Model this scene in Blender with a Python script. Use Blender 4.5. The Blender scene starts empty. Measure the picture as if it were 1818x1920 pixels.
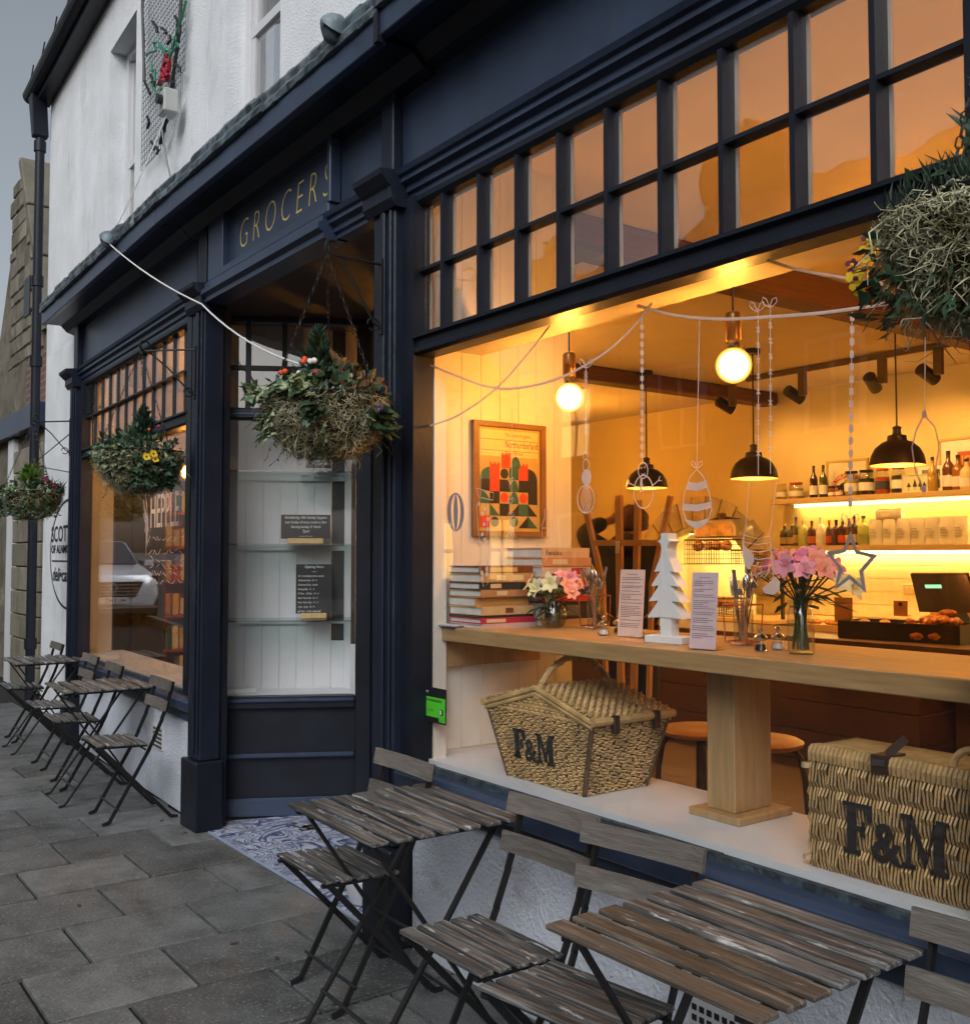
import bpy, bmesh, math, random
from mathutils import Matrix, Vector, noise as mnoise
rnd = random.Random(7)
SC = bpy.context.scene
COL = SC.collection

# ------------------------------------------------------------------ camera
F_PX, CU, CV = 1900.0, 909.0, 960.0            # focal length and centre in photo pixels
YAW, PITCH, EYE = math.radians(36.17), math.radians(2.5), 1.5
FH = Vector((-math.cos(YAW), math.sin(YAW), 0))
RIGHT = Vector((math.sin(YAW), math.cos(YAW), 0))
FWD = FH * math.cos(PITCH) + Vector((0, 0, math.sin(PITCH)))
UP = -FH * math.sin(PITCH) + Vector((0, 0, math.cos(PITCH)))
cam_data = bpy.data.cameras.new('camera'); cam = bpy.data.objects.new('camera', cam_data); COL.objects.link(cam)
rot = Matrix((RIGHT, UP, -FWD)).transposed().to_4x4()
cam.matrix_world = Matrix.Translation((0, 0, EYE)) @ rot
cam_data.sensor_fit = 'HORIZONTAL'; cam_data.sensor_width = 36.0; cam_data.lens = 36.0 * F_PX / 1818.0
cam_data.clip_start = 0.05; cam_data.clip_end = 500
SC.camera = cam

# ------------------------------------------------------------------ sky, sun, exposure
SUN_EL, SUN_ROT = math.radians(38), math.radians(140)
world = bpy.data.worlds.new('World'); SC.world = world; world.use_nodes = True
wn = world.node_tree; wn.nodes.clear()
sky = wn.nodes.new('ShaderNodeTexSky'); sky.sky_type = 'NISHITA'; sky.sun_disc = False
sky.sun_elevation = SUN_EL; sky.sun_rotation = SUN_ROT; sky.air_density = 1.0; sky.dust_density = 4.0; sky.ozone_density = 1.0
hsv = wn.nodes.new('ShaderNodeHueSaturation'); hsv.inputs['Hue'].default_value = 0.485; hsv.inputs['Saturation'].default_value = 0.38
bg = wn.nodes.new('ShaderNodeBackground'); bg.inputs['Strength'].default_value = 0.072
wo = wn.nodes.new('ShaderNodeOutputWorld')
wn.links.new(sky.outputs[0], hsv.inputs['Color']); wn.links.new(hsv.outputs[0], bg.inputs[0]); wn.links.new(bg.outputs[0], wo.inputs[0])
sd = bpy.data.lights.new('sun', 'SUN'); sd.energy = 0.85; sd.angle = math.radians(42); sd.color = (.90, .96, 1)
sun = bpy.data.objects.new('sun', sd); COL.objects.link(sun)
# direction towards the sun: Nishita rotation is measured from +Y, clockwise seen from above
sdir = Vector((math.sin(SUN_ROT) * math.cos(SUN_EL), math.cos(SUN_ROT) * math.cos(SUN_EL), math.sin(SUN_EL)))
sun.rotation_euler = sdir.to_track_quat('Z', 'Y').to_euler()
SC.view_settings.view_transform = 'Standard'; SC.view_settings.look = 'None'
SC.view_settings.exposure = 0.72; SC.view_settings.gamma = 1.0; SC.view_settings.use_curve_mapping = False
SC.render.engine = 'CYCLES'
SC.cycles.use_denoising = True
SC.cycles.max_bounces = 8; SC.cycles.transparent_max_bounces = 24; SC.cycles.caustics_reflective = False; SC.cycles.caustics_refractive = False
SC.cycles.sample_clamp_indirect = 4.0

# ------------------------------------------------------------------ measuring helpers: a pixel of the photograph to a point on a real plane
def ray(u, v): return FWD + RIGHT * ((u - CU) / F_PX) + UP * ((CV - v) / F_PX)
E0 = Vector((0, 0, EYE))
def T(u, v, t): return E0 + ray(u, v) * t
def Y(u, v, y): d = ray(u, v); return E0 + d * (y / d.y)
def X(u, v, x): d = ray(u, v); return E0 + d * (x / d.x)
def Z(u, v, z): d = ray(u, v); return E0 + d * ((z - EYE) / d.z)
BEND = math.radians(2.0)                       # the left half of the building turns away by this much
PIV = Vector((-5.72, 2.10, 0))
XL = Matrix.Translation(PIV) @ Matrix.Rotation(-BEND, 4, 'Z') @ Matrix.Translation(-PIV)
XLI = XL.inverted()
def YL(u, v, y):                               # plane y of the left bay, answer in the bay's own unbent coordinates
    o = XLI @ E0; d = XLI.to_3x3() @ ray(u, v)
    return o + d * ((y - o.y) / d.y)

# ------------------------------------------------------------------ materials
MATS = {}
def nodes_of(m): return m.node_tree.nodes, m.node_tree.links
def mat(name, col, rough=.6, var=.12, scale=6., bump=0., bscale=40., metal=0., col2=None, spec=.5, stretch=(1, 1, 1), rand=0., thr=None, emit=None, trans=0., coord='Object', detail=6.):
    """principled material with noise colour variation, optional second colour patches (thr=(lo,hi)), bump and per-object variation"""
    if name in MATS: return MATS[name]
    m = bpy.data.materials.new(name); m.use_nodes = True; MATS[name] = m
    n, l = nodes_of(m); b = n['Principled BSDF']
    b.inputs['Roughness'].default_value = rough; b.inputs['Metallic'].default_value = metal; b.inputs['Specular IOR Level'].default_value = spec
    tc = n.new('ShaderNodeTexCoord'); mp = n.new('ShaderNodeMapping'); mp.inputs['Scale'].default_value = stretch
    oi = n.new('ShaderNodeObjectInfo')
    ml = n.new('ShaderNodeVectorMath'); ml.operation = 'ADD'
    mu = n.new('ShaderNodeMath'); mu.operation = 'MULTIPLY'; mu.inputs[1].default_value = 37.0 if rand >= 0 else 0
    l.new(oi.outputs['Random'], mu.inputs[0]); l.new(tc.outputs[coord], ml.inputs[0]); l.new(mu.outputs[0], ml.inputs[1]); l.new(ml.outputs[0], mp.inputs[0])
    ns = n.new('ShaderNodeTexNoise'); ns.inputs['Scale'].default_value = scale; ns.inputs['Detail'].default_value = detail; ns.inputs['Roughness'].default_value = .6
    l.new(mp.outputs[0], ns.inputs['Vector'])
    rp = n.new('ShaderNodeValToRGB'); e = rp.color_ramp.elements
    if col2 is None:
        e[0].position = .3; e[1].position = .7
        e[0].color = [max(0, c * (1 - var)) for c in col] + [1]; e[1].color = [min(1, c * (1 + var)) for c in col] + [1]
    else:
        lo, hi = thr or (.4, .6); e[0].position = lo; e[1].position = hi; e[0].color = list(col) + [1]; e[1].color = list(col2) + [1]
    l.new(ns.outputs['Fac'], rp.inputs[0]); out = rp.outputs[0]
    if rand > 0:
        hs = n.new('ShaderNodeHueSaturation'); mr = n.new('ShaderNodeMapRange'); mr.inputs[3].default_value = 1 - rand; mr.inputs[4].default_value = 1 + rand
        l.new(oi.outputs['Random'], mr.inputs[0]); l.new(mr.outputs[0], hs.inputs['Value']); l.new(out, hs.inputs['Color']); out = hs.outputs[0]
    l.new(out, b.inputs['Base Color'])
    if bump:
        nb = n.new('ShaderNodeTexNoise'); nb.inputs['Scale'].default_value = bscale; nb.inputs['Detail'].default_value = 4
        l.new(mp.outputs[0], nb.inputs['Vector']); bp = n.new('ShaderNodeBump'); bp.inputs['Strength'].default_value = bump; bp.inputs['Distance'].default_value = .01
        l.new(nb.outputs['Fac'], bp.inputs['Height']); l.new(bp.outputs[0], b.inputs['Normal'])
    if emit: b.inputs['Emission Color'].default_value = list(emit[0]) + [1]; b.inputs['Emission Strength'].default_value = emit[1]
    if trans: b.inputs['Transmission Weight'].default_value = trans
    return m
def layer_stain(m, col, scale, lo, hi, stretch=(1, 1, 1), amount=1., seed=0., objrand=False):
    """mixes a stain / worn patch colour over the base colour through a thresholded noise"""
    n, l = nodes_of(m); b = n['Principled BSDF']; src = b.inputs['Base Color'].links[0].from_socket
    tc = n.new('ShaderNodeTexCoord'); mp = n.new('ShaderNodeMapping'); mp.inputs['Scale'].default_value = stretch; mp.inputs['Location'].default_value = (seed, seed * .7, seed * 1.3)
    if objrand:
        oi = n.new('ShaderNodeObjectInfo'); ad = n.new('ShaderNodeVectorMath'); mu = n.new('ShaderNodeMath'); mu.operation = 'MULTIPLY'; mu.inputs[1].default_value = 53
        l.new(oi.outputs['Random'], mu.inputs[0]); l.new(tc.outputs['Object'], ad.inputs[0]); l.new(mu.outputs[0], ad.inputs[1]); l.new(ad.outputs[0], mp.inputs[0])
    else: l.new(tc.outputs['Object'], mp.inputs[0])
    ns = n.new('ShaderNodeTexNoise'); ns.inputs['Scale'].default_value = scale; ns.inputs['Detail'].default_value = 7; ns.inputs['Roughness'].default_value = .65; l.new(mp.outputs[0], ns.inputs['Vector'])
    rp = n.new('ShaderNodeValToRGB'); rp.color_ramp.elements[0].position = lo; rp.color_ramp.elements[1].position = hi
    rp.color_ramp.elements[0].color = (0, 0, 0, 1); rp.color_ramp.elements[1].color = (amount, amount, amount, 1)
    l.new(ns.outputs['Fac'], rp.inputs[0]); mx = n.new('ShaderNodeMix'); mx.data_type = 'RGBA'
    l.new(rp.outputs[0], mx.inputs[0]); l.new(src, mx.inputs[6]); mx.inputs[7].default_value = list(col) + [1]; l.new(mx.outputs[2], b.inputs['Base Color'])
    return m
def emission(name, col, st):
    m = bpy.data.materials.new(name); m.use_nodes = True; n, l = nodes_of(m); n.clear()
    e = n.new('ShaderNodeEmission'); e.inputs[0].default_value = list(col) + [1]; e.inputs[1].default_value = st
    o = n.new('ShaderNodeOutputMaterial'); l.new(e.outputs[0], o.inputs[0]); MATS[name] = m; return m
def glass(name, r0=.05, tint=(1, 1, 1), rough=0.0, wob=.03):
    """clear sheet glass: transparent with a Schlick mirror reflection that works from both sides"""
    m = bpy.data.materials.new(name); m.use_nodes = True; n, l = nodes_of(m); n.clear(); MATS[name] = m
    g = n.new('ShaderNodeNewGeometry'); d = n.new('ShaderNodeVectorMath'); d.operation = 'DOT_PRODUCT'
    l.new(g.outputs['Normal'], d.inputs[0]); l.new(g.outputs['Incoming'], d.inputs[1])
    def M(op, a, b=None):
        q = n.new('ShaderNodeMath'); q.operation = op
        for i, s in enumerate((a, b)):
            if s is None: continue
            if isinstance(s, (int, float)): q.inputs[i].default_value = s
            else: l.new(s, q.inputs[i])
        return q.outputs[0]
    c = M('ABSOLUTE', d.outputs['Value']); p = M('POWER', M('SUBTRACT', 1.0, c), 5.0); f = M('ADD', M('MULTIPLY', p, 1 - r0), r0)
    tr = n.new('ShaderNodeBsdfTransparent'); tr.inputs[0].default_value = list(tint) + [1]
    gl = n.new('ShaderNodeBsdfGlossy'); gl.inputs['Roughness'].default_value = rough
    tc = n.new('ShaderNodeTexCoord'); nz = n.new('ShaderNodeTexNoise'); nz.inputs['Scale'].default_value = 3.0; l.new(tc.outputs['Object'], nz.inputs['Vector'])
    bp = n.new('ShaderNodeBump'); bp.inputs['Strength'].default_value = wob; bp.inputs['Distance'].default_value = .02; l.new(nz.outputs['Fac'], bp.inputs['Height']); l.new(bp.outputs[0], gl.inputs['Normal'])
    mx = n.new('ShaderNodeMixShader'); o = n.new('ShaderNodeOutputMaterial')
    l.new(f, mx.inputs[0]); l.new(tr.outputs[0], mx.inputs[1]); l.new(gl.outputs[0], mx.inputs[2]); l.new(mx.outputs[0], o.inputs[0])
    return m

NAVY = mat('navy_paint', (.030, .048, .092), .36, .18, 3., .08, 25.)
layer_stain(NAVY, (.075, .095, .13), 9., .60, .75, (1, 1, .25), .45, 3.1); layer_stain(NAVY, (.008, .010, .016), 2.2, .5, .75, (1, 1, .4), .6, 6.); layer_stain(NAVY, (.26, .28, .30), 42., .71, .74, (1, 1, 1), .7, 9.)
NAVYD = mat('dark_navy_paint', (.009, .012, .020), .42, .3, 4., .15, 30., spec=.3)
NAVYM = mat('shaded_navy_paint', (.011, .016, .029), .42, .3, 4., .25, 30., spec=.3); layer_stain(NAVYM, (.075, .095, .13), 9., .62, .75, (1, 1, .25), .45, 3.1); layer_stain(NAVYM, (.24, .26, .28), 40., .71, .74, (1, 1, 1), .7, 9.)  # same navy as the frieze, the pilasters' shaded look put into its colour
RENDER = mat('white_render', (.76, .79, .82), .9, .10, 2.2, .55, 90.)
layer_stain(RENDER, (.36, .38, .40), 1.7, .56, .78, (1, 1, .5), .7, 1.2)
layer_stain(RENDER, (.25, .26, .27), 5.5, .64, .78, (1.6, 1.6, .16), .6, 5.2); layer_stain(RENDER, (.30, .31, .32), 40., .66, .74, (1, 1, 1), .6, 2.)
LOWWALL = mat('painted_roughcast', (.64, .69, .78), .6, .08, 3., .8, 80.)
layer_stain(LOWWALL, (.13, .13, .13), 75., .64, .70, (1, 1, 1), .8, 8.); layer_stain(LOWWALL, (.22, .20, .17), 2.4, .58, .75, (1, 1, 1.2), .8, 2.2)
WHITEP = mat('white_paint', (.62, .63, .65), .5, .04, 5., .03, 30.)
WHITEW = mat('white_woodwork', (.72, .68, .60), .55, .05, 5., .05, 30.)
IWALL = mat('shop_wall_paint', (.60, .47, .20), .85, .05, 3., .05, 60.)
ICEIL = mat('shop_ceiling_paint', (.70, .58, .36), .9, .04, 3.)
IFLOOR = mat('shop_floorboards', (.05, .032, .02), .5, .3, 3., .1, 20., stretch=(1, 8, 1))
OAK = mat('oak_worktop', (.42, .26, .11), .42, .22, 5., .08, 30., stretch=(1, 12, 12))
OAKP = mat('oak_post', (.40, .25, .11), .5, .2, 5., .08, 30., stretch=(12, 12, 1))
DBEAM = mat('dark_beam_oak', (.10, .036, .013), .6, .3, 4., .2, 20., stretch=(10, 1, 10))
STEEL = mat('black_steel', (.012, .012, .013), .45, .2, 12., .05, 50., spec=.4)
COPPER = mat('copper_wire', (.75, .33, .20), .25, .08, 9., metal=1.)
CHROME = mat('cutlery_steel', (.55, .55, .56), .18, .1, 8., metal=1.)
BLACK = mat('black_plastic', (.015, .015, .016), .4, .2, 9.)
SLAT = mat('weathered_slat', (.056, .057, .056), .55, .65, 3., .4, 9., stretch=(2.2, 34, 34), rand=.45)
layer_stain(SLAT, (.31, .31, .30), 3.4, .47, .68, (1.0, 24, 24), .85, 4.1, True)
layer_stain(SLAT, (.55, .55, .53), 7., .60, .66, (1.0, 6, 6), .9, 9.3, True)
SLATB = mat('weathered_back_slat', (.125, .110, .096), .65, .3, 3., .3, 9., stretch=(2.2, 34, 34), rand=.25)
layer_stain(SLATB, (.26, .25, .23), 3., .55, .75, (1.6, 14, 14), .6, 2.7, True)
PAVE = mat('paving_stone', (.128, .135, .135), .58, .30, 7., .6, 70., rand=.26)
layer_stain(PAVE, (.030, .030, .027), 2.6, .48, .70, (1, 1, 1), .8, 1., True)
layer_stain(PAVE, (.02, .02, .02), 11., .70, .73, (1, 1, 1), .8, 3., True); layer_stain(PAVE, (.30, .30, .29), 75., .56, .64, (1, 1, 1), .7, 7., True); layer_stain(PAVE, (.03, .03, .03), 90., .60, .66, (1, 1, 1), .7, 2., True)
GROUT = mat('dark_joint', (.012, .012, .011), .95, .2, 20., .2, 60.)
ASPH = mat('asphalt', (.05, .05, .052), .8, .2, 30., .3, 120.)
WICK = mat('willow', (.52, .34, .14), .5, .40, 14., .1, 60.)
WICKD = mat('willow_dark', (.10, .062, .026), .6, .3, 14., .1, 60.)
GLASS = glass('window_glass', .055)
GLASSO = glass('old_window_glass', .13, wob=.10); GLASSC = glass('case_glass', .03); GLASSR = glass('left_plate_glass', .14, wob=.006)
GLASSV = glass('vessel_glass', .08, (.94, .95, .93))
def ink(name, col):
    m = mat(name, col, .8, .06, 30.); n, l = nodes_of(m); b = n['Principled BSDF']; t = n.new('ShaderNodeBsdfTranslucent'); t.inputs[0].default_value = list(col) + [1]
    mx = n.new('ShaderNodeMixShader'); mx.inputs[0].default_value = .55; o = [q for q in n if q.type == 'OUTPUT_MATERIAL'][0]
    l.new(b.outputs[0], mx.inputs[1]); l.new(t.outputs[0], mx.inputs[2]); l.new(mx.outputs[0], o.inputs[0]); return m
INK = ink('white_window_paint', (.88, .82, .80)); INKB = ink('blue_grey_window_paint', (.44, .46, .53))
LEAD = mat('lead_flashing', (.10, .135, .16), .5, .4, 9., .5, 14., metal=.15)
layer_stain(LEAD, (.33, .40, .43), 8., .52, .7, (1, 1, 1), .8, 1.7)
GOLD = mat('gold_leaf', (.80, .62, .20), .35, .1, 20., metal=.3)
STONE = mat('sandstone', (.185, .170, .130), .9, .25, 3., .5, 25., rand=.22)
layer_stain(STONE, (.10, .085, .06), 3., .55, .75, (1, 1, 1), .8, 3., True)
CHALKB = mat('chalk_board', (.008, .008, .009), .7, .2, 9.)
CHALK = mat('chalk_line', (.75, .75, .74), .9, .1, 30.)
LWOOD = mat('pale_wood', (.55, .38, .15), .55, .12, 6., stretch=(1, 8, 8))
COPIN = mat('copper_lining', (.70, .33, .14), .35, .1, 9., metal=.8)
LEAF = mat('dark_leaf', (.028, .060, .028), .5, .5, 30.)
LEAFV = mat('variegated_leaf', (.05, .105, .045), .5, .3, 30., col2=(.36, .40, .22), thr=(.48, .58))
LEAFY = mat('yellow_green_leaf', (.11, .15, .035), .5, .4, 30.)
MOSS = mat('straw_moss', (.13, .125, .05), .95, .5, 16., col2=(.55, .53, .36), thr=(.38, .66))
MOSSB = mat('moss_bed', (.028, .028, .012), .95, .5, 18., .8, 40.)
def paint(name, col, rough=.5, var=.08): return mat(name, col, rough, var, 12.)

# ------------------------------------------------------------------ mesh builder
class MB:
    def __init__(s): s.v, s.f = [], []
    def add(s, vs, fs):
        o = len(s.v); s.v += [Vector(p) for p in vs]; s.f += [[i + o for i in f] for f in fs]; return s
    def box(s, x0, x1, y0, y1, z0, z1):
        vs = [(x, y, z) for x in (x0, x1) for y in (y0, y1) for z in (z0, z1)]
        return s.add(vs, [(0, 1, 3, 2), (4, 6, 7, 5), (0, 4, 5, 1), (2, 3, 7, 6), (0, 2, 6, 4), (1, 5, 7, 3)])
    def obox(s, c, ax, ay, az):                       # centre and three half-axis vectors
        c, ax, ay, az = Vector(c), Vector(ax), Vector(ay), Vector(az)
        vs = [c + ax * i + ay * j + az * k for i in (-1, 1) for j in (-1, 1) for k in (-1, 1)]
        if ax.cross(ay).dot(az) < 0: vs = [c + ax * i + ay * j + az * k for i in (1, -1) for j in (-1, 1) for k in (-1, 1)]
        return s.add(vs, [(0, 1, 3, 2), (4, 6, 7, 5), (0, 4, 5, 1), (2, 3, 7, 6), (0, 2, 6, 4), (1, 5, 7, 3)])
    def bar(s, a, b, w, h, side=None):                # rectangular bar from a to b; w across 'side', h across the other
        a, b = Vector(a), Vector(b); d = b - a; L = d.length; d.normalize()
        sd = Vector(side) if side is not None else (Vector((0, 0, 1)) if abs(d.z) < .9 else Vector((1, 0, 0)))
        sd = (sd - d * sd.dot(d)).normalized(); o = d.cross(sd)
        return s.obox((a + b) / 2, d * L / 2, sd * w / 2, o * h / 2)
    def tube(s, pts, r, n=6, closed=False, cap=True, flat=None):
        pts = [Vector(p) for p in pts]; m = len(pts); rs = r if isinstance(r, (list, tuple)) else [r] * m
        base = len(s.v); prev = None
        for i, p in enumerate(pts):
            a = pts[(i - 1) % m] if (closed or i > 0) else p; b = pts[(i + 1) % m] if (closed or i < m - 1) else p
            d = (b - a).normalized() if (b - a).length > 1e-9 else Vector((0, 0, 1))
            if prev is None: u = d.orthogonal().normalized()
            else: u = prev - d * prev.dot(d); u = u.normalized() if u.length > 1e-6 else d.orthogonal().normalized()
            prev = u; w = d.cross(u)
            for k in range(n):
                t = 2 * math.pi * k / n; q = p + (u * math.cos(t) + w * math.sin(t)) * rs[i]
                if flat is not None:
                    fn = Vector(flat[0]); q = q - fn * ((q - p).dot(fn)) * (1 - flat[1])
                s.v.append(q)
        for i in range(m if closed else m - 1):
            j = (i + 1) % m
            for k in range(n):
                k2 = (k + 1) % n; s.f.append([base + i * n + k, base + i * n + k2, base + j * n + k2, base + j * n + k])
        if cap and not closed:
            s.f.append([base + k for k in reversed(range(n))]); s.f.append([base + (m - 1) * n + k for k in range(n)])
        return s
    def lathe(s, prof, c=(0, 0, 0), n=24, M=None):    # prof: (radius, height) from bottom to top
        c = Vector(c); base = len(s.v)
        for r, z in prof:
            for k in range(n):
                t = 2 * math.pi * k / n; q = Vector((r * math.cos(t), r * math.sin(t), z)); s.v.append((M @ q if M else q) + c)
        for i in range(len(prof) - 1):
            for k in range(n):
                k2 = (k + 1) % n; s.f.append([base + i * n + k, base + i * n + k2, base + (i + 1) * n + k2, base + (i + 1) * n + k])
        if prof[0][0] > 1e-4: s.f.append([base + k for k in reversed(range(n))])
        if prof[-1][0] > 1e-4: s.f.append([base + (len(prof) - 1) * n + k for k in range(n)])
        return s
    def extx(s, prof, x0, x1):                        # closed (y,z) profile swept along x
        n = len(prof); vs = [(x0, y, z) for y, z in prof] + [(x1, y, z) for y, z in prof]
        fs = [[i, (i + 1) % n, n + (i + 1) % n, n + i] for i in range(n)] + [list(reversed(range(n))), list(range(n, 2 * n))]
        return s.add(vs, fs)
    def prism(s, pts, d):                             # planar polygon (3D points) pushed along d
        n = len(pts); d = Vector(d); pts = [Vector(p) for p in pts]
        fs = [[i, (i + 1) % n, n + (i + 1) % n, n + i] for i in range(n)] + [list(reversed(range(n))), list(range(n, 2 * n))]
        return s.add(pts + [p + d for p in pts], fs)
    def sphere(s, c, r, n=12, m=8, sc=(1, 1, 1)):
        prof = [(max(1e-5, math.sin(math.pi * i / m)) * r, -math.cos(math.pi * i / m) * r) for i in range(m + 1)]
        return s.lathe(prof, c, n, Matrix.Diagonal(sc))
    def text(s, body, org, xd, up, size, depth=.001, align='LEFT', bold=0., shear=0., xs=1., spacing=1., fitw=None):
        cu = bpy.data.curves.new('lettering', 'FONT'); cu.body = body; cu.size = size; cu.align_x = align; cu.offset = bold; cu.shear = shear; cu.space_character = spacing
        cu.fill_mode = 'FRONT'; cu.resolution_u = 3
        ob = bpy.data.objects.new('lettering', cu); COL.objects.link(ob)
        dg = bpy.context.evaluated_depsgraph_get(); me = bpy.data.meshes.new_from_object(ob.evaluated_get(dg))
        xd, up = Vector(xd).normalized(), Vector(up).normalized(); nn = xd.cross(up); org = Vector(org)
        if fitw: xs = fitw / max(1e-6, max(p.co.x for p in me.vertices) - min(p.co.x for p in me.vertices))
        s.add([org + xd * (p.co.x * xs) + up * p.co.y + nn * depth for p in me.vertices], [list(p.vertices) for p in me.polygons])
        bpy.data.objects.remove(ob); bpy.data.meshes.remove(me); bpy.data.curves.remove(cu); return s
    def build(s, name, m, parent=None, xf=None, bevel=0., smooth=False, recalc=True, kind=None, label=None):
        me = bpy.data.meshes.new(name); vs = [xf @ p for p in s.v] if xf else s.v
        me.from_pydata([tuple(p) for p in vs], [], s.f)
        if recalc or bevel:
            bm = bmesh.new(); bm.from_mesh(me)
            if recalc: bmesh.ops.recalc_face_normals(bm, faces=bm.faces)
            if bevel:
                ed = [e for e in bm.edges if len(e.link_faces) == 2 and e.calc_face_angle(0) > .5]
                bmesh.ops.bevel(bm, geom=ed, offset=bevel, segments=1, affect='EDGES', clamp_overlap=True)
            bm.to_mesh(me); bm.free()
        if smooth:
            me.polygons.foreach_set('use_smooth', [True] * len(me.polygons)); me.set_sharp_from_angle(angle=math.radians(40))
        if m is not None: me.materials.append(m)
        o = bpy.data.objects.new(name, me); COL.objects.link(o)
        if parent is not None:
            o.parent = parent; o.matrix_parent_inverse = world_of(parent).inverted()
        if kind: o['kind'] = kind
        if label: o['label'] = label
        return o
def world_of(o):
    m = Matrix.LocRotScale(o.location, o.rotation_euler, o.scale)
    if o.parent: m = world_of(o.parent) @ o.matrix_parent_inverse @ m
    return m
def tag(o, label, cat, group=None, kind=None):
    o['label'] = label; o['category'] = cat
    if group: o['group'] = group
    if kind: o['kind'] = kind
    return o
def thing(name, label, cat, loc=(0, 0, 0), rz=0., group=None):
    o = bpy.data.objects.new(name, None); COL.objects.link(o); o.location = loc; o.rotation_euler = (0, 0, rz); o.empty_display_size = .1
    return tag(o, label, cat, group)
def struct(o): o['kind'] = 'structure'; return o
def kids(o): return [c for c in bpy.data.objects if c.parent == o]
def copy_thing(root, kidmap, loc, rz, label, group=None):
    r = root.copy(); COL.objects.link(r); r.location = loc; r.rotation_euler = (0, 0, rz); r['label'] = label
    if group: r['group'] = group
    for c in kidmap[root.name]:
        k = c.copy(); COL.objects.link(k); k.parent = r
        for g in kidmap.get(c.name, ()):
            q = g.copy(); COL.objects.link(q); q.parent = k
    return r
def arc(c, rx, ry, a0, a1, n, ux=(1, 0, 0), uy=(0, 0, 1)):
    c, ux, uy = Vector(c), Vector(ux), Vector(uy)
    return [c + ux * (rx * math.cos(a0 + (a1 - a0) * i / n)) + uy * (ry * math.sin(a0 + (a1 - a0) * i / n)) for i in range(n + 1)]
# ================================================================== ground
ground = struct(MB().box(-13.6, 14, -1.02, 2.9, -.10, -.016).prism([(-13.6, -1.02, -.10), (-13.6, -1.02, .0), (-40, -1.02, .88), (-40, -1.02, .78)], (0, 3.6, 0)).build('pavement', GROUT))
me_slab = MB().box(-.2098, .2098, -.2425, .2425, -.02, .002).build('paving_slab', PAVE, bevel=.003)
slab_mesh = me_slab.data; bpy.data.objects.remove(me_slab)
def slab(x, y, sx=1, sy=1):
    o = bpy.data.objects.new('paving_slab', slab_mesh); COL.objects.link(o); o.parent = ground
    o.location = (x, y, rnd.uniform(-.0025, .0025)); o.rotation_euler = (rnd.uniform(-.004, .004), rnd.uniform(-.004, .004), rnd.uniform(-.004, .004)); o.scale = (sx, sy, 1)
for i in range(-17, 13):
    xc = -3.715 + .4345 * i
    off = .08 if i % 2 == 0 else .33
    y0 = -1.0
    joints = [-1.0] + [j for j in [off - 1.25 + .5 * k for k in range(8)] if -.95 < j < 2.06] + [2.09 + (0.02 if xc > -5.7 else .0349 * (-5.7 - xc))]
    if -5.5 < xc < -3.6: joints = [j for j in joints[:-1] if j < 1.95] + [2.075]
    for a, b in zip(joints, joints[1:]):
        if b - a > .04: slab(xc, (a + b) / 2, rnd.uniform(.99, 1.004), (b - a - .008) / .492)
struct(MB().prism([(30, -7.6, -.3), (30, -7.6, -.125), (-9, -7.6, -.125), (-60, -7.6, 1.575), (-60, -7.6, -.3)], (0, 6.46, 0)).build('road', ASPH))
struct(MB().prism([(30, -1.14, -.3), (30, -1.14, 0), (-9, -1.14, 0), (-60, -1.14, 1.70), (-60, -1.14, -.3)], (0, .119, 0)).build('kerb', STONE, bevel=.01))
struct(MB().prism([(30, -12, -.3), (30, -12, -.01), (-9, -12, -.01), (-60, -12, 1.69), (-60, -12, -.3)], (0, 4.395, 0)).build('far_pavement', PAVE))
struct(MB().box(-160, 120, -160, 140, -.5, -.302).build('ground', ASPH))
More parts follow.
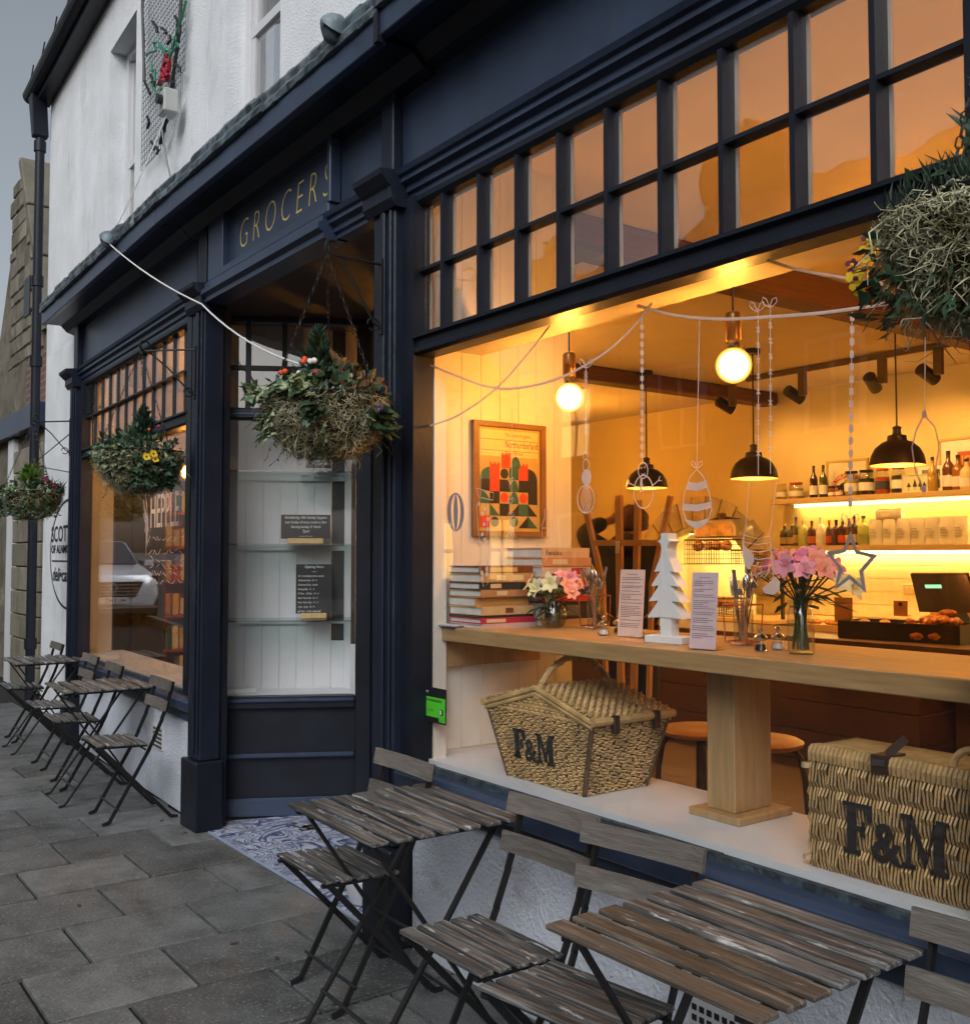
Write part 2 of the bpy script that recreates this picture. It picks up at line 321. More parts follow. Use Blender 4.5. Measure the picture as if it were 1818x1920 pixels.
# patterned threshold in the shop entrance
MOS = bpy.data.materials.new('blue_mosaic'); MOS.use_nodes = True
def _mos():
    n, l = nodes_of(MOS); b = n['Principled BSDF']; b.inputs['Roughness'].default_value = .35
    tc = n.new('ShaderNodeTexCoord')
    ns = n.new('ShaderNodeTexNoise'); ns.inputs['Scale'].default_value = 2.6; ns.inputs['Detail'].default_value = 1.0; ns.inputs['Distortion'].default_value = 2.2; l.new(tc.outputs['Object'], ns.inputs['Vector'])
    wv = n.new('ShaderNodeMath'); wv.operation = 'MULTIPLY'; wv.inputs[1].default_value = 11.; l.new(ns.outputs['Fac'], wv.inputs[0])
    fr = n.new('ShaderNodeMath'); fr.operation = 'FRACT'; l.new(wv.outputs[0], fr.inputs[0])
    r1 = n.new('ShaderNodeValToRGB'); e = r1.color_ramp.elements; e[0].position = .0; e[0].color = (.03, .05, .14, 1); e[1].position = .5; e[1].color = (.55, .60, .72, 1)
    x = r1.color_ramp.elements.new(.25); x.color = (.10, .15, .30, 1); x = r1.color_ramp.elements.new(.32); x.color = (.36, .42, .56, 1)
    l.new(fr.outputs[0], r1.inputs[0])
    n2 = n.new('ShaderNodeTexNoise'); n2.inputs['Scale'].default_value = 14; n2.inputs['Detail'].default_value = 3; n2.inputs['Distortion'].default_value = 1.; l.new(tc.outputs['Object'], n2.inputs['Vector'])
    r2 = n.new('ShaderNodeValToRGB'); r2.color_ramp.elements[0].position = .50; r2.color_ramp.elements[1].position = .60; l.new(n2.outputs['Fac'], r2.inputs[0])
    mx = n.new('ShaderNodeMix'); mx.data_type = 'RGBA'; l.new(r2.outputs[0], mx.inputs[0]); l.new(r1.outputs[0], mx.inputs[6]); mx.inputs[7].default_value = (.07, .10, .20, 1)
    mm = n.new('ShaderNodeMath'); mm.operation = 'MULTIPLY'; mm.inputs[1].default_value = .55; l.new(r2.outputs[0], mm.inputs[0]); l.new(mm.outputs[0], mx.inputs[0])
    vo = n.new('ShaderNodeTexVoronoi'); vo.inputs['Scale'].default_value = 55; vo.feature = 'DISTANCE_TO_EDGE'; l.new(tc.outputs['Object'], vo.inputs['Vector'])
    r3 = n.new('ShaderNodeValToRGB'); r3.color_ramp.elements[0].position = .02; r3.color_ramp.elements[0].color = (.55, .55, .55, 1); r3.color_ramp.elements[1].position = .07; l.new(vo.outputs['Distance'], r3.inputs[0])
    m2 = n.new('ShaderNodeMix'); m2.data_type = 'RGBA'; m2.blend_type = 'MULTIPLY'; m2.inputs[0].default_value = 1.; l.new(mx.outputs[2], m2.inputs[6]); l.new(r3.outputs[0], m2.inputs[7])
    l.new(m2.outputs[2], b.inputs['Base Color'])
_mos()
mosaic = struct(MB().prism([(-5.56, 2.085, -.006), (-3.40, 2.085, -.006), (-3.40, 2.3, -.006), (-3.85, 3.1, -.006), (-5.26, 3.1, -.006), (-5.56, 2.2, -.006)], (0, 0, .011)).build('entrance_mosaic', MOS))
MB().box(-5.5, -3.42, 2.078, 2.084, -.005, .007).build('mosaic_edge', mat('mosaic_border', (.35, .42, .55), .5), mosaic)
cr = MB()
for i in range(9):
    cr.obox((-5.28 + .022 * i + rnd.uniform(-.01, .01), 2.52 + rnd.uniform(-.02, .02), .0055), (.012, .004, 0), (-.004, .008, 0), (0, 0, .0012))
for i in range(14): cr.obox((-5.12 + rnd.uniform(-.06, .06), 2.56 + rnd.uniform(-.03, .03), .0055), (.015, .004, 0), (-.004, .012, 0), (0, 0, .0012))
cr.build('broken_tile', mat('bare_mortar', (.10, .075, .055), .9), mosaic)

# ================================================================== the shop building
shop = thing('grocers_shop', 'two storey corner grocers with white rendered upper floor and navy painted shopfront', 'building', (-4.5, 2.3, 0))
def B(mb, name, m, left=False, parent=None, **k): return mb.build(name, m, parent or shop, xf=XL if left else None, **k)
LX0, LX1 = -10.33, -5.72                       # ends of the bent left half
# ---- upper wall: rendered panels around the two sash windows
def wall_with_hole(x0, x1, z0, z1, hx0, hx1, hz0, hz1, ya, yb):
    m = MB(); m.box(x0, hx0, ya, yb, z0, z1); m.box(hx1, x1, ya, yb, z0, z1); m.box(hx0, hx1, ya, yb, hz1, z1); m.box(hx0, hx1, ya, yb, z0, hz0); return m
S1 = (-8.05, -7.30, 3.62, 5.47); S2 = (-5.46, -4.72, 3.62, 5.47)
B(wall_with_hole(LX0, -5.725, 3.40, 6.05, *S1, 2.15, 2.40), 'upper_wall', RENDER, True)
B(wall_with_hole(-5.72, 5., 3.40, 6.05, *S2, 2.152, 2.40), 'upper_wall', RENDER)
B(MB().box(LX0 + .002, LX0 + .25, 2.402, 9.0, 0, 6.05), 'gable_wall', RENDER, True)
B(MB().box(LX0, -8.73, 2.15, 2.40, 0, 3.40), 'corner_wall', RENDER, True)
GLASSUP = GLASSO
WINDARK = mat('dark_room', (.05, .055, .06), .9)
def sash(S, left):
    x0, x1, z0, z1 = S; mid = 4.56 if left else 4.5
    fr = B(MB().box(x0, x0 + .07, 2.27, 2.35, z0, z1).box(x1 - .07, x1, 2.27, 2.35, z0, z1).box(x0 + .07, x1 - .07, 2.27, 2.35, z1 - .07, z1).box(x0 + .07, x1 - .07, 2.26, 2.36, z0, z0 + .05), 'sash_window', WHITEP, left, bevel=.004)
    s = MB().box(x0 + .07, x1 - .07, 2.285, 2.325, mid - .025, mid + .03)
    for xx in (x0 + .07, x1 - .105): s.box(xx, xx + .035, 2.29, 2.32, z0 + .05, mid - .025).box(xx, xx + .035, 2.305, 2.335, mid + .03, z1 - .07)
    s.build('sash_rail', WHITEP, fr, xf=XL if left else None)
    MB().box(x0 + .09, x1 - .09, 2.300, 2.304, z0 + .05, mid).build('pane', GLASSUP, fr, xf=XL if left else None)
    MB().box(x0 + .09, x1 - .09, 2.318, 2.322, mid, z1 - .07).build('pane', GLASSUP, fr, xf=XL if left else None)
    MB().box(x0 + .01, x1 - .01, 2.8, 2.82, z0, z1).build('window_blind', mat('pale_blind', (.42, .47, .48), .9), fr, xf=XL if left else None)
sash(S1, True); sash(S2, False)
# roof, gutter, downpipe
SLATE = mat('roof_slate', (.07, .075, .085), .7, .3, 6., .3, 20.)
B(MB().prism([(LX0 - .12, 1.96, 6.06), (LX0 - .12, 2.2, 6.13), (LX0 - .12, 6.2, 8.6), (LX0 - .12, 6.2, 8.4)], (4.7, 0, 0)), 'roof', SLATE, True)
B(MB().prism([(-5.72, 1.96, 6.06), (-5.72, 2.2, 6.13), (-5.72, 6.2, 8.6), (-5.72, 6.2, 8.4)], (11, 0, 0)), 'roof', SLATE)
B(MB().box(LX0 - .08, -5.72, 2.02, 2.149, 5.90, 6.05), 'eaves_board', NAVYD, True)
gut = MB(); prof = [(2.0 + .075 * math.cos(a), 6.03 + .085 * math.sin(a)) for a in [math.pi + math.pi * i / 8 for i in range(9)]] + [(2.062, 6.03), (2.05, 5.975), (2.0, 5.957), (1.95, 5.975), (1.938, 6.03)]
gut.extx(prof, LX0 - .22, -5.75); B(gut, 'gutter', NAVYD, True)
gb = MB()
for i in range(9): gb.bar((LX0 + .2 + i * .52, 1.93, 6.02), (LX0 + .2 + i * .52, 1.95, 6.16), .012, .012); gb.bar((LX0 + .2 + i * .52, 2.06, 6.0), (LX0 + .2 + i * .52, 2.13, 5.90), .02, .02)
B(gb, 'gutter_bracket', NAVYD, True)
px = LX0 - .02
pipe = thing('downpipe', 'black cast iron rainwater downpipe on the left corner of the white wall', 'downpipe', XL @ Vector((px, 2.05, 0)))
MB().tube([(px, 2.06, .05), (px, 2.06, 5.55)], .043, 12).build('pipe', NAVYD, pipe, xf=XL, smooth=True)
MB().prism([(px - .085, 1.96, 5.96), (px + .085, 1.96, 5.96), (px + .055, 1.99, 5.56), (px - .055, 1.99, 5.56)], (0, .14, 0)).build('hopper', NAVYD, pipe, xf=XL, bevel=.01)
cl = MB()
for z in (5.42, 4.1, 3.32, 2.0, .62): cl.tube([(px, 2.06, z), (px, 2.06, z + .10)], .056, 12)
cl.build('pipe_collar', NAVYD, pipe, xf=XL, smooth=True)

# ---- cornice along the whole front: soffit board, fascia, worn slate and lead top
def cornice(x0, x1, left, za, zb):
    m = MB(); f = lambda x: za + (zb - za) * (x - x0) / (x1 - x0)
    def sweep(prof, xa, xb):
        n = len(prof); vs = [(xa, y, z + f(xa)) for y, z in prof] + [(xb, y, z + f(xb)) for y, z in prof]
        return MB().add(vs, [[i, (i + 1) % n, n + (i + 1) % n, n + i] for i in range(n)] + [list(reversed(range(n))), list(range(n, 2 * n))])
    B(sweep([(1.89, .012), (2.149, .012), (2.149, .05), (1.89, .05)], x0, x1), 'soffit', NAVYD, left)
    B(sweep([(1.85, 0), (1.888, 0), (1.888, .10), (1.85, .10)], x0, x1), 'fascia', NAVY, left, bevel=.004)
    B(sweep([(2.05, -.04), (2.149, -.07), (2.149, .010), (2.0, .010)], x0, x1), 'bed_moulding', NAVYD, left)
    # lead and slate edge: a crumpled strip, relaid every hand's breadth
    L = MB(); x = x0; rows_ = 5
    while x < x1 - .01:
        w = min(rnd.uniform(.10, .34), x1 - x); nseg = max(2, int(w / .035)); oy, oz = rnd.uniform(-.012, .006), rnd.uniform(-.006, .012); vs, fs = [], []
        for i in range(nseg + 1):
            xx = x + (w + .010) * i / nseg; zb_ = f(xx) + .101
            for k in range(rows_):
                t = k / (rows_ - 1); q = mnoise.noise(Vector((xx * 17, t * 2.5, x0))) * .010 + mnoise.noise(Vector((xx * 45, t * 6, 3 + x0))) * .006
                vs.append((xx, 1.832 + oy + .012 * t + q - (.010 if k in (1, 3) else 0), zb_ + oz * t + .088 * t + q * .5))
            vs.append((xx, 2.148, zb_ + .25)); vs.append((xx, 2.148, zb_))
        m_ = rows_ + 2
        for i in range(nseg):
            for k in range(m_): fs.append((i * m_ + k, (i + 1) * m_ + k, (i + 1) * m_ + (k + 1) % m_, i * m_ + (k + 1) % m_))
        fs.append(tuple(range(m_))); fs.append(tuple(reversed(range(nseg * m_, nseg * m_ + m_)))); L.add(vs, fs); x += w
    B(L, 'flashing', LEAD, left)
cornice(-8.95, -5.725, True, 3.43, 3.395)
cornice(-5.72, -3.20, False, 3.395, 3.405)
cornice(-3.195, 4.6, False, 3.425, 3.425)
B(MB().box(-3.215, -3.185, 1.836, 1.86, 3.40, 3.53), 'fascia_joint', NAVYD)
for x, y, z in ((-3.47, 1.84, 3.50), (-6.62, 1.84, 3.47)):
    m = MB(); n_, k_ = 10, 9; c = Vector((x, y, z)); pts = [c + Vector((.02 - .05 * math.sin(t * 2.6), -.012 * t, .055 - .075 * t)) for t in [i / 8 for i in range(9)]]
    m.tube([p + Vector((0, -.01, .05)) for p in pts], [.012, .045, .062, .066, .060, .052, .044, .034, .014], 10); m.build('lead_roll', LEAD, shop, xf=XL if x < -5.7 else None, smooth=True)

# ---- entablature, frieze
ENT = [(2.15, 2.905), (2.085, 2.905), (2.085, 2.925), (2.07, 2.93), (2.07, 2.955), (2.045, 2.965), (2.045, 2.985), (2.03, 2.99), (2.02, 3.008), (2.15, 3.02)]
B(MB().extx(ENT, -8.51, -5.60), 'entablature', NAVY, True)
B(MB().extx(ENT, -5.43, -3.53), 'entablature', NAVY)
B(MB().extx(ENT, -3.40, -1.03), 'entablature', NAVY)
B(MB().box(-8.72, -5.725, 2.10, 2.149, 2.99, 3.47), 'frieze', NAVY, True)
B(MB().box(-5.72, 4.6, 2.102, 2.151, 2.99, 3.46), 'frieze', NAVY)
# raised surround round the lettered sign over the entrance
B(MB().box(-5.41, -5.20, 2.045, 2.101, 3.021, 3.36).box(-5.20, -3.97, 2.045, 2.101, 3.021, 3.065).box(-3.985, -3.955, 2.045, 2.101, 3.065, 3.36), 'sign_surround', NAVY, bevel=.004)
sg = B(MB().box(-5.198, -3.987, 2.085, 2.101, 3.067, 3.36), 'sign_panel', NAVY)
MB().text('GROCERS', (-5.075, 2.0835, 3.125), (1, 0, 0), (0, 0, 1), .225, 0, bold=-.005, shear=.22, fitw=1.03, spacing=1.5).build('lettering', GOLD, sg, recalc=False)
B(MB().extx([(2.14, 2.90), (2.02, 2.90), (2.02, 2.925), (1.995, 2.94), (1.995, 2.965), (2.015, 2.975), (2.015, 3.0), (2.14, 3.01)], -5.38, -3.965), 'sign_ledge', NAVY)

# ---- pilasters
def pilaster(x0, x1, left, xf0, xf1):
    w = x1 - x0
    p = B(MB().box(x0, x1, 2.035, 2.15, .38, 2.93), 'pilaster', NAVYM, left, bevel=.006)
    xf = XL if left else None
    MB().box(x0 + w * .42, x0 + w * .62, 2.022, 2.036, .42, 2.88).box(x0 + w * .82, x0 + w * .90, 2.024, 2.036, .42, 2.88).build('reeding', NAVYM, p, xf=xf, bevel=.006)
    MB().extx([(2.15, 2.87), (2.02, 2.87), (2.0, 2.90), (2.0, 2.945), (1.985, 2.955), (1.955, 2.985), (1.95, 3.005), (2.15, 3.03)], x0 - .03, x1 + .03).build('capital', NAVYM, p, xf=xf)
    MB().box(x0 + .02, x1 - .05, 2.055, 2.101, 3.03, 3.385).build('upper_block', NAVYM, p, xf=xf, bevel=.005)
    MB().box(x0 - .02, x1 + .03, 2.005, 2.16, 0.0, .378).build('plinth', NAVYD, p, xf=xf, bevel=.008)
    return p
pilaster(-8.72, -8.52, True, 0, 0)
pilaster(-5.61, -5.42, False, 0, 0)
pilaster(-3.55, -3.385, False, 0, 0)
pilaster(-1.02, -.80, False, 0, 0)

# ---- display windows
def display(x0, x1, left, zt, cols, stiles, sill_z, gl):
    """one shop window: frame, big pane, transom bars and small panes"""
    xf = XL if left else None
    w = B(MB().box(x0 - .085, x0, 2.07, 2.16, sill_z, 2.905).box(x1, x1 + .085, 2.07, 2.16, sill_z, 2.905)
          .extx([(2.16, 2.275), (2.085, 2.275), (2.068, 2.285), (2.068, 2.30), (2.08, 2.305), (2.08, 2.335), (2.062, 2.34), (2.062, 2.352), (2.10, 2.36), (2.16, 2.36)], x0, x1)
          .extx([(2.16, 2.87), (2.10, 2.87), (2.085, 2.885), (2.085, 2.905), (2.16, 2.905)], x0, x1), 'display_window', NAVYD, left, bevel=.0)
    MB().box(x0 - .01, x1 + .01, 2.135, 2.143, sill_z - .02, 2.29).build('pane', gl, w, xf=xf)
    bars = MB(); xs = list(cols)
    for x in xs[1:-1]: bars.prism([(x - .015, 2.135, 2.36), (x - .008, 2.117 if left else 2.092, 2.36), (x + .008, 2.117 if left else 2.092, 2.36), (x + .015, 2.135, 2.36)], (0, 0, .51))
    bars.extx([(2.1345, 2.600), (2.096, 2.606), (2.096, 2.618), (2.1345, 2.624)], x0, x1)
    bars.build('glazing_bar', NAVYD, w, xf=xf)
    for a, b in zip(xs, xs[1:]):
        for z0, z1 in ((2.355, 2.605), (2.617, 2.875)):
            rx_, rz2 = rnd.uniform(-.010, .010), rnd.uniform(-.012, .012); MB().obox(((a + b) / 2, 2.131 if left else 2.122, (z0 + z1) / 2), Vector((1, rz2, 0)) * ((b - a) / 2 - .004), Vector((-rz2, 1, rx_)) * .003, Vector((0, -rx_, 1)) * (z1 - z0) / 2).build('transom_pane', GLASS if left else GLASSO, w, xf=xf)
    inb = MB()
    for a, b in zip(xs, xs[1:]): inb.box(a + .013, a + .022, 2.136, 2.144, 2.36, 2.87)
    inb.build('inner_bead', mat('bead_wood', (.50, .40, .30), .6), w, xf=xf)
    return w
rcols = [-3.30, -3.14, -2.905, -2.685, -2.465, -2.24, -2.015, -1.79, -1.56, -1.335, -1.11]
lcols = [-8.44, -8.23] + [-8.23 + i * (8.23 - 5.99) / 10 for i in range(1, 11)] + [-5.80]
dw = display(-3.30, -1.105, False, 0, rcols, None, .705, GLASS)
dl = display(-8.44, -5.80, True, 0, lcols, None, .705, GLASSR)
MB().box(-8.42, -8.26, 2.10, 2.117, 2.63, 2.86).build('vent_panel', NAVYD, dl, xf=XL)
for i in range(9): MB().bar((-8.41, 2.095, 2.65 + i * .024), (-8.27, 2.095, 2.65 + i * .024), .014, .006).build('louvre', NAVYD, dl, xf=XL)
# sills and stall risers
def sill(x0, x1, left, z):
    s = B(MB().extx([(2.15, z - .155), (2.085, z - .155), (2.085, z - .10), (2.04, z - .085), (2.035, z - .03), (2.06, z - .02), (2.15, z - .02)], x0, x1), 'window_sill', NAVY, left, bevel=.004)
    bd = MB(); x = x0
    while x < x1 - .01:
        w = min(rnd.uniform(.12, .40), x1 - x); a = rnd.uniform(-.002, .002)
        bd.box(x, x + w + .001, 2.113 + a * .6, 2.134, z - .02, z + .002 + rnd.uniform(-.002, .002)); x += w
    bd.build('glazing_putty', mat('flaking_putty', (.045, .068, .080), .7, .4, 20., .5, 60., col2=(.015, .02, .027), thr=(.4, .6)), s, xf=XL if left else None)
sill(-3.385, -1.02, False, .705); sill(-8.50, -5.62, True, .705)
B(MB().box(-3.345, -1.03, 2.102, 2.30, 0, .56), 'stall_riser', LOWWALL)
B(MB().box(-8.50, -5.70, 2.102, 2.30, 0, .56), 'stall_riser', LOWWALL, True)
B(MB().box(-.79, 4.6, 2.102, 2.4, 0, 3.0), 'stall_riser', LOWWALL)
vent = B(MB().box(-1.93, -1.68, 2.092, 2.101, .16, .315), 'air_brick', mat('white_vent', (.62, .63, .65), .6))
vh = MB()
for i in range(9):
    for j in range(5): vh.box(-1.917 + i * .026, -1.901 + i * .026, 2.0895, 2.0915, .172 + j * .028, .188 + j * .028)
vh.build('vent_hole', BLACK, vent)
v2 = B(MB().box(-6.45, -6.25, 2.092, 2.101, .30, .44), 'air_brick', mat('white_vent', (.62, .63, .65), .6), True)
vh = MB()
for i in range(7):
    for j in range(5): vh.box(-6.44 + i * .026, -6.424 + i * .026, 2.0895, 2.0915, .31 + j * .026, .324 + j * .026)
vh.build('vent_hole', BLACK, v2, xf=XL)

# ---- splayed entrance: window on its left, door behind
SA, SB = Vector((-5.66, 2.19, 0)), Vector((-5.27, 2.90, 0))
B(MB().box(-5.655, -5.44, 2.155, 2.20, 0, 2.93), 'jamb_post', NAVYD, bevel=.004)
sd_ = (SB - SA).normalized(); sn = Vector((sd_.y, -sd_.x, 0)); SL = (SB - SA).length      # sn looks out of the recess at us
def sp(s, d, z): return SA + sd_ * s + sn * d + Vector((0, 0, z))
def sbox(mb, s0, s1, d0, d1, z0, z1): return mb.obox(sp((s0 + s1) / 2, (d0 + d1) / 2, (z0 + z1) / 2), sd_ * (s1 - s0) / 2, sn * (d1 - d0) / 2, Vector((0, 0, (z1 - z0) / 2)))
m = MB()
sbox(m, -.09, -.02, -.10, .04, 0, 2.93); sbox(m, SL + .01, SL + .10, -.10, .03, 0, 2.93)
sbox(m, -.02, SL + .01, -.06, .03, .62, .69); sbox(m, -.02, SL + .01, -.06, .05, 2.30, 2.36); sbox(m, -.02, SL + .01, -.06, .02, 2.87, 2.93)
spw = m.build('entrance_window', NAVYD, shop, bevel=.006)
m = MB(); sbox(m, -.02, SL + .01, -.05, -.008, 0, .619); m.build('riser_board', NAVYD, spw)
m = MB(); sbox(m, -.02, SL + .01, .0, .045, .655, .68); sbox(m, -.02, SL + .01, -.008, .028, .335, .365); sbox(m, -.02, SL + .01, -.008, .02, 0, .11); m.build('moulding', NAVY, spw, bevel=.010)
m = MB(); sbox(m, -.02, SL + .01, .031, .055, 2.315, 2.335); m.build('transom_moulding', NAVY, spw, bevel=.006)
q = (SL + .03) / 4
m = MB()
for i in range(1, 4): sbox(m, -.02 + q * i - .014, -.02 + q * i + .014, -.03, .012, 2.36, 2.87)
sbox(m, -.02, SL + .01, -.028, .010, 2.59, 2.615); m.build('glazing_bar', NAVYD, spw)
for i in range(4):
    for z0, z1 in ((2.36, 2.592), (2.613, 2.87)):
        m = MB(); sbox(m, -.02 + q * i + .003, -.02 + q * (i + 1) - .003, -.014, -.010, z0, z1); m.build('transom_pane', GLASSO, spw)
m = MB(); sbox(m, -.025, SL + .012, -.022, -.014, .685, 2.305); m.build('pane', GLASSC, spw)
# white boarded display case behind it
m = MB(); sbox(m, SL - .139, SL - .0605, -.358, -.347, .98, 2.93); B(m, 'dark_opening_sheet', BLACK)  # black sheet in place of the dark opening into the shop
m = MB(); sbox(m, SL - .139, SL - .0605, -.358, -.347, .69, .979); n = 7
for i in range(n):
    w = (SL - .08) / n; sbox(m, -.06 + i * w, -.06 + (i + 1) * w - .0012, -.36, -.345, .69, 2.93)
B(m, 'match_boarding', WHITEP, bevel=.0012)
m = MB(); sbox(m, -.09, SL + .08, -.62, -.03, .655, .69); sbox(m, -.10, -.062, -.62, -.024, .69, 2.93); sbox(m, SL - .06, SL - .02, -.385, -.33, .69, 2.93); sbox(m, SL - .02, SL + .01, -.385, -.06, .69, .98); sbox(m, -.10, SL + .01, -.62, -.385, 2.6, 3.15); sbox(m, -.10, SL + .01, -.385, -.10, 2.94, 3.15); B(m, 'case_lining', WHITEP)  # white lining, with boards above it added to keep shop light out
for z in (1.12, 1.57, 2.0):
    m = MB(); sbox(m, -.05, SL + .0, -.335, -.035, z - .004, z + .004); B(m, 'glass_shelf', glass('shelf_glass', .10, (.80, .90, .88)) if 'shelf_glass' not in MATS else MATS['shelf_glass'])
    m = MB(); sbox(m, -.05, SL - .05, -.345, -.325, z - .035, z - .006); B(m, 'shelf_batten', WHITEP)
m = MB(); sbox(m, SL - .018, SL + .008, -.384, -.061, .981, 2.28); B(m, 'dark_opening_side', BLACK)  # black sheet too, standing for darkness at the side of the opening
# recess ceiling and the door
B(MB().prism([(-5.62, 2.152, 2.905), (-3.42, 2.152, 2.905), (-3.42, 3.2, 2.905), (-5.62, 3.2, 2.905)], (0, 0, .03)), 'recess_ceiling', mat('brown_boarding', (.045, .032, .028), .7, .3, 3., .2, 20., stretch=(12, 1, 1)))
dy = 2.99
door = B(MB().box(-5.20, -5.09, dy, dy + .05, .02, 2.30).box(-4.42, -4.31, dy, dy + .05, .02, 2.30).box(-5.09, -4.42, dy, dy + .05, .02, .30).box(-5.09, -4.42, dy, dy + .05, 2.20, 2.30), 'shop_door', NAVYD, bevel=.004)
gb = MB()
for z in (.62, .94, 1.26, 1.58, 1.90): gb.box(-5.088, -4.422, dy - .012, dy + .04, z - .014, z + .014)
gb.build('glazing_bar', NAVYD, door)
for z0, z1 in ((.30, .61), (.63, .93), (.95, 1.25), (1.27, 1.57), (1.59, 1.89), (1.91, 2.2)):
    MB().box(-5.09, -4.42, dy + .02, dy + .025, z0, z1).build('pane', GLASSO, door)
MB().box(-5.02, -4.49, dy + .10, dy + .12, .1, 2.1).build('door_blind', WHITEP, door)
B(MB().box(-5.25, -5.201, dy - .02, dy + .08, 0, 2.93).box(-4.31, -4.24, dy - .02, dy + .08, 0, 2.93).box(-5.201, -4.31, dy - .02, dy + .08, 2.31, 2.40).box(-5.201, -4.31, dy, dy + .06, 2.86, 2.93), 'door_frame', NAVYD)
B(MB().box(-5.20, -4.31, dy + .02, dy + .025, 2.40, 2.86), 'fanlight', GLASSO)
B(MB().bar((-4.95, dy, 2.42), (-4.70, dy, 2.84), .03, .03).bar((-4.70, dy + .04, 2.42), (-4.95, dy + .04, 2.84), .03, .03), 'fanlight_bar', NAVYD)
# right flank of the recess
m = MB(); RA, RB = Vector((-3.42, 2.17, 0)), Vector((-4.24, 3.0, 0))
for z0, z1 in ((0, .66), (2.3, 2.93)): m.prism([RA + Vector((0, 0, z0)), RB + Vector((0, 0, z0)), RB + Vector((.05, .05, z0)), RA + Vector((.05, .05, z0))], (0, 0, z1 - z0))
B(m, 'recess_flank', NAVYD)
m = MB(); m.prism([RA + Vector((.02, .02, .66)), RB + Vector((.02, .02, .66)), RB + Vector((.024, .024, .66)), RA + Vector((.024, .024, .66))], (0, 0, 1.64)); B(m, 'recess_window', GLASS)

# ================================================================== shop interior shell
struct(MB().box(-10.0, 3.0, 3.12, 9.0, -.02, .045).box(-3.33, 3., 2.31, 3.119, -.02, .045).box(-10., -5.8, 2.42, 3.119, -.02, .045).build('shop_floor', IFLOOR))
struct(MB().box(-10.2, 3.0, 2.41, 9.0, 3.15, 3.25).build('shop_ceiling', ICEIL))
# back wall with the arched recess cut through it
AC, AR, AZ = -7.52, .74, 1.10                     # arch centre x, opening radius, springing height
bw = MB(); pts = [(-10.2, 8.4, .04)]
pts += [(AC - AR, 8.4, .04), (AC - AR, 8.4, AZ)] + [(AC - AR * math.cos(math.pi * i / 16), 8.4, AZ + AR * math.sin(math.pi * i / 16)) for i in range(1, 16)] + [(AC + AR, 8.4, AZ), (AC + AR, 8.4, .04), (3, 8.4, .04), (3, 8.4, 3.15), (-10.2, 8.4, 3.15)]
bw.prism(pts, (0, .25, 0)); backwall = struct(bw.build('shop_back_wall', IWALL))
struct(MB().box(-10.15, -9.98, 2.42, 8.4, .04, 3.15).build('shop_end_wall', IWALL))
struct(MB().box(-.02, .1, 2.42, 8.4, .04, 3.15).build('shop_right_wall', IWALL))
MB().box(AC - AR - .1, AC + AR + .1, 9.0, 9.05, .04, 2.2).box(AC - AR - .12, AC - AR, 8.65, 9.0, .04, 2.2).box(AC + AR, AC + AR + .12, 8.65, 9.0, .04, 2.2).box(AC - AR - .12, AC + AR + .12, 8.65, 9.05, 2.0, 2.1).build('alcove_lining', mat('alcove_paint', (.75, .68, .42), .8), backwall)
vs = 15
for i in range(vs):
    a0, a1 = math.pi * i / vs + .012, math.pi * (i + 1) / vs - .012; ri, ro = AR + .01, AR + .30 + rnd.uniform(-.02, .02)
    P = lambda r, a: (AC - r * math.cos(a), 8.372, AZ + r * math.sin(a))
    MB().prism([P(ri, a0), P(ri, a1), P(ro, a1), P(ro, a0)], (0, .03 + rnd.uniform(0, .006), 0)).build('arch_stone', mat('arch_sandstone', (.42, .34, .20), .9, .3, 4., .5, 25., rand=.25), backwall)
# white boarded side wall of the window bay
SWX = -3.335
sw = struct(MB().box(SWX - .05, SWX - .006, 2.17, 2.905, .05, 3.15).build('window_side_wall', WHITEW))
for i in range(7): MB().box(SWX - .006, SWX, 2.225 + i * .0971, 2.225 + (i + 1) * .0971 - .0012, .74, 3.14).build('plank', WHITEW, sw, bevel=.001)
MB().box(SWX - .004, SWX + .04, 2.165, 2.222, .70, 2.32).build('reveal', WHITEW, sw)
struct(MB().box(SWX - .10, -1.0, 2.145, 2.42, 2.322, 2.37).build('window_lintel', mat('pale_lintel', (.62, .52, .34), .45)))
struct(MB().box(SWX, -.02, 2.145, 2.60, .63, .722).build('window_board', mat('white_board', (.66, .68, .70), .35, .06, 4.)))
MB().box(SWX, -.02, 2.585, 2.60, .05, .629).build('board_front', WHITEW, bpy.data.objects['window_board'])
LIN = XL
struct(MB().box(-8.75, -5.75, 2.145, 2.50, .63, .712).build('left_window_board', MATS['white_board'], xf=XL))
for k, x in enumerate((-3.68, -6.55, -.9)):
    struct(MB().box(x - .09, x + .09, 3.02 if k != 1 else 5.4, 8.38, 2.97 if k != 1 else 3.02, 3.148).build('ceiling_beam', DBEAM, bevel=.012))
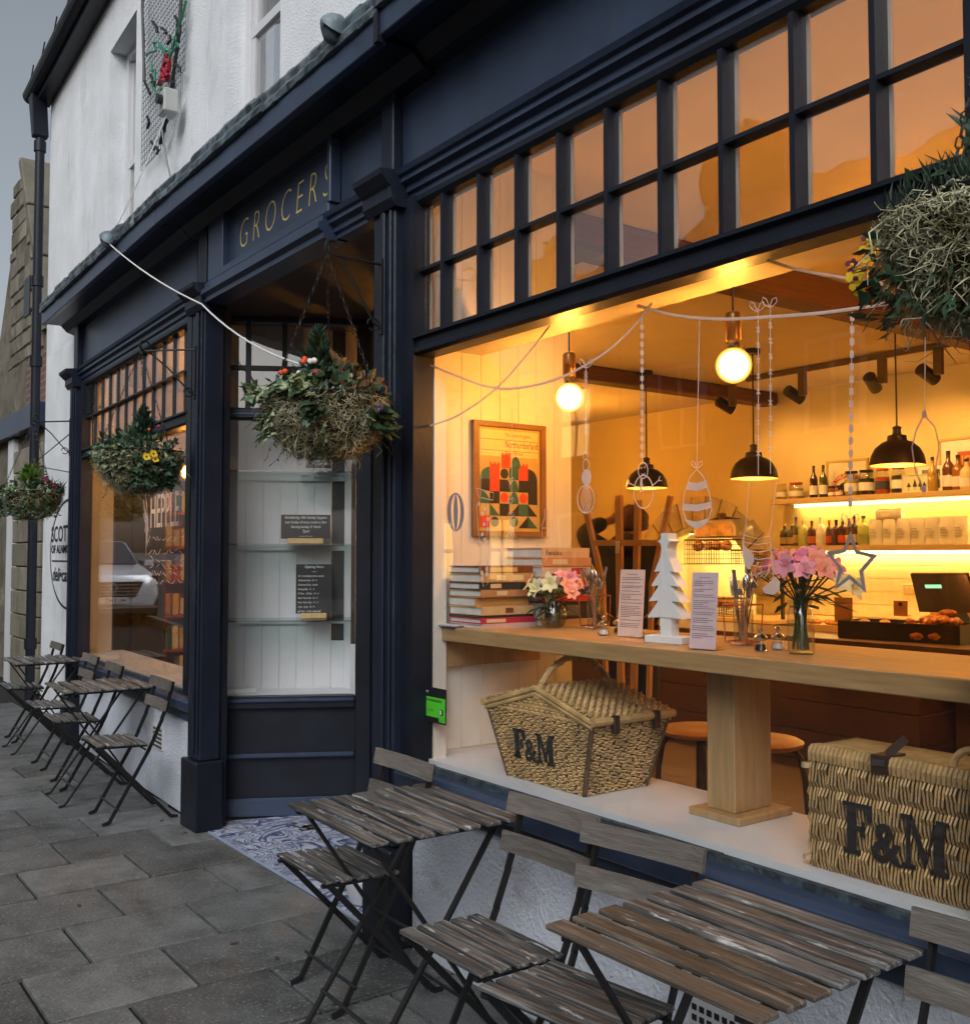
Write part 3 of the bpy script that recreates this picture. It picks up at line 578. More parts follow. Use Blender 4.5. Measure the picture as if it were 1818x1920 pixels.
# ================================================================== neighbour on the left: stone gabled house
nb = thing('stone_house', 'weathered stone and brick gabled house with steep coping beyond the downpipe', 'building', (-12.4, 2.6, 0))
NX0, NX1, NY = -17., -10.62, 2.62
RUB = mat('rubble_stone', (.14, .125, .095), .95, .35, 3., .9, 12.); layer_stain(RUB, (.07, .055, .04), 2.6, .5, .7, (1, 1, 1), .9); layer_stain(RUB, (.33, .31, .25), 3.4, .56, .7, (1, 1, 1), .7, 4.)
BRK = bpy.data.materials.new('old_brick'); BRK.use_nodes = True; MATS['old_brick'] = BRK
def _brk():
    n, l = nodes_of(BRK); b = n['Principled BSDF']; b.inputs['Roughness'].default_value = .9
    tc = n.new('ShaderNodeTexCoord'); mp = n.new('ShaderNodeMapping'); mp.inputs['Rotation'].default_value = (math.radians(90), 0, 0); l.new(tc.outputs['Object'], mp.inputs[0])
    bt = n.new('ShaderNodeTexBrick'); bt.inputs['Scale'].default_value = 1.; bt.inputs['Brick Width'].default_value = .23; bt.inputs['Row Height'].default_value = .078; bt.inputs['Mortar Size'].default_value = .010
    bt.inputs['Color1'].default_value = (.21, .085, .06, 1); bt.inputs['Color2'].default_value = (.12, .07, .055, 1); bt.inputs['Mortar'].default_value = (.20, .18, .15, 1); l.new(mp.outputs[0], bt.inputs['Vector'])
    l.new(bt.outputs['Color'], b.inputs['Base Color']); bp = n.new('ShaderNodeBump'); bp.inputs['Strength'].default_value = .6; bp.inputs['Distance'].default_value = .01; l.new(bt.outputs['Fac'], bp.inputs['Height']); bp.invert = True; l.new(bp.outputs[0], b.inputs['Normal'])
_brk()
GA, GB_ = (-13.05, 6.25), (-11.75, 4.15)          # coping line: apex, foot
MB().prism([(NX0, NY, 3.0), (NX1, NY, 3.0), (NX1, NY, 3.9), (GB_[0], NY, GB_[1] - .05), (GA[0], NY, GA[1] - .05), (GA[0] - 1.3, NY, GB_[1]), (NX0, NY, 4.1)], (0, .35, 0)).build('gable_wall', RUB, nb)
MB().box(-12.6, NX1 - .01, NY - .012, NY, 3.12, 3.78).build('brick_panel', BRK, nb)
d = Vector((GB_[0] - GA[0], 0, GB_[1] - GA[1])); up_ = Vector((-d.z, 0, d.x)).normalized()
if up_.z < 0: up_ = -up_
for i in range(3):
    a = Vector((GA[0], NY - .06, GA[1])) + d * (i / 3); b_ = Vector((GA[0], NY - .06, GA[1])) + d * ((i + 1) / 3 - .012)
    MB().prism([a, b_, b_ + up_ * .1, a + up_ * .1], (0, .46, 0)).build('coping_stone', STONE, nb, bevel=.012)
MB().bar((GB_[0] + .05, NY - .05, 4.1), (GB_[0] + .05, NY + .4, 4.1), .26, .2).build('kneeler', STONE, nb)
gr_ = random.Random(4)
zz = 3.80
while zz < 6.1:
    hh_ = gr_.uniform(.13, .24); xx = -13.7 + gr_.uniform(0, .2); xe = GB_[0] - .06 - max(0, (zz + hh_ - GB_[1])) * (GB_[0] - GA[0]) / (GA[1] - GB_[1])
    while xx < xe - .08:
        ww = min(gr_.uniform(.16, .42), xe - xx)
        if gr_.random() > .06: MB().box(xx + .008, xx + ww - .008, NY - .008 - gr_.uniform(0, .014), NY + .01, zz + .008, zz + hh_ - .008).build('stone', RUB if gr_.random() < .5 else STONE, nb, bevel=.014)
        xx += ww
    zz += hh_
MB().box(-17, NX1, NY + .01, NY + .5, 0, 3.0).build('ground_floor_wall', RUB, nb)
for r in range(10):                                   # ashlar pier, block by block
    z0 = .02 + r * .272; n_ = 3; off = 0 if r % 2 else .18
    xs = [-13.0, -12.72 + off, -12.2 + off, -11.62]
    for a, b_ in zip(xs, xs[1:]): MB().box(a + .006, b_ - .006, NY - .05 - rnd.uniform(0, .012), NY + .009, z0 + .005, z0 + .266).build('stone', STONE, nb, bevel=.01)
MB().prism([(-17, NY - .12, 2.92), (-11.6, NY - .12, 2.92), (-11.6, NY - .12, 3.17), (-17, NY - .12, 3.17)], (0, .129, 0)).build('shop_fascia', NAVY, nb)
MB().box(-13.35, -13.06, NY - .05, NY + .009, 0, 2.9).build('white_shopfront', WHITEP, nb)
MB().box(-12.75, -12.45, NY - .03, NY - .001, 4.3, 4.75).build('small_window', BLACK, nb)
# ================================================================== across the street (seen in the glass)
def house(x0, x1, h, ridge, m, lit, label, door_x):
    t = thing('terraced_house', label, 'building', ((x0 + x1) / 2, -10, 0), group='houses across the street')
    MB().box(x0, x1, -16, -9.6, -.01, h).build('wall', m, t)
    MB().prism([(x0 - .1, -9.3, h - .02), (x0 - .1, -12.8, ridge), (x0 - .1, -16.3, h - .02), (x0 - .1, -16.3, h - .12), (x0 - .1, -9.3, h - .12)], (x1 - x0 + .1, 0, 0)).build('roof', SLATE, t)
    ch = MB().box(x0 + .3, x0 + 1.5, -13.2, -12.4, ridge - .8, ridge + 1.2).build('chimney', BRK, t)
    for i in range(4): MB().lathe([(.11, 0), (.12, .3), (.09, .5), (.11, .55)], (x0 + .48 + i * .28, -12.8, ridge + 1.2), 10).build('chimney_pot', BRK, ch)
    n = max(2, int((x1 - x0) / 2.2))
    for i in range(n):
        for j, z in enumerate((.9, 3.5)):
            x = x0 + (i + .5) * (x1 - x0) / n
            f = MB().box(x - .55, x + .55, -9.6, -9.55, z, z + 1.5).build('window', WHITEP, t)
            on = (i, j) in lit
            for a in (-.25, .25):
                for b_ in (.37, 1.1): MB().box(x + a - .2, x + a + .2, -9.549, -9.54, z + b_ - .32, z + b_ + .32).build('window_pane', MATS['lit_window'] if on else BLACK, f)
    MB().box(door_x - .45, door_x + .45, -9.6, -9.54, 0, 2.1).build('door', NAVYD, t)
emission('lit_window', (1., .62, .20), 2.2)
house(-22, -14.5, 5.6, 8.6, STONE, {(0, 0), (1, 0), (2, 1)}, 'stone terraced house with lit lower windows across the street', -18)
house(-14.4, -8, 6.2, 9.0, RUB, set(), 'rubble stone terraced house with dark windows across the street', -13.9)
house(-7.9, -1.5, 5.0, 8.0, BRK, set(), 'red brick terraced house facing the shop', -7.3)
house(-1.4, 7.5, 5.8, 9.2, STONE, set(), 'wide stone terraced house with dark windows facing the shop', 2)
house(-31, -22.1, 5.4, 8.2, BRK, {(0, 0), (3, 0)}, 'long red brick terraced house at the far end of the street', -26)
# ================================================================== folding bistro tables and chairs
KID = {}
def reg(o, parent): KID.setdefault(parent.name, []).append(o); return o
def bent_slat(L, w, t, name):
    return MB().box(-L / 2, L / 2, -w / 2, w / 2, -t / 2, t / 2)
slat_t = bent_slat(.578, .0565, .013, 's').build('slat', SLAT, bevel=.0035); ST = slat_t.data; bpy.data.objects.remove(slat_t)
slat_s = bent_slat(.385, .0415, .013, 's').build('slat', SLAT, bevel=.0035); SS = slat_s.data; bpy.data.objects.remove(slat_s)
bk = MB(); n = 6                                     # slightly curved back slat
for i in range(n):
    xa, xb = -.195 + .39 * i / n, -.195 + .39 * (i + 1) / n; ca, cb = .016 * (1 - (xa / .195) ** 2), .016 * (1 - (xb / .195) ** 2)
    bk.add([(xa, ca, -.029), (xb, cb, -.029), (xb, cb + .014, -.029), (xa, ca + .014, -.029), (xa, ca, .029), (xb, cb, .029), (xb, cb + .014, .029), (xa, ca + .014, .029)],
           [(0, 3, 2, 1), (4, 5, 6, 7), (0, 1, 5, 4), (2, 3, 7, 6)] + ([(0, 4, 7, 3)] if i == 0 else []) + ([(1, 2, 6, 5)] if i == n - 1 else []))
bko = bk.build('back_slat', SLATB); bmm = bmesh.new(); bmm.from_mesh(bko.data); bmesh.ops.remove_doubles(bmm, verts=bmm.verts, dist=1e-5); bmm.to_mesh(bko.data); bmm.free(); SB_ = bko.data; bpy.data.objects.remove(bko)
def inst(me, name, parent, loc, rot=(0, 0, 0), sc=(1, 1, 1)):
    o = bpy.data.objects.new(name, me); COL.objects.link(o); o.parent = parent; o.location = loc; o.rotation_euler = rot; o.scale = sc; return reg(o, parent)
def lpart(mb, name, m, parent, **k): return reg(mb.build(name, m, parent, **k), parent)
def make_table():
    t = thing('bistro_table', 'x', 'table', (0, 0, 0), 0, 'slatted bistro tables on the pavement')
    for i in range(7): inst(ST, 'slat', t, (0, .038 + i * .0785, .6865), (rnd.uniform(-.01, .01), 0, rnd.uniform(-.006, .006)))
    for s in (-1, 1):
        x = s * .235
        lpart(MB().bar((x, .02, .672), (x, .53, .672), .022, .012, (1, 0, 0)), 'side_rail', STEEL, t)
        lpart(MB().bar((x - s * .012, .05, .665), (x - s * .012, .50, .012), .020, .010, (1, 0, 0)).bar((x - s * .012, .50, .012), (x - s * .012, .535, .004), .022, .010, (1, 0, 0)), 'leg', STEEL, t)
        lpart(MB().bar((x - s * .035, .50, .665), (x - s * .035, .045, .012), .020, .010, (1, 0, 0)).bar((x - s * .035, .045, .012), (x - s * .035, .01, .004), .022, .010, (1, 0, 0)), 'leg', STEEL, t)
    for y, z in ((.44, .10), (.10, .10), (.27, .335), (.48, .64)): lpart(MB().tube([(-.21, y, z), (.21, y, z)], .006, 6), 'crossbar', STEEL, t)
    return t
def make_chair():
    t = thing('bistro_chair', 'x', 'chair', (0, 0, 0), 0, 'folding bistro chairs along the shopfront')
    for i in range(5): inst(SS, 'slat', t, (0, .027 + i * .0585, .4465 - .012 * i / 4), (rnd.uniform(-.012, .012), 0, rnd.uniform(-.008, .008)))
    inst(SB_, 'back_slat', t, (0, .372, .640), (-.20, 0, 0)); inst(SB_, 'back_slat', t, (0, .397, .752), (-.20, 0, 0))
    for s in (-1, 1):
        x = s * .170
        lpart(MB().bar((x, .005, .432), (x, .285, .424), .020, .010, (1, 0, 0)), 'side_rail', STEEL, t)
        path = [(.05, .004), (.085, .012), (.30, .40), (.325, .455), (.368, .56), (.402, .655), (.428, .768)]; m = MB()
        xl = s * .158
        for (ya, za), (yb, zb) in zip(path, path[1:]): m.bar((xl, ya, za), (xl, yb + .004 * (yb > ya), zb + .004), .009, .020, (1, 0, 0))
        lpart(m, 'leg', STEEL, t)
        path = [(.02, .44), (.42, .012), (.46, .004)]; m = MB(); xs = s * .183
        for (ya, za), (yb, zb) in zip(path, path[1:]): m.bar((xs, ya, za), (xs, yb, zb), .009, .020, (1, 0, 0))
        lpart(m, 'leg', STEEL, t)
    for y, z in ((.12, .09), (.36, .08), (.03, .432), (.27, .405)): lpart(MB().tube([(-.19, y, z), (.19, y, z)], .0055, 6), 'crossbar', STEEL, t)
    return t
tab = make_table(); chair = make_chair()
def place(proto, first, x, y, rz, label, z=.003):
    if first: proto.location = (x, y, z); proto.rotation_euler = (0, 0, rz); proto['label'] = label; return proto
    return copy_thing(proto, KID, (x, y, z), rz, label)
R = math.radians
SLATBR = mat('brown_weathered_slat', (.078, .059, .044), .6, .5, 3., .5, 9., stretch=(2.2, 34, 34), rand=.3); layer_stain(SLATBR, (.30, .26, .20), 3.2, .52, .7, (1.0, 18, 18), .8, 2.2, True); layer_stain(SLATBR, (.55, .54, .5), 7., .62, .68, (1.0, 6, 6), .9, 5.3, True)
def brown(t):
    for o in [k for k in kids(t) if k.name.startswith('slat')][:3]: o.material_slots[0].link = 'OBJECT'; o.material_slots[0].material = SLATBR
place(tab, True, -1.455, 1.43, R(.6), 'weathered slatted table nearest the camera with brownish front slats')
place(tab, False, -2.79, 1.435, R(-1.5), 'worn grey slatted table in front of the shop entrance')
place(tab, False, -6.62, 1.55, R(-2), 'slatted table below the left window, nearer of the two on the left')
place(tab, False, -8.52, 1.66, R(-2.5), 'slatted table farthest away, under the red flowered hanging basket')
place(chair, True, -3.155, 1.53, R(-1), 'folding chair beside the entrance with the white bowl behind its legs')
place(chair, False, -2.28, 1.505, R(1), 'folding chair between the two nearest tables with a pale worn patch on its seat')
place(chair, False, -1.85, 1.49, R(8), 'folding chair at the bottom edge, half under the nearest table')
place(chair, False, -.985, 1.55, R(1), 'folding chair at the right edge below the flat wicker hamper')
place(chair, False, -6.00, 1.60, R(-2), 'folding chair standing alone against the navy pilaster left of the entrance')
place(chair, False, -7.02, 1.62, R(-3), 'folding chair partly behind the nearer table under the left window')
place(chair, False, -7.74, 1.66, R(-2), 'folding chair between the two tables under the left window')
place(chair, False, -8.98, 1.72, R(-2), 'folding chair farthest along the row, by the white painted wall')

brown(tab)
bowl = MB().lathe([(.062, 0), (.066, .004), (.092, .098), (.088, .098), (.062, .012), (.0001, .010)], Z(668, 1690, .012) + Vector((0.02, .03, 0)), 28).build('pet_bowl', WHITEP, smooth=True)
tag(bowl, 'white pet bowl on the mosaic threshold beside the entrance', 'bowl')

# ================================================================== hanging baskets
def leaf(mb, c, d, nrm, L, W):
    d, nrm = Vector(d).normalized(), Vector(nrm).normalized(); s = d.cross(nrm); s = s.normalized() if s.length > 1e-4 else Vector((1, 0, 0)); nn = s.cross(d)
    c = Vector(c); return mb.add([c, c + d * L * .45 + s * W / 2 - nn * W * .15, c + d * L - nn * L * .2, c + d * L * .45 - s * W / 2 - nn * W * .15], [(0, 1, 2), (0, 2, 3)])
def ivy(mb, c, d, nrm, L):
    d, nrm = Vector(d).normalized(), Vector(nrm).normalized(); s = d.cross(nrm); s = s.normalized() if s.length > 1e-4 else Vector((1, 0, 0)); nn = s.cross(d); c = Vector(c)
    P = lambda a, b, h=0: c + d * a * L + s * b * L + nn * h * L
    return mb.add([P(0, 0, .06), P(.1, .32), P(.25, .52, -.05), P(.48, .28), P(1, 0, -.12), P(.48, -.28), P(.25, -.52, -.05), P(.1, -.32)], [(0, 1, 2, 3), (0, 3, 4), (0, 4, 5), (0, 5, 6, 7)])
def pansy(parent, c, d, size, col, eye, name='pansy'):
    d = Vector(d).normalized(); u = d.orthogonal().normalized(); w = d.cross(u); m = MB(); c = Vector(c)
    for k, (a, r) in enumerate(((0, 1), (1.25, 1), (2.5, .9), (3.75, .9), (5.0, 1.))):
        dd = u * math.cos(a) + w * math.sin(a); ss = d.cross(dd); cc = c + d * .002 * k
        m.add([cc, cc + dd * .55 * size * r + ss * .5 * size, cc + dd * size * r + ss * .25 * size + d * .12 * size, cc + dd * size * r - ss * .25 * size + d * .12 * size, cc + dd * .55 * size * r - ss * .5 * size], [(0, 1, 2, 3, 4)])
    f = m.build(name, col, parent, recalc=False)
    MB().sphere(c + d * .006, size * .28, 6, 4).build('flower_eye', eye, f)
    return f
YEL, PURP, MAGE, REDB, PWHITE, MAROON = paint('yellow_petal', (.75, .52, .02)), paint('violet_petal', (.05, .015, .30)), paint('magenta_petal', (.32, .02, .09)), paint('orange_berry', (.75, .10, .02), .25), paint('white_berry', (.7, .7, .66), .4), paint('maroon_petal', (.09, .006, .03))
CONIF = mat('conifer_green', (.012, .035, .016), .6, .5, 30.); PCONIF = mat('bright_conifer', (.07, .16, .02), .6, .4, 30.)
BASKET = []
def hanging_basket(c, Rb, seed, label, hookz, wall_y, spec):
    r = random.Random(seed); c = Vector(c)
    away = Vector((c.x, c.y, 0)).normalized(); rgt = Vector((away.y, -away.x, 0)); VF = lambda p: rgt * p[0] + away * p[1] + Vector((0, 0, p[2])); A0 = math.atan2(rgt.y, rgt.x)   # street-side frame: x along the pavement, -y towards a passer-by
    t = thing('hanging_basket', label, 'hanging basket', c, 0, 'hanging flower baskets on the shopfront')
    H = Rb * .98
    def surf(a, b): return c + Vector((Rb * math.sin(b) * math.cos(a), Rb * math.sin(b) * math.sin(a), -H * math.cos(b)))  # b: 0 bottom .. pi/2 rim
    # mossy lining: lumpy bowl
    m = MB(); na, nb_ = 30, 10; vs, fs = [], []
    for j in range(nb_ + 1):
        for i in range(na):
            a, b = 2 * math.pi * i / na, (math.pi / 2) * (j + .15) / (nb_ + .15); p = surf(a, b); k = mnoise.noise(p * 14 + Vector((seed, 0, 0))) * .022
            vs.append(p + (p - c).normalized() * k)
    for j in range(nb_):
        for i in range(na): fs.append((j * na + i, j * na + (i + 1) % na, (j + 1) * na + (i + 1) % na, (j + 1) * na + i))
    fs.append(tuple(reversed(range(na)))); top = len(vs); vs.append(c + Vector((0, 0, .03)))
    for i in range(na): fs.append((nb_ * na + i, nb_ * na + (i + 1) % na, top))
    m.add(vs, fs).build('moss_lining', MOSSB, t, smooth=True)
    st = MB()
    for i in range(spec.get('strands', 1500)):
        a, b = r.uniform(0, 2 * math.pi), math.acos(1 - r.uniform(.03, 1.0)); b = min(b, math.pi / 2); p = surf(a, b); nrm = (p - c).normalized()
        tx = Vector((r.uniform(-1, 1), r.uniform(-1, 1), r.uniform(-1, .7))); tx = (tx - nrm * tx.dot(nrm) * .8).normalized()
        L = r.uniform(.012, .034); q = p + nrm * r.uniform(-.004, .018); w = r.uniform(.0007, .0017)
        if r.random() < .035: L *= 2.2; tx = (tx + Vector((0, 0, -1.4))).normalized()
        rv = lambda k: Vector((r.uniform(-1, 1), r.uniform(-1, 1), r.uniform(-1, 1))) * L * k
        k1 = q + tx * L * .35 + nrm * L * r.uniform(.1, .5) + rv(.25); k2 = k1 + tx * L * .3 + rv(.4); k3 = k2 + tx * L * .3 - nrm * L * r.uniform(0, .3) + rv(.4)
        st.tube([q, k1, k2, k3], [w, w, w * .8, w * .3], 3, cap=False)
    st.build('moss', MOSS, t, recalc=False, kind='stuff')
    MB().tube(arc(c + Vector((0, 0, .004)), Rb + .008, Rb + .008, 0, 2 * math.pi, 36, (1, 0, 0), (0, 1, 0))[:-1], .0045, 6, closed=True).build('rim', STEEL, t, smooth=True)
    for k in range(6):
        a = k * math.pi / 3 + .3; MB().tube([surf(a, math.pi / 2 * j / 8) * 1.0 + (surf(a, math.pi / 2 * j / 8) - c).normalized() * .008 for j in range(9)], .0025, 4).build('wire_rib', STEEL, t)
    # chains
    top = Vector((c.x, c.y, hookz))
    for k in range(3):
        a = k * 2 * math.pi / 3 + .5; p0 = c + Vector((Rb * math.cos(a), Rb * math.sin(a), .005)); m = MB(); n = int((top - p0).length / .024); d = (top - p0).normalized()
        for i in range(n):
            q = p0 + d * (i + .5) * (top - p0).length / n; u = d.orthogonal().normalized(); w = d.cross(u); s_ = u if i % 2 else w
            m.tube([q + d * .0155 * math.cos(th) + s_ * .0062 * math.sin(th) for th in [2 * math.pi * j / 6 for j in range(6)]], .0019, 3, closed=True)
        m.build('chain', STEEL, t, recalc=False)
    MB().tube(arc(top + Vector((0, 0, .014)), .014, .016, -math.pi / 2, math.pi, 10), .003, 5).build('hook', STEEL, t)
    # foliage
    def foliage(name, m_, n, amin, amax, rmin, rmax, zmin, zmax, Lr, shape, out=.5, upv=.5):
        mb = MB()
        for i in range(n):
            a = A0 + r.uniform(amin, amax); rr = Rb * r.uniform(rmin, rmax); p = c + Vector((rr * math.cos(a), rr * math.sin(a), r.uniform(zmin, zmax) * (1.15 - .75 * min(1, rr / Rb) if zmax > .04 else 1)))
            d = Vector((math.cos(a) * out, math.sin(a) * out, upv)) + Vector((r.uniform(-1, 1), r.uniform(-1, 1), r.uniform(-1, 1))) * .7
            nr = Vector((math.cos(a), math.sin(a), .8)) + Vector((r.uniform(-1, 1), r.uniform(-1, 1), r.uniform(-1, 1))) * .5
            L = r.uniform(*Lr); (ivy(mb, p, d, nr, L) if shape == 'ivy' else leaf(mb, p, d, nr, L, L * (.5 if shape == 'leaf' else .13)))
        mb.build(name, m_, t, recalc=False, kind='stuff')
    for f in spec['foliage']: foliage(*f)
    for (mat_, off, h, w, n, fan) in spec.get('conifers', ()):
        mb = MB(); b0 = c + VF(off); mb.tube([b0, b0 + Vector((0, 0, h * .9))], [.005, .002], 5)
        for i in range(n):
            f = r.random(); a = r.uniform(0, 2 * math.pi); k = (1 - f) ** .7 if not fan else .35 + .65 * math.sin(math.pi * min(1, f + .25)); rr = w * k * r.uniform(.5, 1)
            p = b0 + Vector((math.cos(a) * rr * .35, math.sin(a) * rr * .35, f * h * .85)); d = Vector((math.cos(a) * .75, math.sin(a) * .75, r.uniform(.7, 1.7)))
            L = rr * r.uniform(.5, .9) + .02; leaf(mb, p, d, (r.uniform(-1, 1), r.uniform(-1, 1), .3), L, L * (.24 if not fan else .30))
        mb.build('small_conifer', mat_, t, recalc=False)
    V = Vector
    for (nm, off, d, size, col, eye) in spec.get('flowers', ()): pansy(t, c + VF(off), VF(d), size, col, eye, nm)
    for off, rad, col in spec.get('berries', ()): MB().sphere(c + VF(off), rad, 8, 6).build('berry', col, t, smooth=True)
    for tail in range(spec.get('tails', 6)):
        a = A0 + r.uniform(math.pi, 2 * math.pi); p = surf(a, r.uniform(.5, 1.5)); mb = MB(); pts = [p]
        for i in range(6): pts.append(pts[-1] + V((math.cos(a) * .012 + r.uniform(-.01, .01), math.sin(a) * .012 + r.uniform(-.01, .01), -.02 * (1 if i > 1 else -.3))))
        mb.tube(pts, .0012, 4); 
        for q in pts[1:]: ivy(mb, q, (r.uniform(-1, 1), r.uniform(-1, 1), -.6), (math.cos(a), math.sin(a), .4), r.uniform(.014, .024))
        mb.build('ivy_trail', LEAFV if tail % 2 else LEAF, t, recalc=False)
    return t
PI = math.pi
HB = {}
def bracket(x, y, z, hx, left, label):
    """wall bracket: back plate, arm, diagonal stay with a curl"""
    xf = XL if left else None; P_ = lambda *p: (XL @ Vector(p)) if left else Vector(p)
    t = thing('basket_bracket', label, 'bracket', P_(x, y, z), 0, 'wrought iron basket brackets')
    MB().box(x - .012, x + .012, y - .004, y + .004, z - .28, z + .02).build('back_plate', STEEL, t, xf=xf)
    hy = 1.78
    arm = [(x, y, z), (hx, hy + .02, z)] + [(hx, hy + .02 - .028 * math.sin(a), z + .03 - .028 * math.cos(a)) for a in [i * .45 for i in range(11)]]
    MB().tube(arm, .0058, 6).build('arm', STEEL, t, xf=xf)
    MB().tube([(x, y, z - .26), (x, y - .03, z - .24), ((x + hx) / 2, (y + hy) / 2, z - .10), (hx, hy + .05, z - .008)], .005, 6).build('stay', STEEL, t, xf=xf)
    MB().tube([(x, y - .035 - .025 * math.cos(a), z - .245 + .025 * math.sin(a)) for a in [i * .5 for i in range(12)]], .004, 5).build('scroll', STEEL, t, xf=xf)
    return P_(hx, hy, z)
h3 = bracket(-3.46, 2.018, 2.66, -3.46, False, 'black iron bracket on the pilaster right of the entrance')
h2 = bracket(-5.52, 2.018, 2.66, -5.72, False, 'black iron bracket on the pilaster left of the entrance')
h1 = bracket(-8.62, 2.018, 2.60, -8.84, True, 'black iron bracket on the far left pilaster')
h4 = bracket(-.91, 2.018, 2.66, -.91, False, 'black iron bracket on the pilaster right of the big window')
ang = lambda deg: math.radians(deg)
common = [('soft_leaves', LEAFY, 70, 0, 2 * PI, .3, 1.1, .0, .13, (.02, .04), 'leaf', .7, .4), ('leaves', LEAF, 230, 0, 2 * PI, .1, 1.0, .0, .14, (.03, .06), 'leaf', .6, .6), ('rim_leaves', LEAF, 90, 0, 2 * PI, .9, 1.06, -.03, .035, (.025, .045), 'ivy', .8, -.1)]
b3 = Vector((h3.x, h3.y, 2.095))
hanging_basket(b3, .222, 3, 'mossy hanging basket by the entrance with orange berries and a violet primrose', h3.z, 2.0, dict(strands=5200, tails=7, foliage=common + [
    ('variegated_ivy', LEAFV, 120, ang(165), ang(255), .55, 1.28, -.05, .09, (.035, .065), 'ivy', .8, .0), ('bronze_leaves', mat('bronze_leaf', (.10, .06, .025), .5, .5, 30.), 260, ang(-70), ang(70), .2, 1.05, .02, .17, (.02, .045), 'leaf', .3, 1.),
    ('side_leaves', LEAF, 60, ang(-48), ang(-20), .98, 1.1, -.12, -.03, (.05, .09), 'leaf', 1., -.4), ('front_leaves', LEAF, 34, ang(-108), ang(-92), 1.0, 1.08, -.11, -.03, (.03, .05), 'ivy', 1., -.2), ('left_tuft', LEAFV, 40, ang(170), ang(215), 1.0, 1.1, -.16, -.06, (.03, .05), 'ivy', .8, -.6)],
    conifers=[(CONIF, (-.03, .0, .05), .27, .11, 420, False)], berries=[((-.08, -.11, .135), .011, REDB), ((-.085, -.125, .122), .011, REDB), ((-.15, -.12, .085), .011, REDB), ((-.165, -.12, .08), .010, REDB), ((-.06, -.12, .125), .012, PWHITE), ((-.045, -.12, .128), .012, PWHITE), ((-.10, -.15, .075), .010, PWHITE), ((-.04, -.15, .08), .010, paint('red_berry', (.4, .03, .04), .3))],
    flowers=[('primrose', (.165, -.150, -.045), (.35, -.9, .1), .024, PURP, YEL), ('primrose', (.188, -.130, -.052), (.55, -.8, .0), .024, PURP, YEL), ('primrose', (.178, -.145, -.072), (.45, -.85, -.2), .024, PURP, YEL)]))
b2 = Vector((h2.x, h2.y, 2.08))
hanging_basket(b2, .225, 12, 'mossy hanging basket with yellow pansies in front of the left window', h2.z, 2.0, dict(strands=3400, tails=5, foliage=common + [
    ('fine_leaves', LEAF, 200, ang(170), ang(300), .3, 1., .03, .17, (.02, .04), 'needle', .2, 1.2), ('pale_leaves', LEAFV, 130, ang(170), ang(260), .85, 1.12, -.10, .03, (.02, .04), 'ivy', .7, -.2), ('dark_leaves', LEAF, 150, ang(-100), ang(-40), .98, 1.08, -.20, -.04, (.03, .05), 'ivy', .8, -.3)],
    conifers=[(CONIF, (.02, .0, .06), .24, .10, 400, False)], berries=[((.10, -.1, .14), .011, MAGE), ((.05, -.12, .12), .009, REDB)],
    flowers=[('pansy', (.035, -.262, -.045), (0.2, -1, 0), .022, YEL, MAROON), ('pansy', (.07, -.258, -.028), (.3, -1, .1), .022, YEL, MAROON), ('pansy', (.08, -.256, -.055), (.3, -1, -.1), .020, YEL, MAROON)]))
b1 = Vector((h1.x, h1.y, 2.02))
hanging_basket(b1, .22, 21, 'hanging basket at far left with a lime green conifer and magenta flowers', h1.z, 2.0, dict(strands=2400, tails=5, foliage=common + [
    ('pale_leaves', LEAFV, 150, ang(170), ang(300), .75, 1.14, -.05, .06, (.025, .045), 'ivy', .6, .0), ('green_leaves', LEAF, 200, ang(180), ang(330), .96, 1.08, -.2, .0, (.025, .045), 'ivy', .7, -.3), ('yellow_leaves', LEAFY, 60, ang(0), ang(90), .1, .5, .12, .24, (.03, .05), 'leaf', .2, 1.), ('spiky_leaves', LEAF, 60, ang(-60), ang(30), .6, 1.05, .02, .12, (.05, .09), 'needle', .6, .8)],
    conifers=[(PCONIF, (-.03, -.06, .05), .19, .10, 330, True)], berries=[((-.24, -.08, .03), .012, PURP), ((-.235, -.09, -.07), .012, PURP)],
    flowers=[('cyclamen', (.10 + .02 * i, -.12 + .012 * i, .10 - .018 * i), (.4, -1, .3), .026, MAGE, MAROON) for i in range(5)]))
b4 = Vector((h4.x + .045, h4.y, 2.10))
hanging_basket(b4, .20, 33, 'large mossy hanging basket at the upper right with yellow violas', h4.z, 2.0, dict(strands=9000, tails=4, foliage=[
    ('leaves', LEAF, 160, 0, 2 * PI, .1, .9, .0, .10, (.03, .06), 'leaf', .6, .6), ('heather', mat('heather_green', (.015, .032, .016), .6, .5, 30.), 620, ang(100), ang(300), .2, 1.05, .01, .09, (.03, .055), 'needle', .25, 1.3),
    ('side_leaves', LEAF, 75, ang(150), ang(215), 1.0, 1.2, -.17, -.03, (.03, .05), 'leaf', .9, -.1), ('lower_leaves', LEAF, 60, ang(170), ang(260), .9, 1.05, -.20, -.12, (.02, .04), 'leaf', .7, -.6)],
    conifers=[(mat('skimmia_leaf', (.022, .062, .026), .4, .4, 30.), (.03, -.02, .04), .30, .16, 120, True)],
    flowers=[('viola', (-.245, .05, -.022), (-.5, -.7, .1), .021, YEL, MAROON), ('viola', (-.265, .03, -.075), (-.5, -.8, 0), .022, YEL, MAROON), ('viola', (-.272, .03, -.05), (-.4, -.8, .3), .014, MAROON, YEL), ('viola', (-.245, .05, -.0), (-.4, -.8, .3), .014, MAROON, YEL), ('viola', (-.262, .03, -.092), (-.4, -.8, -.3), .016, YEL, MAROON)]))

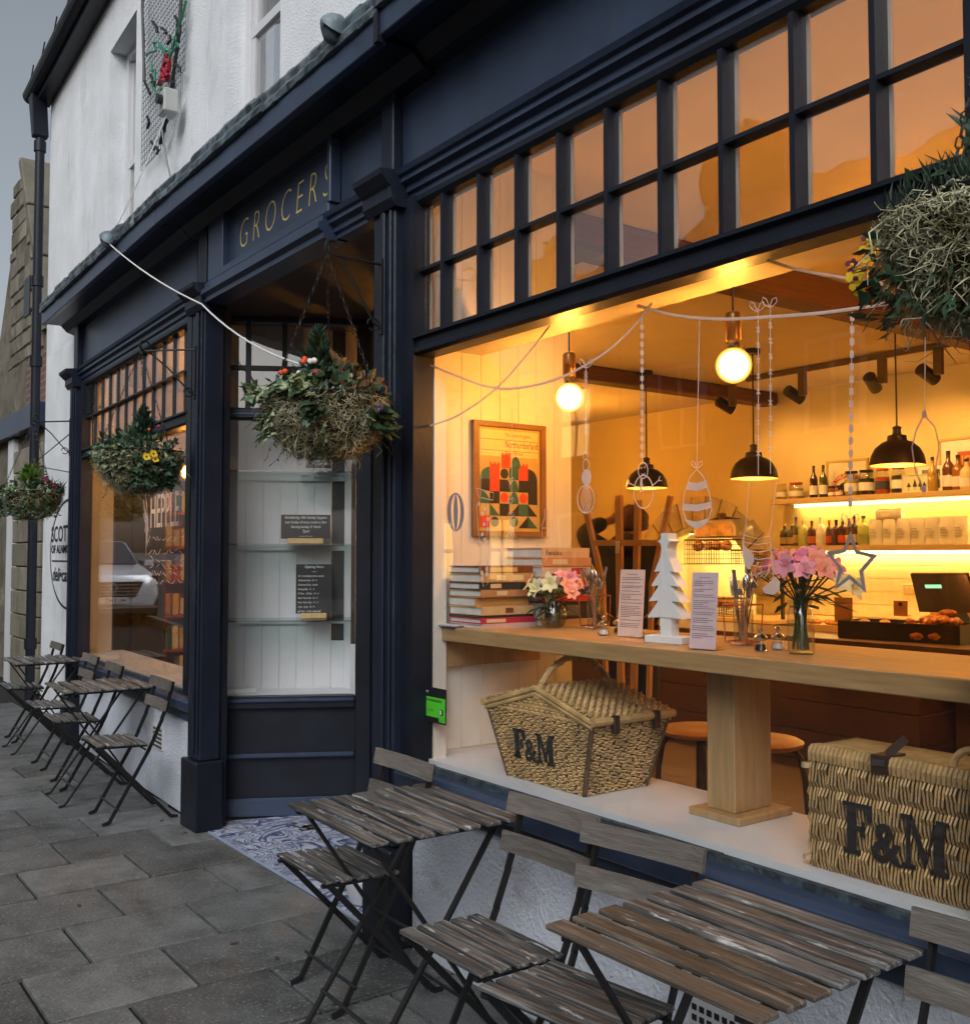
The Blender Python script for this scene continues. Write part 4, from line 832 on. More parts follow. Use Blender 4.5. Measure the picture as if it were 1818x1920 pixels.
# ================================================================== light net, cable, painted wall sign
net = thing('light_motif', 'wire mesh light motif with green stem and red flower rope lights on the white wall', 'light decoration', XL @ Vector((-6.5, 2.1, 4.2)))
WIRE = mat('galvanised_mesh', (.16, .18, .20), .5, .2, 9., metal=.5); GR, RR, BR = paint('green_rope_light', (.02, .22, .12), .35), paint('red_rope_light', (.38, .01, .03), .35), paint('black_rope', (.01, .01, .012), .5)
NA, NB = (-6.96, 4.16), (-6.02, 6.0); m = MB(); ny = 2.105
for i in range(24):
    x = NA[0] + (NB[0] - NA[0]) * i / 23; z0 = NA[1] + (.0 if x < -6.4 else (x + 6.4) * .30 + max(0, (x + 6.15)) ** 2 * 12); m.tube([(x, ny, z0), (x, ny, NB[1])], .0028, 3, cap=False)
for i in range(44):
    z = NA[1] + (NB[1] - NA[1]) * i / 43; x1 = NB[0] if z > 4.5 else NA[0] + .45 + (z - NA[1]) * 1.35
    m.tube([(NA[0], ny + .004, z), (min(x1, NB[0]), ny + .004, z)], .0028, 3, cap=False)
m.build('wire_mesh', WIRE, net, xf=XL, recalc=False, kind='stuff')
MB().tube([(NA[0] + .03, ny - .015, 5.95), (NA[0] + .02, ny - .015, 5.3), (NA[0] + .10, ny - .015, 4.75), (NA[0] + .25, ny - .015, 4.6)], .010, 5).tube([(NB[0], ny - .015, 6.), (NB[0] - .01, ny - .015, 5.2), (NB[0] - .08, ny - .015, 4.75), (NB[0] - .3, ny - .015, 4.3), (NB[0] - .45, ny - .015, 4.18)], .012, 5).build('edge_cable', BR, net, xf=XL)
def rope(pix, m_, rad=.0085):
    pts = [YL(u, v, ny - .018) for u, v in pix]; return MB().tube(pts, rad, 6).build('rope_light', m_, net, xf=XL, smooth=True)
rope([(349, 0), (342, 30), (333, 55), (325, 85), (318, 110), (306, 118), (312, 95), (302, 85), (296, 78), (288, 80), (293, 95), (280, 98), (274, 103)], GR)
rope([(283, 115), (284, 132), (290, 130), (290, 150), (283, 155), (292, 170), (300, 180), (303, 165)], GR)
rope([(330, 70), (334, 85), (322, 98), (312, 100), (300, 88)], GR)
rope([(314, 104), (308, 118), (303, 135), (309, 145), (316, 130), (318, 115), (310, 110)], RR, .014)
rope([(305, 140), (297, 160), (304, 150), (313, 150), (316, 142), (306, 128)], RR, .014)
for a, b_ in (((286, 40), (294, 60)), ((302, 52), (311, 62)), ((318, 66), (314, 82)), ((328, 30), (332, 50)), ((282, 140), (288, 166)), ((320, 150), (324, 162)), ((330, 120), (337, 135)), ((276, 218), (276, 240)), ((302, 240), (303, 250)), ((283, 265), (287, 280)), ((292, 275), (294, 288))):
    rope([a, ((a[0] + b_[0]) / 2 + 4, (a[1] + b_[1]) / 2), b_], BR, .010)
jb = YL(321, 195, 2.06); MB().box(jb.x - .065, jb.x + .065, 1.995, 2.09, jb.z - .075, jb.z + .075).build('junction_box', mat('grey_box', (.42, .43, .42), .5), net, xf=XL, bevel=.01)
MB().lathe([(.03, 0), (.03, .03)], (jb.x + .03, 1.99, jb.z), 10, Matrix.Rotation(R(90), 3, 'X')).build('cable_gland', BLACK, net, xf=XL)
cab = MB(); w0 = XL @ Vector((jb.x, 2.03, jb.z - .075)); p1 = XL @ Vector((-6.62, 1.84, 3.54)); p2 = Vector(T(378, 570, (XL @ Vector((-5.9, 1.9, 3))).length)); pend = b3 + Vector((-.06, -.02, .13))
def sag(a, b, s, n): return [a.lerp(b, i / n) - Vector((0, 0, s * 4 * (i / n) * (1 - i / n))) for i in range(n + 1)]
mid = Y(378, 570, 1.93)
pts = sag(w0, p1 + Vector((0, -.01, .02)), .03, 8) + sag(p1 + Vector((0, -.02, -.03)), mid, .03, 10)[0:] + sag(mid, pend, .05, 10)[1:]
tag(cab.tube(pts, .0045, 6).build('power_cable', mat('white_cable', (.80, .80, .78), .5), smooth=True), 'white cable running from the wall box down to the basket by the entrance', 'cable')
c2 = sag(XL @ Vector((-6.4, 2.08, 4.25)), XL @ Vector((-5.75, 2.0, 3.62)), .10, 8)
tag(MB().tube(c2, .006, 5).build('thin_cable', mat('grey_cable', (.2, .21, .22), .5)), 'thin grey cable looping from the mesh motif to the cornice', 'cable')
cl1 = [XL @ Vector((-10.30, 2.07, 2.40)), XL @ Vector((-8.70, 2.03, 2.50))]; cl2 = [XL @ Vector((-10.30, 2.07, 2.36)), XL @ Vector((-8.70, 2.03, 2.19))]
tag(MB().tube(cl1, .005, 5).tube(cl2, .005, 5).build('stay_wire', STEEL), 'thin black wires between the downpipe and the far left pilaster', 'wire')
# wall lettering (printed flat on the render)
sgn = thing('painted_sign', 'oval shop sign with black lettering painted on the white corner wall', 'sign', XL @ Vector((-9.5, 2.149, 1.6)))
sc_ = YL(116, 1045, 2.149); PAINT = paint('sign_black', (.015, .015, .018), .7)
ov = [YL(122, 938, 2.146), YL(108, 960, 2.146), YL(98, 990, 2.146), YL(93, 1040, 2.146), YL(94, 1085, 2.146), YL(100, 1115, 2.146), YL(108, 1138, 2.146), YL(116, 1132, 2.146), YL(121, 1122, 2.146)]
oh = (ov[0].z - ov[6].z) / 2; cz = (ov[0].z + ov[6].z) / 2; xl_ = YL(94, 1040, 2.146).x; ow = .74; ccx = xl_ + ow
MB().tube([(ccx + ow * math.cos(a), 2.147, cz + oh * math.sin(a)) for a in [2 * PI * i / 40 for i in range(40)] if ccx + ow * math.cos(a) < -8.74], .014, 4, flat=((0, 1, 0), .1)).build('oval_line', PAINT, sgn, xf=XL)
for s_, v_, h_, u0_, u1_ in (("SCOTT", 1016, .20, 96, 132), ("OF ALNMOU", 1037, .10, 96, 134), ("deli•café", 1088, .17, 98, 131)):
    p, p_ = YL(u0_, v_, 2.147), YL(u1_, v_, 2.147); MB().text(s_, (p.x, 2.1465, p.z), (1, 0, 0), (0, 0, 1), h_, 0, bold=.003, fitw=p_.x - p.x, shear=.2 if 'deli' in s_ else 0).build('lettering', PAINT, sgn, xf=XL, recalc=False)
MB().box(xl_ + .08, -8.75, 2.1455, 2.1485, YL(116, 1052, 2.147).z - .006, YL(116, 1052, 2.147).z + .006).build('dividing_line', PAINT, sgn, xf=XL)

# ================================================================== the parked car, seen mirrored in the left window
def car(cx, cy):
    t = thing('parked_car', 'pale silver family car parked on the road beyond the tables', 'car', (cx, cy, -.125))
    BODY = mat('silver_car_paint', (.72, .76, .82), .25, .04, 3., metal=.3); RUBB = paint('tyre_rubber', (.015, .015, .016), .8); TR = paint('black_trim', (.012, .012, .014), .4); CG = mat('car_glass', (.05, .07, .10), .05, .05, 2., spec=.9)
    zb = -.125 + max(0, (-9 - cx - 1.2)) / 30
    # stations along x (front at +x): (x, half-width, z_low, z_shoulder)
    st = [(2.15, .62, .38, .78), (2.10, .82, .30, .92), (1.85, .90, .26, .98), (1.05, .93, .24, 1.08), (.0, .94, .24, 1.05), (-1.3, .94, .24, 1.06), (-2.0, .90, .28, 1.08), (-2.2, .80, .4, 1.02)]
    vs = []; 
    for x, w, z0, z1 in st: vs += [(cx + x, cy + s * w * k, zb + z) for s, k, z in ((-1, .9, z0), (-1, 1, z0 + .25), (-1, .97, z1 - .12), (-1, .80, z1), (1, .80, z1), (1, .97, z1 - .12), (1, 1, z0 + .25), (1, .9, z0))]
    fs = [[i * 8 + k, i * 8 + (k + 1) % 8, (i + 1) * 8 + (k + 1) % 8, (i + 1) * 8 + k] for i in range(len(st) - 1) for k in range(8)] + [list(range(8)), list(range(len(st) * 8 - 8, len(st) * 8))]
    MB().add(vs, fs).build('body', BODY, t, bevel=.03, smooth=True)
    cab_ = [(.95, .80, 1.06), (.15, .66, 1.56), (-1.4, .64, 1.58), (-2.05, .72, 1.08)]
    vs = []
    for x, w, z in cab_: vs += [(cx + x, cy - w, zb + z), (cx + x, cy + w, zb + z)]
    vs += [(cx + .95, cy - .80, zb + 1.0), (cx + .95, cy + .8, zb + 1.0), (cx - 2.05, cy - .72, zb + 1.0), (cx - 2.05, cy + .72, zb + 1.0)]
    MB().add(vs, [(0, 1, 3, 2), (2, 3, 5, 4), (4, 5, 7, 6), (0, 2, 4, 6, 10, 8), (1, 9, 11, 7, 5, 3), (8, 9, 1, 0), (6, 7, 11, 10)]).build('cabin', BODY, t, bevel=.05, smooth=True)
    MB().add([(cx + .93, cy - .72, zb + 1.10), (cx + .93, cy + .72, zb + 1.10), (cx + .22, cy + .60, zb + 1.53), (cx + .22, cy - .60, zb + 1.53)], [(0, 1, 2, 3)]).prism([(cx + .935, cy - .72, zb + 1.10), (cx + .935, cy + .72, zb + 1.10), (cx + .225, cy + .60, zb + 1.535), (cx + .225, cy - .60, zb + 1.535)], (.02, 0, .012)).build('windscreen', CG, t)
    for s in (-1, 1):
        MB().prism([(cx + .72, cy + s * .80, zb + 1.10), (cx + .05, cy + s * .70, zb + 1.50), (cx - 1.35, cy + s * .69, zb + 1.52), (cx - 1.8, cy + s * .77, zb + 1.12)], (0, s * .015, 0)).build('side_window', CG, t)
        MB().prism([(cx + 2.11, cy + s * .42, zb + .80), (cx + 2.02, cy + s * .84, zb + .92), (cx + 2.02, cy + s * .85, zb + .80), (cx + 2.12, cy + s * .44, zb + .73)], (.04, 0, 0)).build('headlight', CHROME, t)
        MB().obox((cx + .75, cy + s * .98, zb + 1.12), (.05, 0, 0), (0, .09, 0), (0, 0, .06)).build('wing_mirror', BODY, t, bevel=.02)
        MB().tube([(cx + .05, cy + s * .60, zb + 1.585), (cx - 1.4, cy + s * .60, zb + 1.61)], .018, 6).build('roof_rail', TR, t)
        for x in (1.35, -1.35):
            w_ = MB().lathe([(.20, -.11), (.33, -.10), (.345, -.05), (.345, .05), (.33, .10), (.20, .11)], (cx + x, cy + s * .84, zb + .345), 24, Matrix.Rotation(R(90), 3, 'X')).build('wheel', RUBB, t, smooth=True)
            MB().lathe([(.0001, .125), (.10, .12), (.2, .112)], (cx + x, cy + s * .84, zb + .345), 10, Matrix.Rotation(R(-90 * s), 3, 'X')).build('rim', CHROME, w_)
    gr = MB().prism([(cx + 2.155, cy - .55, zb + .78), (cx + 2.155, cy + .55, zb + .78), (cx + 2.165, cy + .40, zb + .50), (cx + 2.165, cy - .40, zb + .50)], (.02, 0, 0)).build('grille', TR, t)
    for i in range(4): MB().box(cx + 2.186, cx + 2.192, cy - .46, cy + .46, zb + .535 + i * .06, zb + .548 + i * .06).build('grille_bar', CHROME, gr)
    e = MB(); 
    for s in (-1, 1): e.prism([(cx + 2.193, cy, zb + .80), (cx + 2.193, cy + s * .085, zb + .67), (cx + 2.193, cy, zb + .54), (cx + 2.193, cy, zb + .585), (cx + 2.193, cy + s * .055, zb + .67), (cx + 2.193, cy, zb + .755)], (.012, 0, 0))
    e.build('emblem', CHROME, gr)
    MB().box(cx + 2.16, cx + 2.17, cy - .85, cy + .85, zb + .29, zb + .32).build('bumper_strip', CHROME, t)
    MB().box(cx + 2.06, cx + 2.15, cy - .78, cy + .78, zb + .20, zb + .30).build('bumper', TR, t)
    pl = MB().box(cx + 2.176, cx + 2.184, cy - .26, cy + .26, zb + .385, zb + .495).build('number_plate', WHITEP, t)
    MB().text('HK13 MZ', (cx + 2.186, cy - .24, zb + .405), (0, 1, 0), (0, 0, 1), .10, 0, bold=.003, xs=.9).build('lettering', TR, pl, recalc=False)
# mirrored line of sight: glass plane of the left bay
gp = XL @ Vector((-7, 2.14, 0)); gn = (XL.to_3x3() @ Vector((0, 1, 0))).normalized()
dr = ray(212, 1085); tt = (gp - E0).dot(gn) / dr.dot(gn); hit = E0 + dr * tt; rd = dr - gn * 2 * dr.dot(gn); cpos = hit + rd * (18.6 - tt)
car(cpos.x - 2.15, cpos.y)

# a few dead leaves on the paving
DEADL = paint('dead_leaf', (.07, .04, .02), .8, .4)
for i, (u, v, wh) in enumerate(((352, 1560, 'by the navy plinth left of the entrance'), (300, 1540, 'under the lone chair left of the entrance'), (520, 1800, 'on the slab left of the nearest chair legs'), (150, 1700, 'in a joint at the left of the paving'), (640, 1880, 'under the middle table'), (430, 1770, 'on the paving below the mosaic corner'))):
    m = MB(); p = Z(u, v, .006); a = rnd.uniform(0, 6); leaf(m, p, (math.cos(a), math.sin(a), .25), (0, 0, 1), .035, .02); m.prism([q + Vector((0, 0, -.002)) for q in m.v[:3]], (0, 0, .001)); tag(m.build('fallen_leaf', DEADL), 'small curled brown leaf ' + wh, 'leaf', 'dead leaves on the paving')
# ================================================================== lamps of the shop
WARM = (1., .43, .09); WARM2 = (1., .52, .15)
emission('filament_glow', (1., .41, .062), 62.)
emission('fill_bulb_bright', (1., .40, .055), 62.)  # stronger glow for the unseen bulbs added as fill
def _globe(mname, gain):
    n, l = nodes_of(MATS[mname]); e = [q for q in n if q.type == 'EMISSION'][0]; lw = n.new('ShaderNodeLayerWeight'); lw.inputs[0].default_value = .5
    iv = n.new('ShaderNodeMath'); iv.operation = 'SUBTRACT'; iv.inputs[0].default_value = 1.; l.new(lw.outputs['Facing'], iv.inputs[1]); pw = n.new('ShaderNodeMath'); pw.operation = 'POWER'; pw.inputs[1].default_value = 7.; l.new(iv.outputs[0], pw.inputs[0]); ma = n.new('ShaderNodeMath'); ma.operation = 'MULTIPLY_ADD'; ma.inputs[1].default_value = gain; ma.inputs[2].default_value = 1.0; l.new(pw.outputs[0], ma.inputs[0]); l.new(ma.outputs[0], e.inputs[1])
_globe('filament_glow', 300.); _globe('fill_bulb_bright', 1700.); emission('fill_bulb_mid', (1., .43, .075), 62.); _globe('fill_bulb_mid', 380.)  # the mid glow also belongs to added hidden bulbs only
emission('lamp_glow', (1., .70, .32), 30.)
emission('strip_glow', (1., .72, .28), 5.)
for q in ('filament_glow', 'fill_bulb_bright', 'fill_bulb_mid', 'lamp_glow'): MATS[q].cycles.emission_sampling = 'FRONT'
BRASS = mat('brass_socket', (.45, .25, .09), .35, .1, 9., metal=.9)
def point(p, watts, col=WARM, size=.04, name='lamp_light'):
    d = bpy.data.lights.new(name, 'POINT'); d.energy = watts; d.color = col; d.shadow_soft_size = size
    o = bpy.data.objects.new(name, d); COL.objects.link(o); o.location = p; return o
def pendant_bulb(p, label, ztop=2.322, gm='filament_glow'):
    t = thing('pendant_bulb', label, 'lamp', (p[0], p[1], ztop), 0, 'bare globe bulbs over the window bar')
    p = Vector(p); MB().sphere(p, .058, 20, 14).build('globe', MATS[gm], t, smooth=True)
    MB().lathe([(.021, .05), (.022, .075), (.0185, .08)], p, 14).build('bulb_cap', CHROME, t, smooth=True)
    MB().lathe([(.024, .078), (.025, .08), (.025, .165), (.02, .172), (.006, .176)], p, 16).build('socket', BRASS, t, smooth=True)
    MB().tube([p + Vector((0, 0, .17)), (p.x, p.y, ztop)], .0035, 6).build('cord', BLACK, t)
pendant_bulb(Y(1067, 745, 2.56), 'left of the two glowing globe bulbs in the big window, near the poster', 3.15)
pendant_bulb(Y(1375, 685, 2.56), 'right of the two glowing globe bulbs in the big window, larger looking', 3.15)
pendant_bulb((-.62, 2.56, 2.08), 'added globe bulb out of view at the right, brightening the window bar', 3.15)  # added beyond the right edge of view as extra fill
lb = YL(352, 885, 2.6); lbw = XL @ lb
pendant_bulb(lbw, 'glowing globe bulb in the left window beside the pilaster', 3.15)
pendant_bulb((-6.2, 4.25, 2.42), 'added unseen globe bulb behind the poster wall, filling the shop with light', 3.15, 'fill_bulb_bright')  # added behind the side wall to light ceiling and back wall
pendant_bulb((-2.15, 4.9, 2.5), 'added globe bulb out of view right of the counter, brightening the ceiling', 3.15, 'fill_bulb_bright')  # added outside the frame to light ceiling and counter
pendant_bulb((-8.3, 6.9, 2.5), 'added hidden globe bulb over the bread counter, brightening the back wall', 3.15, 'fill_bulb_bright')  # added out of sight to lift the dim back wall
def dome(u, v, label):
    c = Y(u, v, 6.45); zt = 3.15; t = thing('dome_pendant', label, 'lamp', (c.x, c.y, zt), 0, 'dome pendants over the shop counter')
    pr = [(.185, 0), (.183, .02), (.172, .07), (.145, .12), (.10, .158), (.066, .17), (.062, .205), (.03, .215), (.026, .245), (.032, .262), (.012, .275)]
    MB().lathe(pr, c, 28).build('shade', paint('oiled_black_metal', (.02, .012, .010), .35), t, smooth=True, recalc=False)
    m = MB(); m.lathe([(r * .97, z - .002) for r, z in pr[:7]], c, 28); sh = m.build('shade_lining', COPIN, t, smooth=True, recalc=False)
    MB().sphere(c + Vector((0, 0, .125)), .034, 12, 8).build('bulb', MATS['lamp_glow'], t, smooth=True)
    MB().tube([c + Vector((0, 0, .27)), (c.x, c.y, zt)], .006, 6).build('cord', BLACK, t)
    MB().lathe([(.06, -.04), (.06, 0)], (c.x, c.y, zt), 16).build('ceiling_rose', MATS['oiled_black_metal'], t)
    point(c + Vector((0, 0, .075)), 44, WARM, .012)
for u, v, l in ((1212, 915, 'dome pendant above the person behind the easel, left of three'), (1413, 897, 'dome pendant in the middle of three, left of the upper shelf'), (1682, 872, 'dome pendant in front of the upper shelf, nearest and largest of three')):
    dome(u, v, l)
# remove the caps that would close the lamp shades from below
for o in list(bpy.data.objects):
    if o.name.split('.')[0] in ('shade', 'shade_lining') and o.parent and o.parent.name.startswith('dome_pendant'):
        bm = bmesh.new(); bm.from_mesh(o.data); big = [f for f in bm.faces if len(f.verts) > 8]; bmesh.ops.delete(bm, geom=big, context='FACES_ONLY'); bm.to_mesh(o.data); bm.free()
ra, rb = Y(1400, 702, 7.4), Y(1818, 612, 7.4); rz = 3.13
tr = thing('track_light', 'black ceiling track with swivelling spot heads above the shelves', 'track light', ((ra.x + rb.x) / 2, 7.4, rz))
MB().box(ra.x, rb.x + .6, 7.385, 7.415, 3.10, 3.148).build('rail', mat('bronze_rail', (.10, .06, .02), .5), tr)
for u, v, yaw in ((1485, 712, -.6), (1632, 690, .35), (1735, 660, -.5), (1356, 735, -.6)):
    c = Y(u, v, 7.4); tilt = Matrix.Rotation(R(62), 3, Vector((1, yaw * .6, 0)))
    hd = MB().lathe([(.05, -.09), (.052, .08), (.04, .09)], (c.x, 7.42, 2.92), 16, tilt).build('spot_head', MATS['oiled_black_metal'], tr, smooth=True)
    ax = tilt @ Vector((0, 0, -1)); MB().lathe([(.0001, -.0925), (.044, -.0925), (.044, -.088)], (c.x, 7.42, 2.92), 14, tilt).build('spot_lens', MATS['lamp_glow'], hd)
    MB().box(c.x + .07, c.x + .13, 7.38, 7.43, 2.90, 3.10).build('spot_driver', MATS['bronze_rail'], tr)
    s = bpy.data.lights.new('spot_light', 'SPOT'); s.energy = 24; s.color = WARM2; s.spot_size = R(95); s.spot_blend = .8; s.shadow_soft_size = .04
    so = bpy.data.objects.new('spot_light', s); COL.objects.link(so); so.location = Vector((c.x, 7.42, 2.92)) + ax * .12; so.rotation_euler = Vector((0, -.95, .75)).to_track_quat('Z', 'Y').to_euler()

# ================================================================== window bar and what stands on it
BT = 1.227
bar = thing('window_bar', 'long oak window bar with a square post and foot', 'counter', (-2.05, 2.44, .722))
MB().box(SWX + .03, -.03, 2.20, 2.73, BT - .055, BT).build('top', OAK, bar, bevel=.003)
MB().box(-2.095, -1.99, 2.36, 2.53, .745, BT - .055).build('post', OAKP, bar, bevel=.003)
MB().box(-2.14, -1.945, 2.325, 2.57, .722, .745).build('foot', OAKP, bar, bevel=.003)
MB().box(SWX + .002, SWX + .03, 2.22, 2.70, BT - .16, BT - .056).build('bracket', OAKP, bar)
PAGE = paint('page_edges', (.62, .60, .56), .8, .15)
def book(x0, x1, y0, y1, z, h, col, label, rz=0., marks=None, name_txt=None):
    """lying book, spine towards the room's right (+x end of the pile faces us along the front): cover, pages, spine bands"""
    c = Vector(((x0 + x1) / 2, (y0 + y1) / 2, z)); t = thing('book', label, 'book', c, rz, 'books piled on the window bar')
    M_ = Matrix.Translation(c) @ Matrix.Rotation(rz, 4, 'Z'); w, d = (x1 - x0) / 2, (y1 - y0) / 2
    k = paint('cover_%02d' % len(MATS), col, .5, .12)
    MB().box(-w, w, -d, d, 0, .004).box(-w, w, -d, d, h - .004, h).box(w - .004, w, -d, d, .004, h - .004).build('cover', k, t, xf=M_)
    MB().box(-w + .003, w - .004, -d + .004, d - .004, .004, h - .004).build('pages', PAGE, t, xf=M_)
    if marks:
        for (a, b_, mc) in marks: MB().box(w, w + .0008, -d + 2 * d * a, -d + 2 * d * b_, h * .2, h * .8).build('spine_label', mc, t, xf=M_)
    if name_txt: MB().text(name_txt, (w + .0012, -d + .02, h * .25), (0, 1, 0), (0, 0, 1), h * .72, 0, xs=.9).build('lettering', BLACK, t, xf=M_, recalc=False)
    return z + h
CREAM = paint('cream_label', (.6, .5, .3), .6); GOLDL = paint('tan_label', (.5, .33, .12), .6)
# pile by the window: page edges face the street, spines face along the bar
z = BT
for h, col, dx, l, mk, tx in ((.018, (.55, .40, .36), .0, 'pale pink book at the bottom of the left pile', None, None), (.022, (.42, .02, .05), -.01, 'red book second from the bottom of the left pile', [(.1, .45, CREAM)], None), (.010, (.03, .02, .025), -.02, 'thin dark book under the cream one in the left pile', None, None), (.032, (.50, .38, .20), -.015, 'cream spined book in the middle of the left pile', [(.45, .6, paint('brown_label', (.12, .05, .03), .6))], None),
                       (.036, (.52, .26, .08), -.045, 'thick orange patterned book in the left pile', [(.1, .9, GOLDL)], None), (.028, (.36, .20, .09), -.02, 'tan book above the orange one in the left pile', [(.3, .5, CREAM)], None), (.028, (.02, .02, .025), -.02, 'black book near the top of the left pile', [(.2, .4, CREAM)], None), (.034, (.42, .26, .10), -.015, 'tan cookery book second from the top of the left pile', [(.3, .45, CREAM), (.6, .8, CREAM)], None), (.028, (.14, .05, .02), -.018, 'brown book on top of the left pile', [(.2, .7, GOLDL)], None)):
    z = book(SWX + .045 + dx * .3, SWX + .265 + dx, 2.235, 2.49, z, h, col, l, rnd.uniform(-.04, .04), mk, tx)
z = BT
for h, col, dx, l, mk, tx in ((.018, (.50, .32, .14), .02, 'tan book at the bottom of the right pile', None, None), (.05, (.012, .012, .015), .01, 'thick black book with small white lettering in the right pile', [(.3, .7, paint('grey_label', (.12, .12, .12), .6))], None), (.020, (.50, .03, .02), .0, 'red book above the black ones in the right pile', None, None), (.026, (.015, .015, .02), .0, 'dark book halfway up the right pile', None, None), (.026, (.5, .42, .34), -.005, 'cream book behind the flowers in the right pile', None, None), (.03, (.62, .45, .30), .0, 'pale cookery book third from the top of the right pile', [(.6, .9, paint('red_label', (.45, .02, .02), .5))], None),
                       (.024, (.5, .24, .10), .005, 'orange book second from the top of the right pile', [(.2, .5, CREAM)], None), (.028, (.55, .36, .20), -.005, 'cookery book with the word Persiana on top of the right pile', None, 'Persiana')):
    z = book(SWX + .05, SWX + .28 + dx, 2.51, 2.76, z, h * 1.38, col, l, rnd.uniform(-.03, .03), mk, tx)
nbk = thing('notebook', 'thin blue notebook lying at the left end of the bar', 'notebook', Vector((SWX + .10, 2.22, BT)))
MB().box(SWX + .035, SWX + .14, 2.185, 2.235, BT + .002, BT + .006).build('cover', paint('blue_cover', (.12, .15, .28), .5), nbk); MB().box(SWX + .037, SWX + .138, 2.186, 2.233, BT + .006, BT + .010).build('pages', PAGE, nbk)
WATER = glass('vase_water', .03, (.86, .80, .55))
STEM = mat('stem_green', (.035, .075, .02), .5)
def petals(mb, c, d, size, r, n=6):
    d = Vector(d).normalized(); u = d.orthogonal().normalized(); w = d.cross(u); c = Vector(c)
    for k in range(n):
        a = 2 * PI * k / n + r.uniform(-.15, .15); dd = u * math.cos(a) + w * math.sin(a); ss = d.cross(dd); sz = size * r.uniform(.85, 1.1); wd = sz * .36
        mb.add([c, c + dd * sz * .5 + ss * wd + d * sz * .34, c + dd * sz * .95 + d * sz * .42 + ss * wd * .4, c + dd * sz * 1.05 + d * sz * .34, c + dd * sz * .95 + d * sz * .42 - ss * wd * .4, c + dd * sz * .5 - ss * wd + d * sz * .34], [(0, 1, 5), (1, 2, 4, 5), (2, 3, 4)])
def vase(c, prof, label, blooms, seed, spread, h0):
    c = Vector(c); r = random.Random(seed); t = thing('flower_vase', label, 'vase', c, 0, 'flower vases on the window bar')
    inner = [(max(1e-4, a - .003), b + (.004 if i == 0 else 0)) for i, (a, b) in enumerate(prof)]
    m = MB().lathe(prof + list(reversed(inner)), c, 28); m.build('glass', GLASSV, t, smooth=True, recalc=False)
    wp = [(a - .004, b) for a, b in prof if b < prof[-1][1] * .55]; wp[0] = (wp[0][0], .005); MB().lathe(wp, c, 24).build('water', WATER, t, smooth=True)
    sm = MB(); lf = MB()
    for i, (off, col, sz) in enumerate(blooms):
        off = (off[0] * 1.22, off[1] * 1.15, off[2]); sz = sz * 1.2; p = c + Vector(off); b0 = c + Vector((r.uniform(-.02, .02), r.uniform(-.02, .02), .012)); neck = c + Vector((off[0] * .15, off[1] * .15, prof[-1][1])); sm.tube([b0, neck, p], .0024, 5)
        fl = MB(); d = Vector((off[0] * 2.4, off[1] * 2.4 - .10, .10 + r.uniform(-.05, .08))); petals(fl, p, d, sz, r); f = fl.build('bloom', col, t, recalc=False)
        th = MB()
        for k in range(5): th.tube([p, p + d.normalized() * sz * .55 + Vector((r.uniform(-1, 1), r.uniform(-1, 1), r.uniform(-1, 1))) * sz * .18], .0009, 3)
        th.build('stamens', YEL, f)
    for i in range(46):
        a = r.uniform(0, 2 * PI); rr = r.uniform(.02, spread); leaf(lf, c + Vector((rr * math.cos(a) * .5, rr * math.sin(a) * .5, h0 + r.uniform(-.05, .06))), (math.cos(a), math.sin(a), r.uniform(-.4, .5)), (0, 0, 1), r.uniform(.055, .10), r.uniform(.022, .036))
    sm.build('stems', STEM, t, smooth=True); lf.build('leaves', LEAF, t, recalc=False, kind='stuff')
PINK, PINK2, PALEY, PEACH = paint('pink_petal', (.75, .28, .36), .5), paint('deep_pink_petal', (.65, .18, .30), .5), paint('pale_yellow_petal', (.78, .74, .42), .5), paint('peach_petal', (.80, .32, .22), .5)
r_ = random.Random(5)
bl1 = [((-.05, -.05, .165), PALEY, .032), ((.005, -.075, .150), PALEY, .034), ((.045, -.05, .170), PALEY, .034), ((-.085, -.02, .175), PINK, .026), ((-.10, -.03, .150), PINK2, .024), ((.08, .0, .19), PINK, .026), ((.095, -.02, .16), PEACH, .028), ((.11, -.02, .135), PEACH, .026), ((.02, .02, .195), PINK, .028), ((-.03, .03, .18), PINK2, .026), ((-.07, .03, .165), PINK, .026), ((.06, .05, .165), PEACH, .028)]
vase(Z(1022, 1178, BT) + Vector((0, .04, 0)), [(.028, 0), (.045, .012), (.053, .04), (.05, .065), (.036, .09), (.034, .10), (.042, .112)], 'round glass vase with pale yellow and pink alstroemeria in front of the books', bl1, 5, .14, .115)
bl2 = []
for i in range(26):
    a, e = r_.uniform(0, 2 * PI), r_.uniform(.1, 1.4); bl2.append(((.095 * math.cos(a) * math.cos(e) - .01, .08 * math.sin(a) * math.cos(e), .215 + .055 * math.sin(e)), (PINK, PINK2, PEACH)[i % 3], r_.uniform(.026, .034)))
bl2 += [((.115, -.01, .20), PALEY, .028), ((.125, .02, .185), PALEY, .026)]
vase(Z(1480, 1228, BT) + Vector((0, .05, 0)), [(.034, 0), (.037, .006), (.037, .105), (.033, .122), (.030, .128), (.034, .15)], 'tall glass jar with a bunch of pink alstroemeria on the bar', bl2, 8, .15, .185)
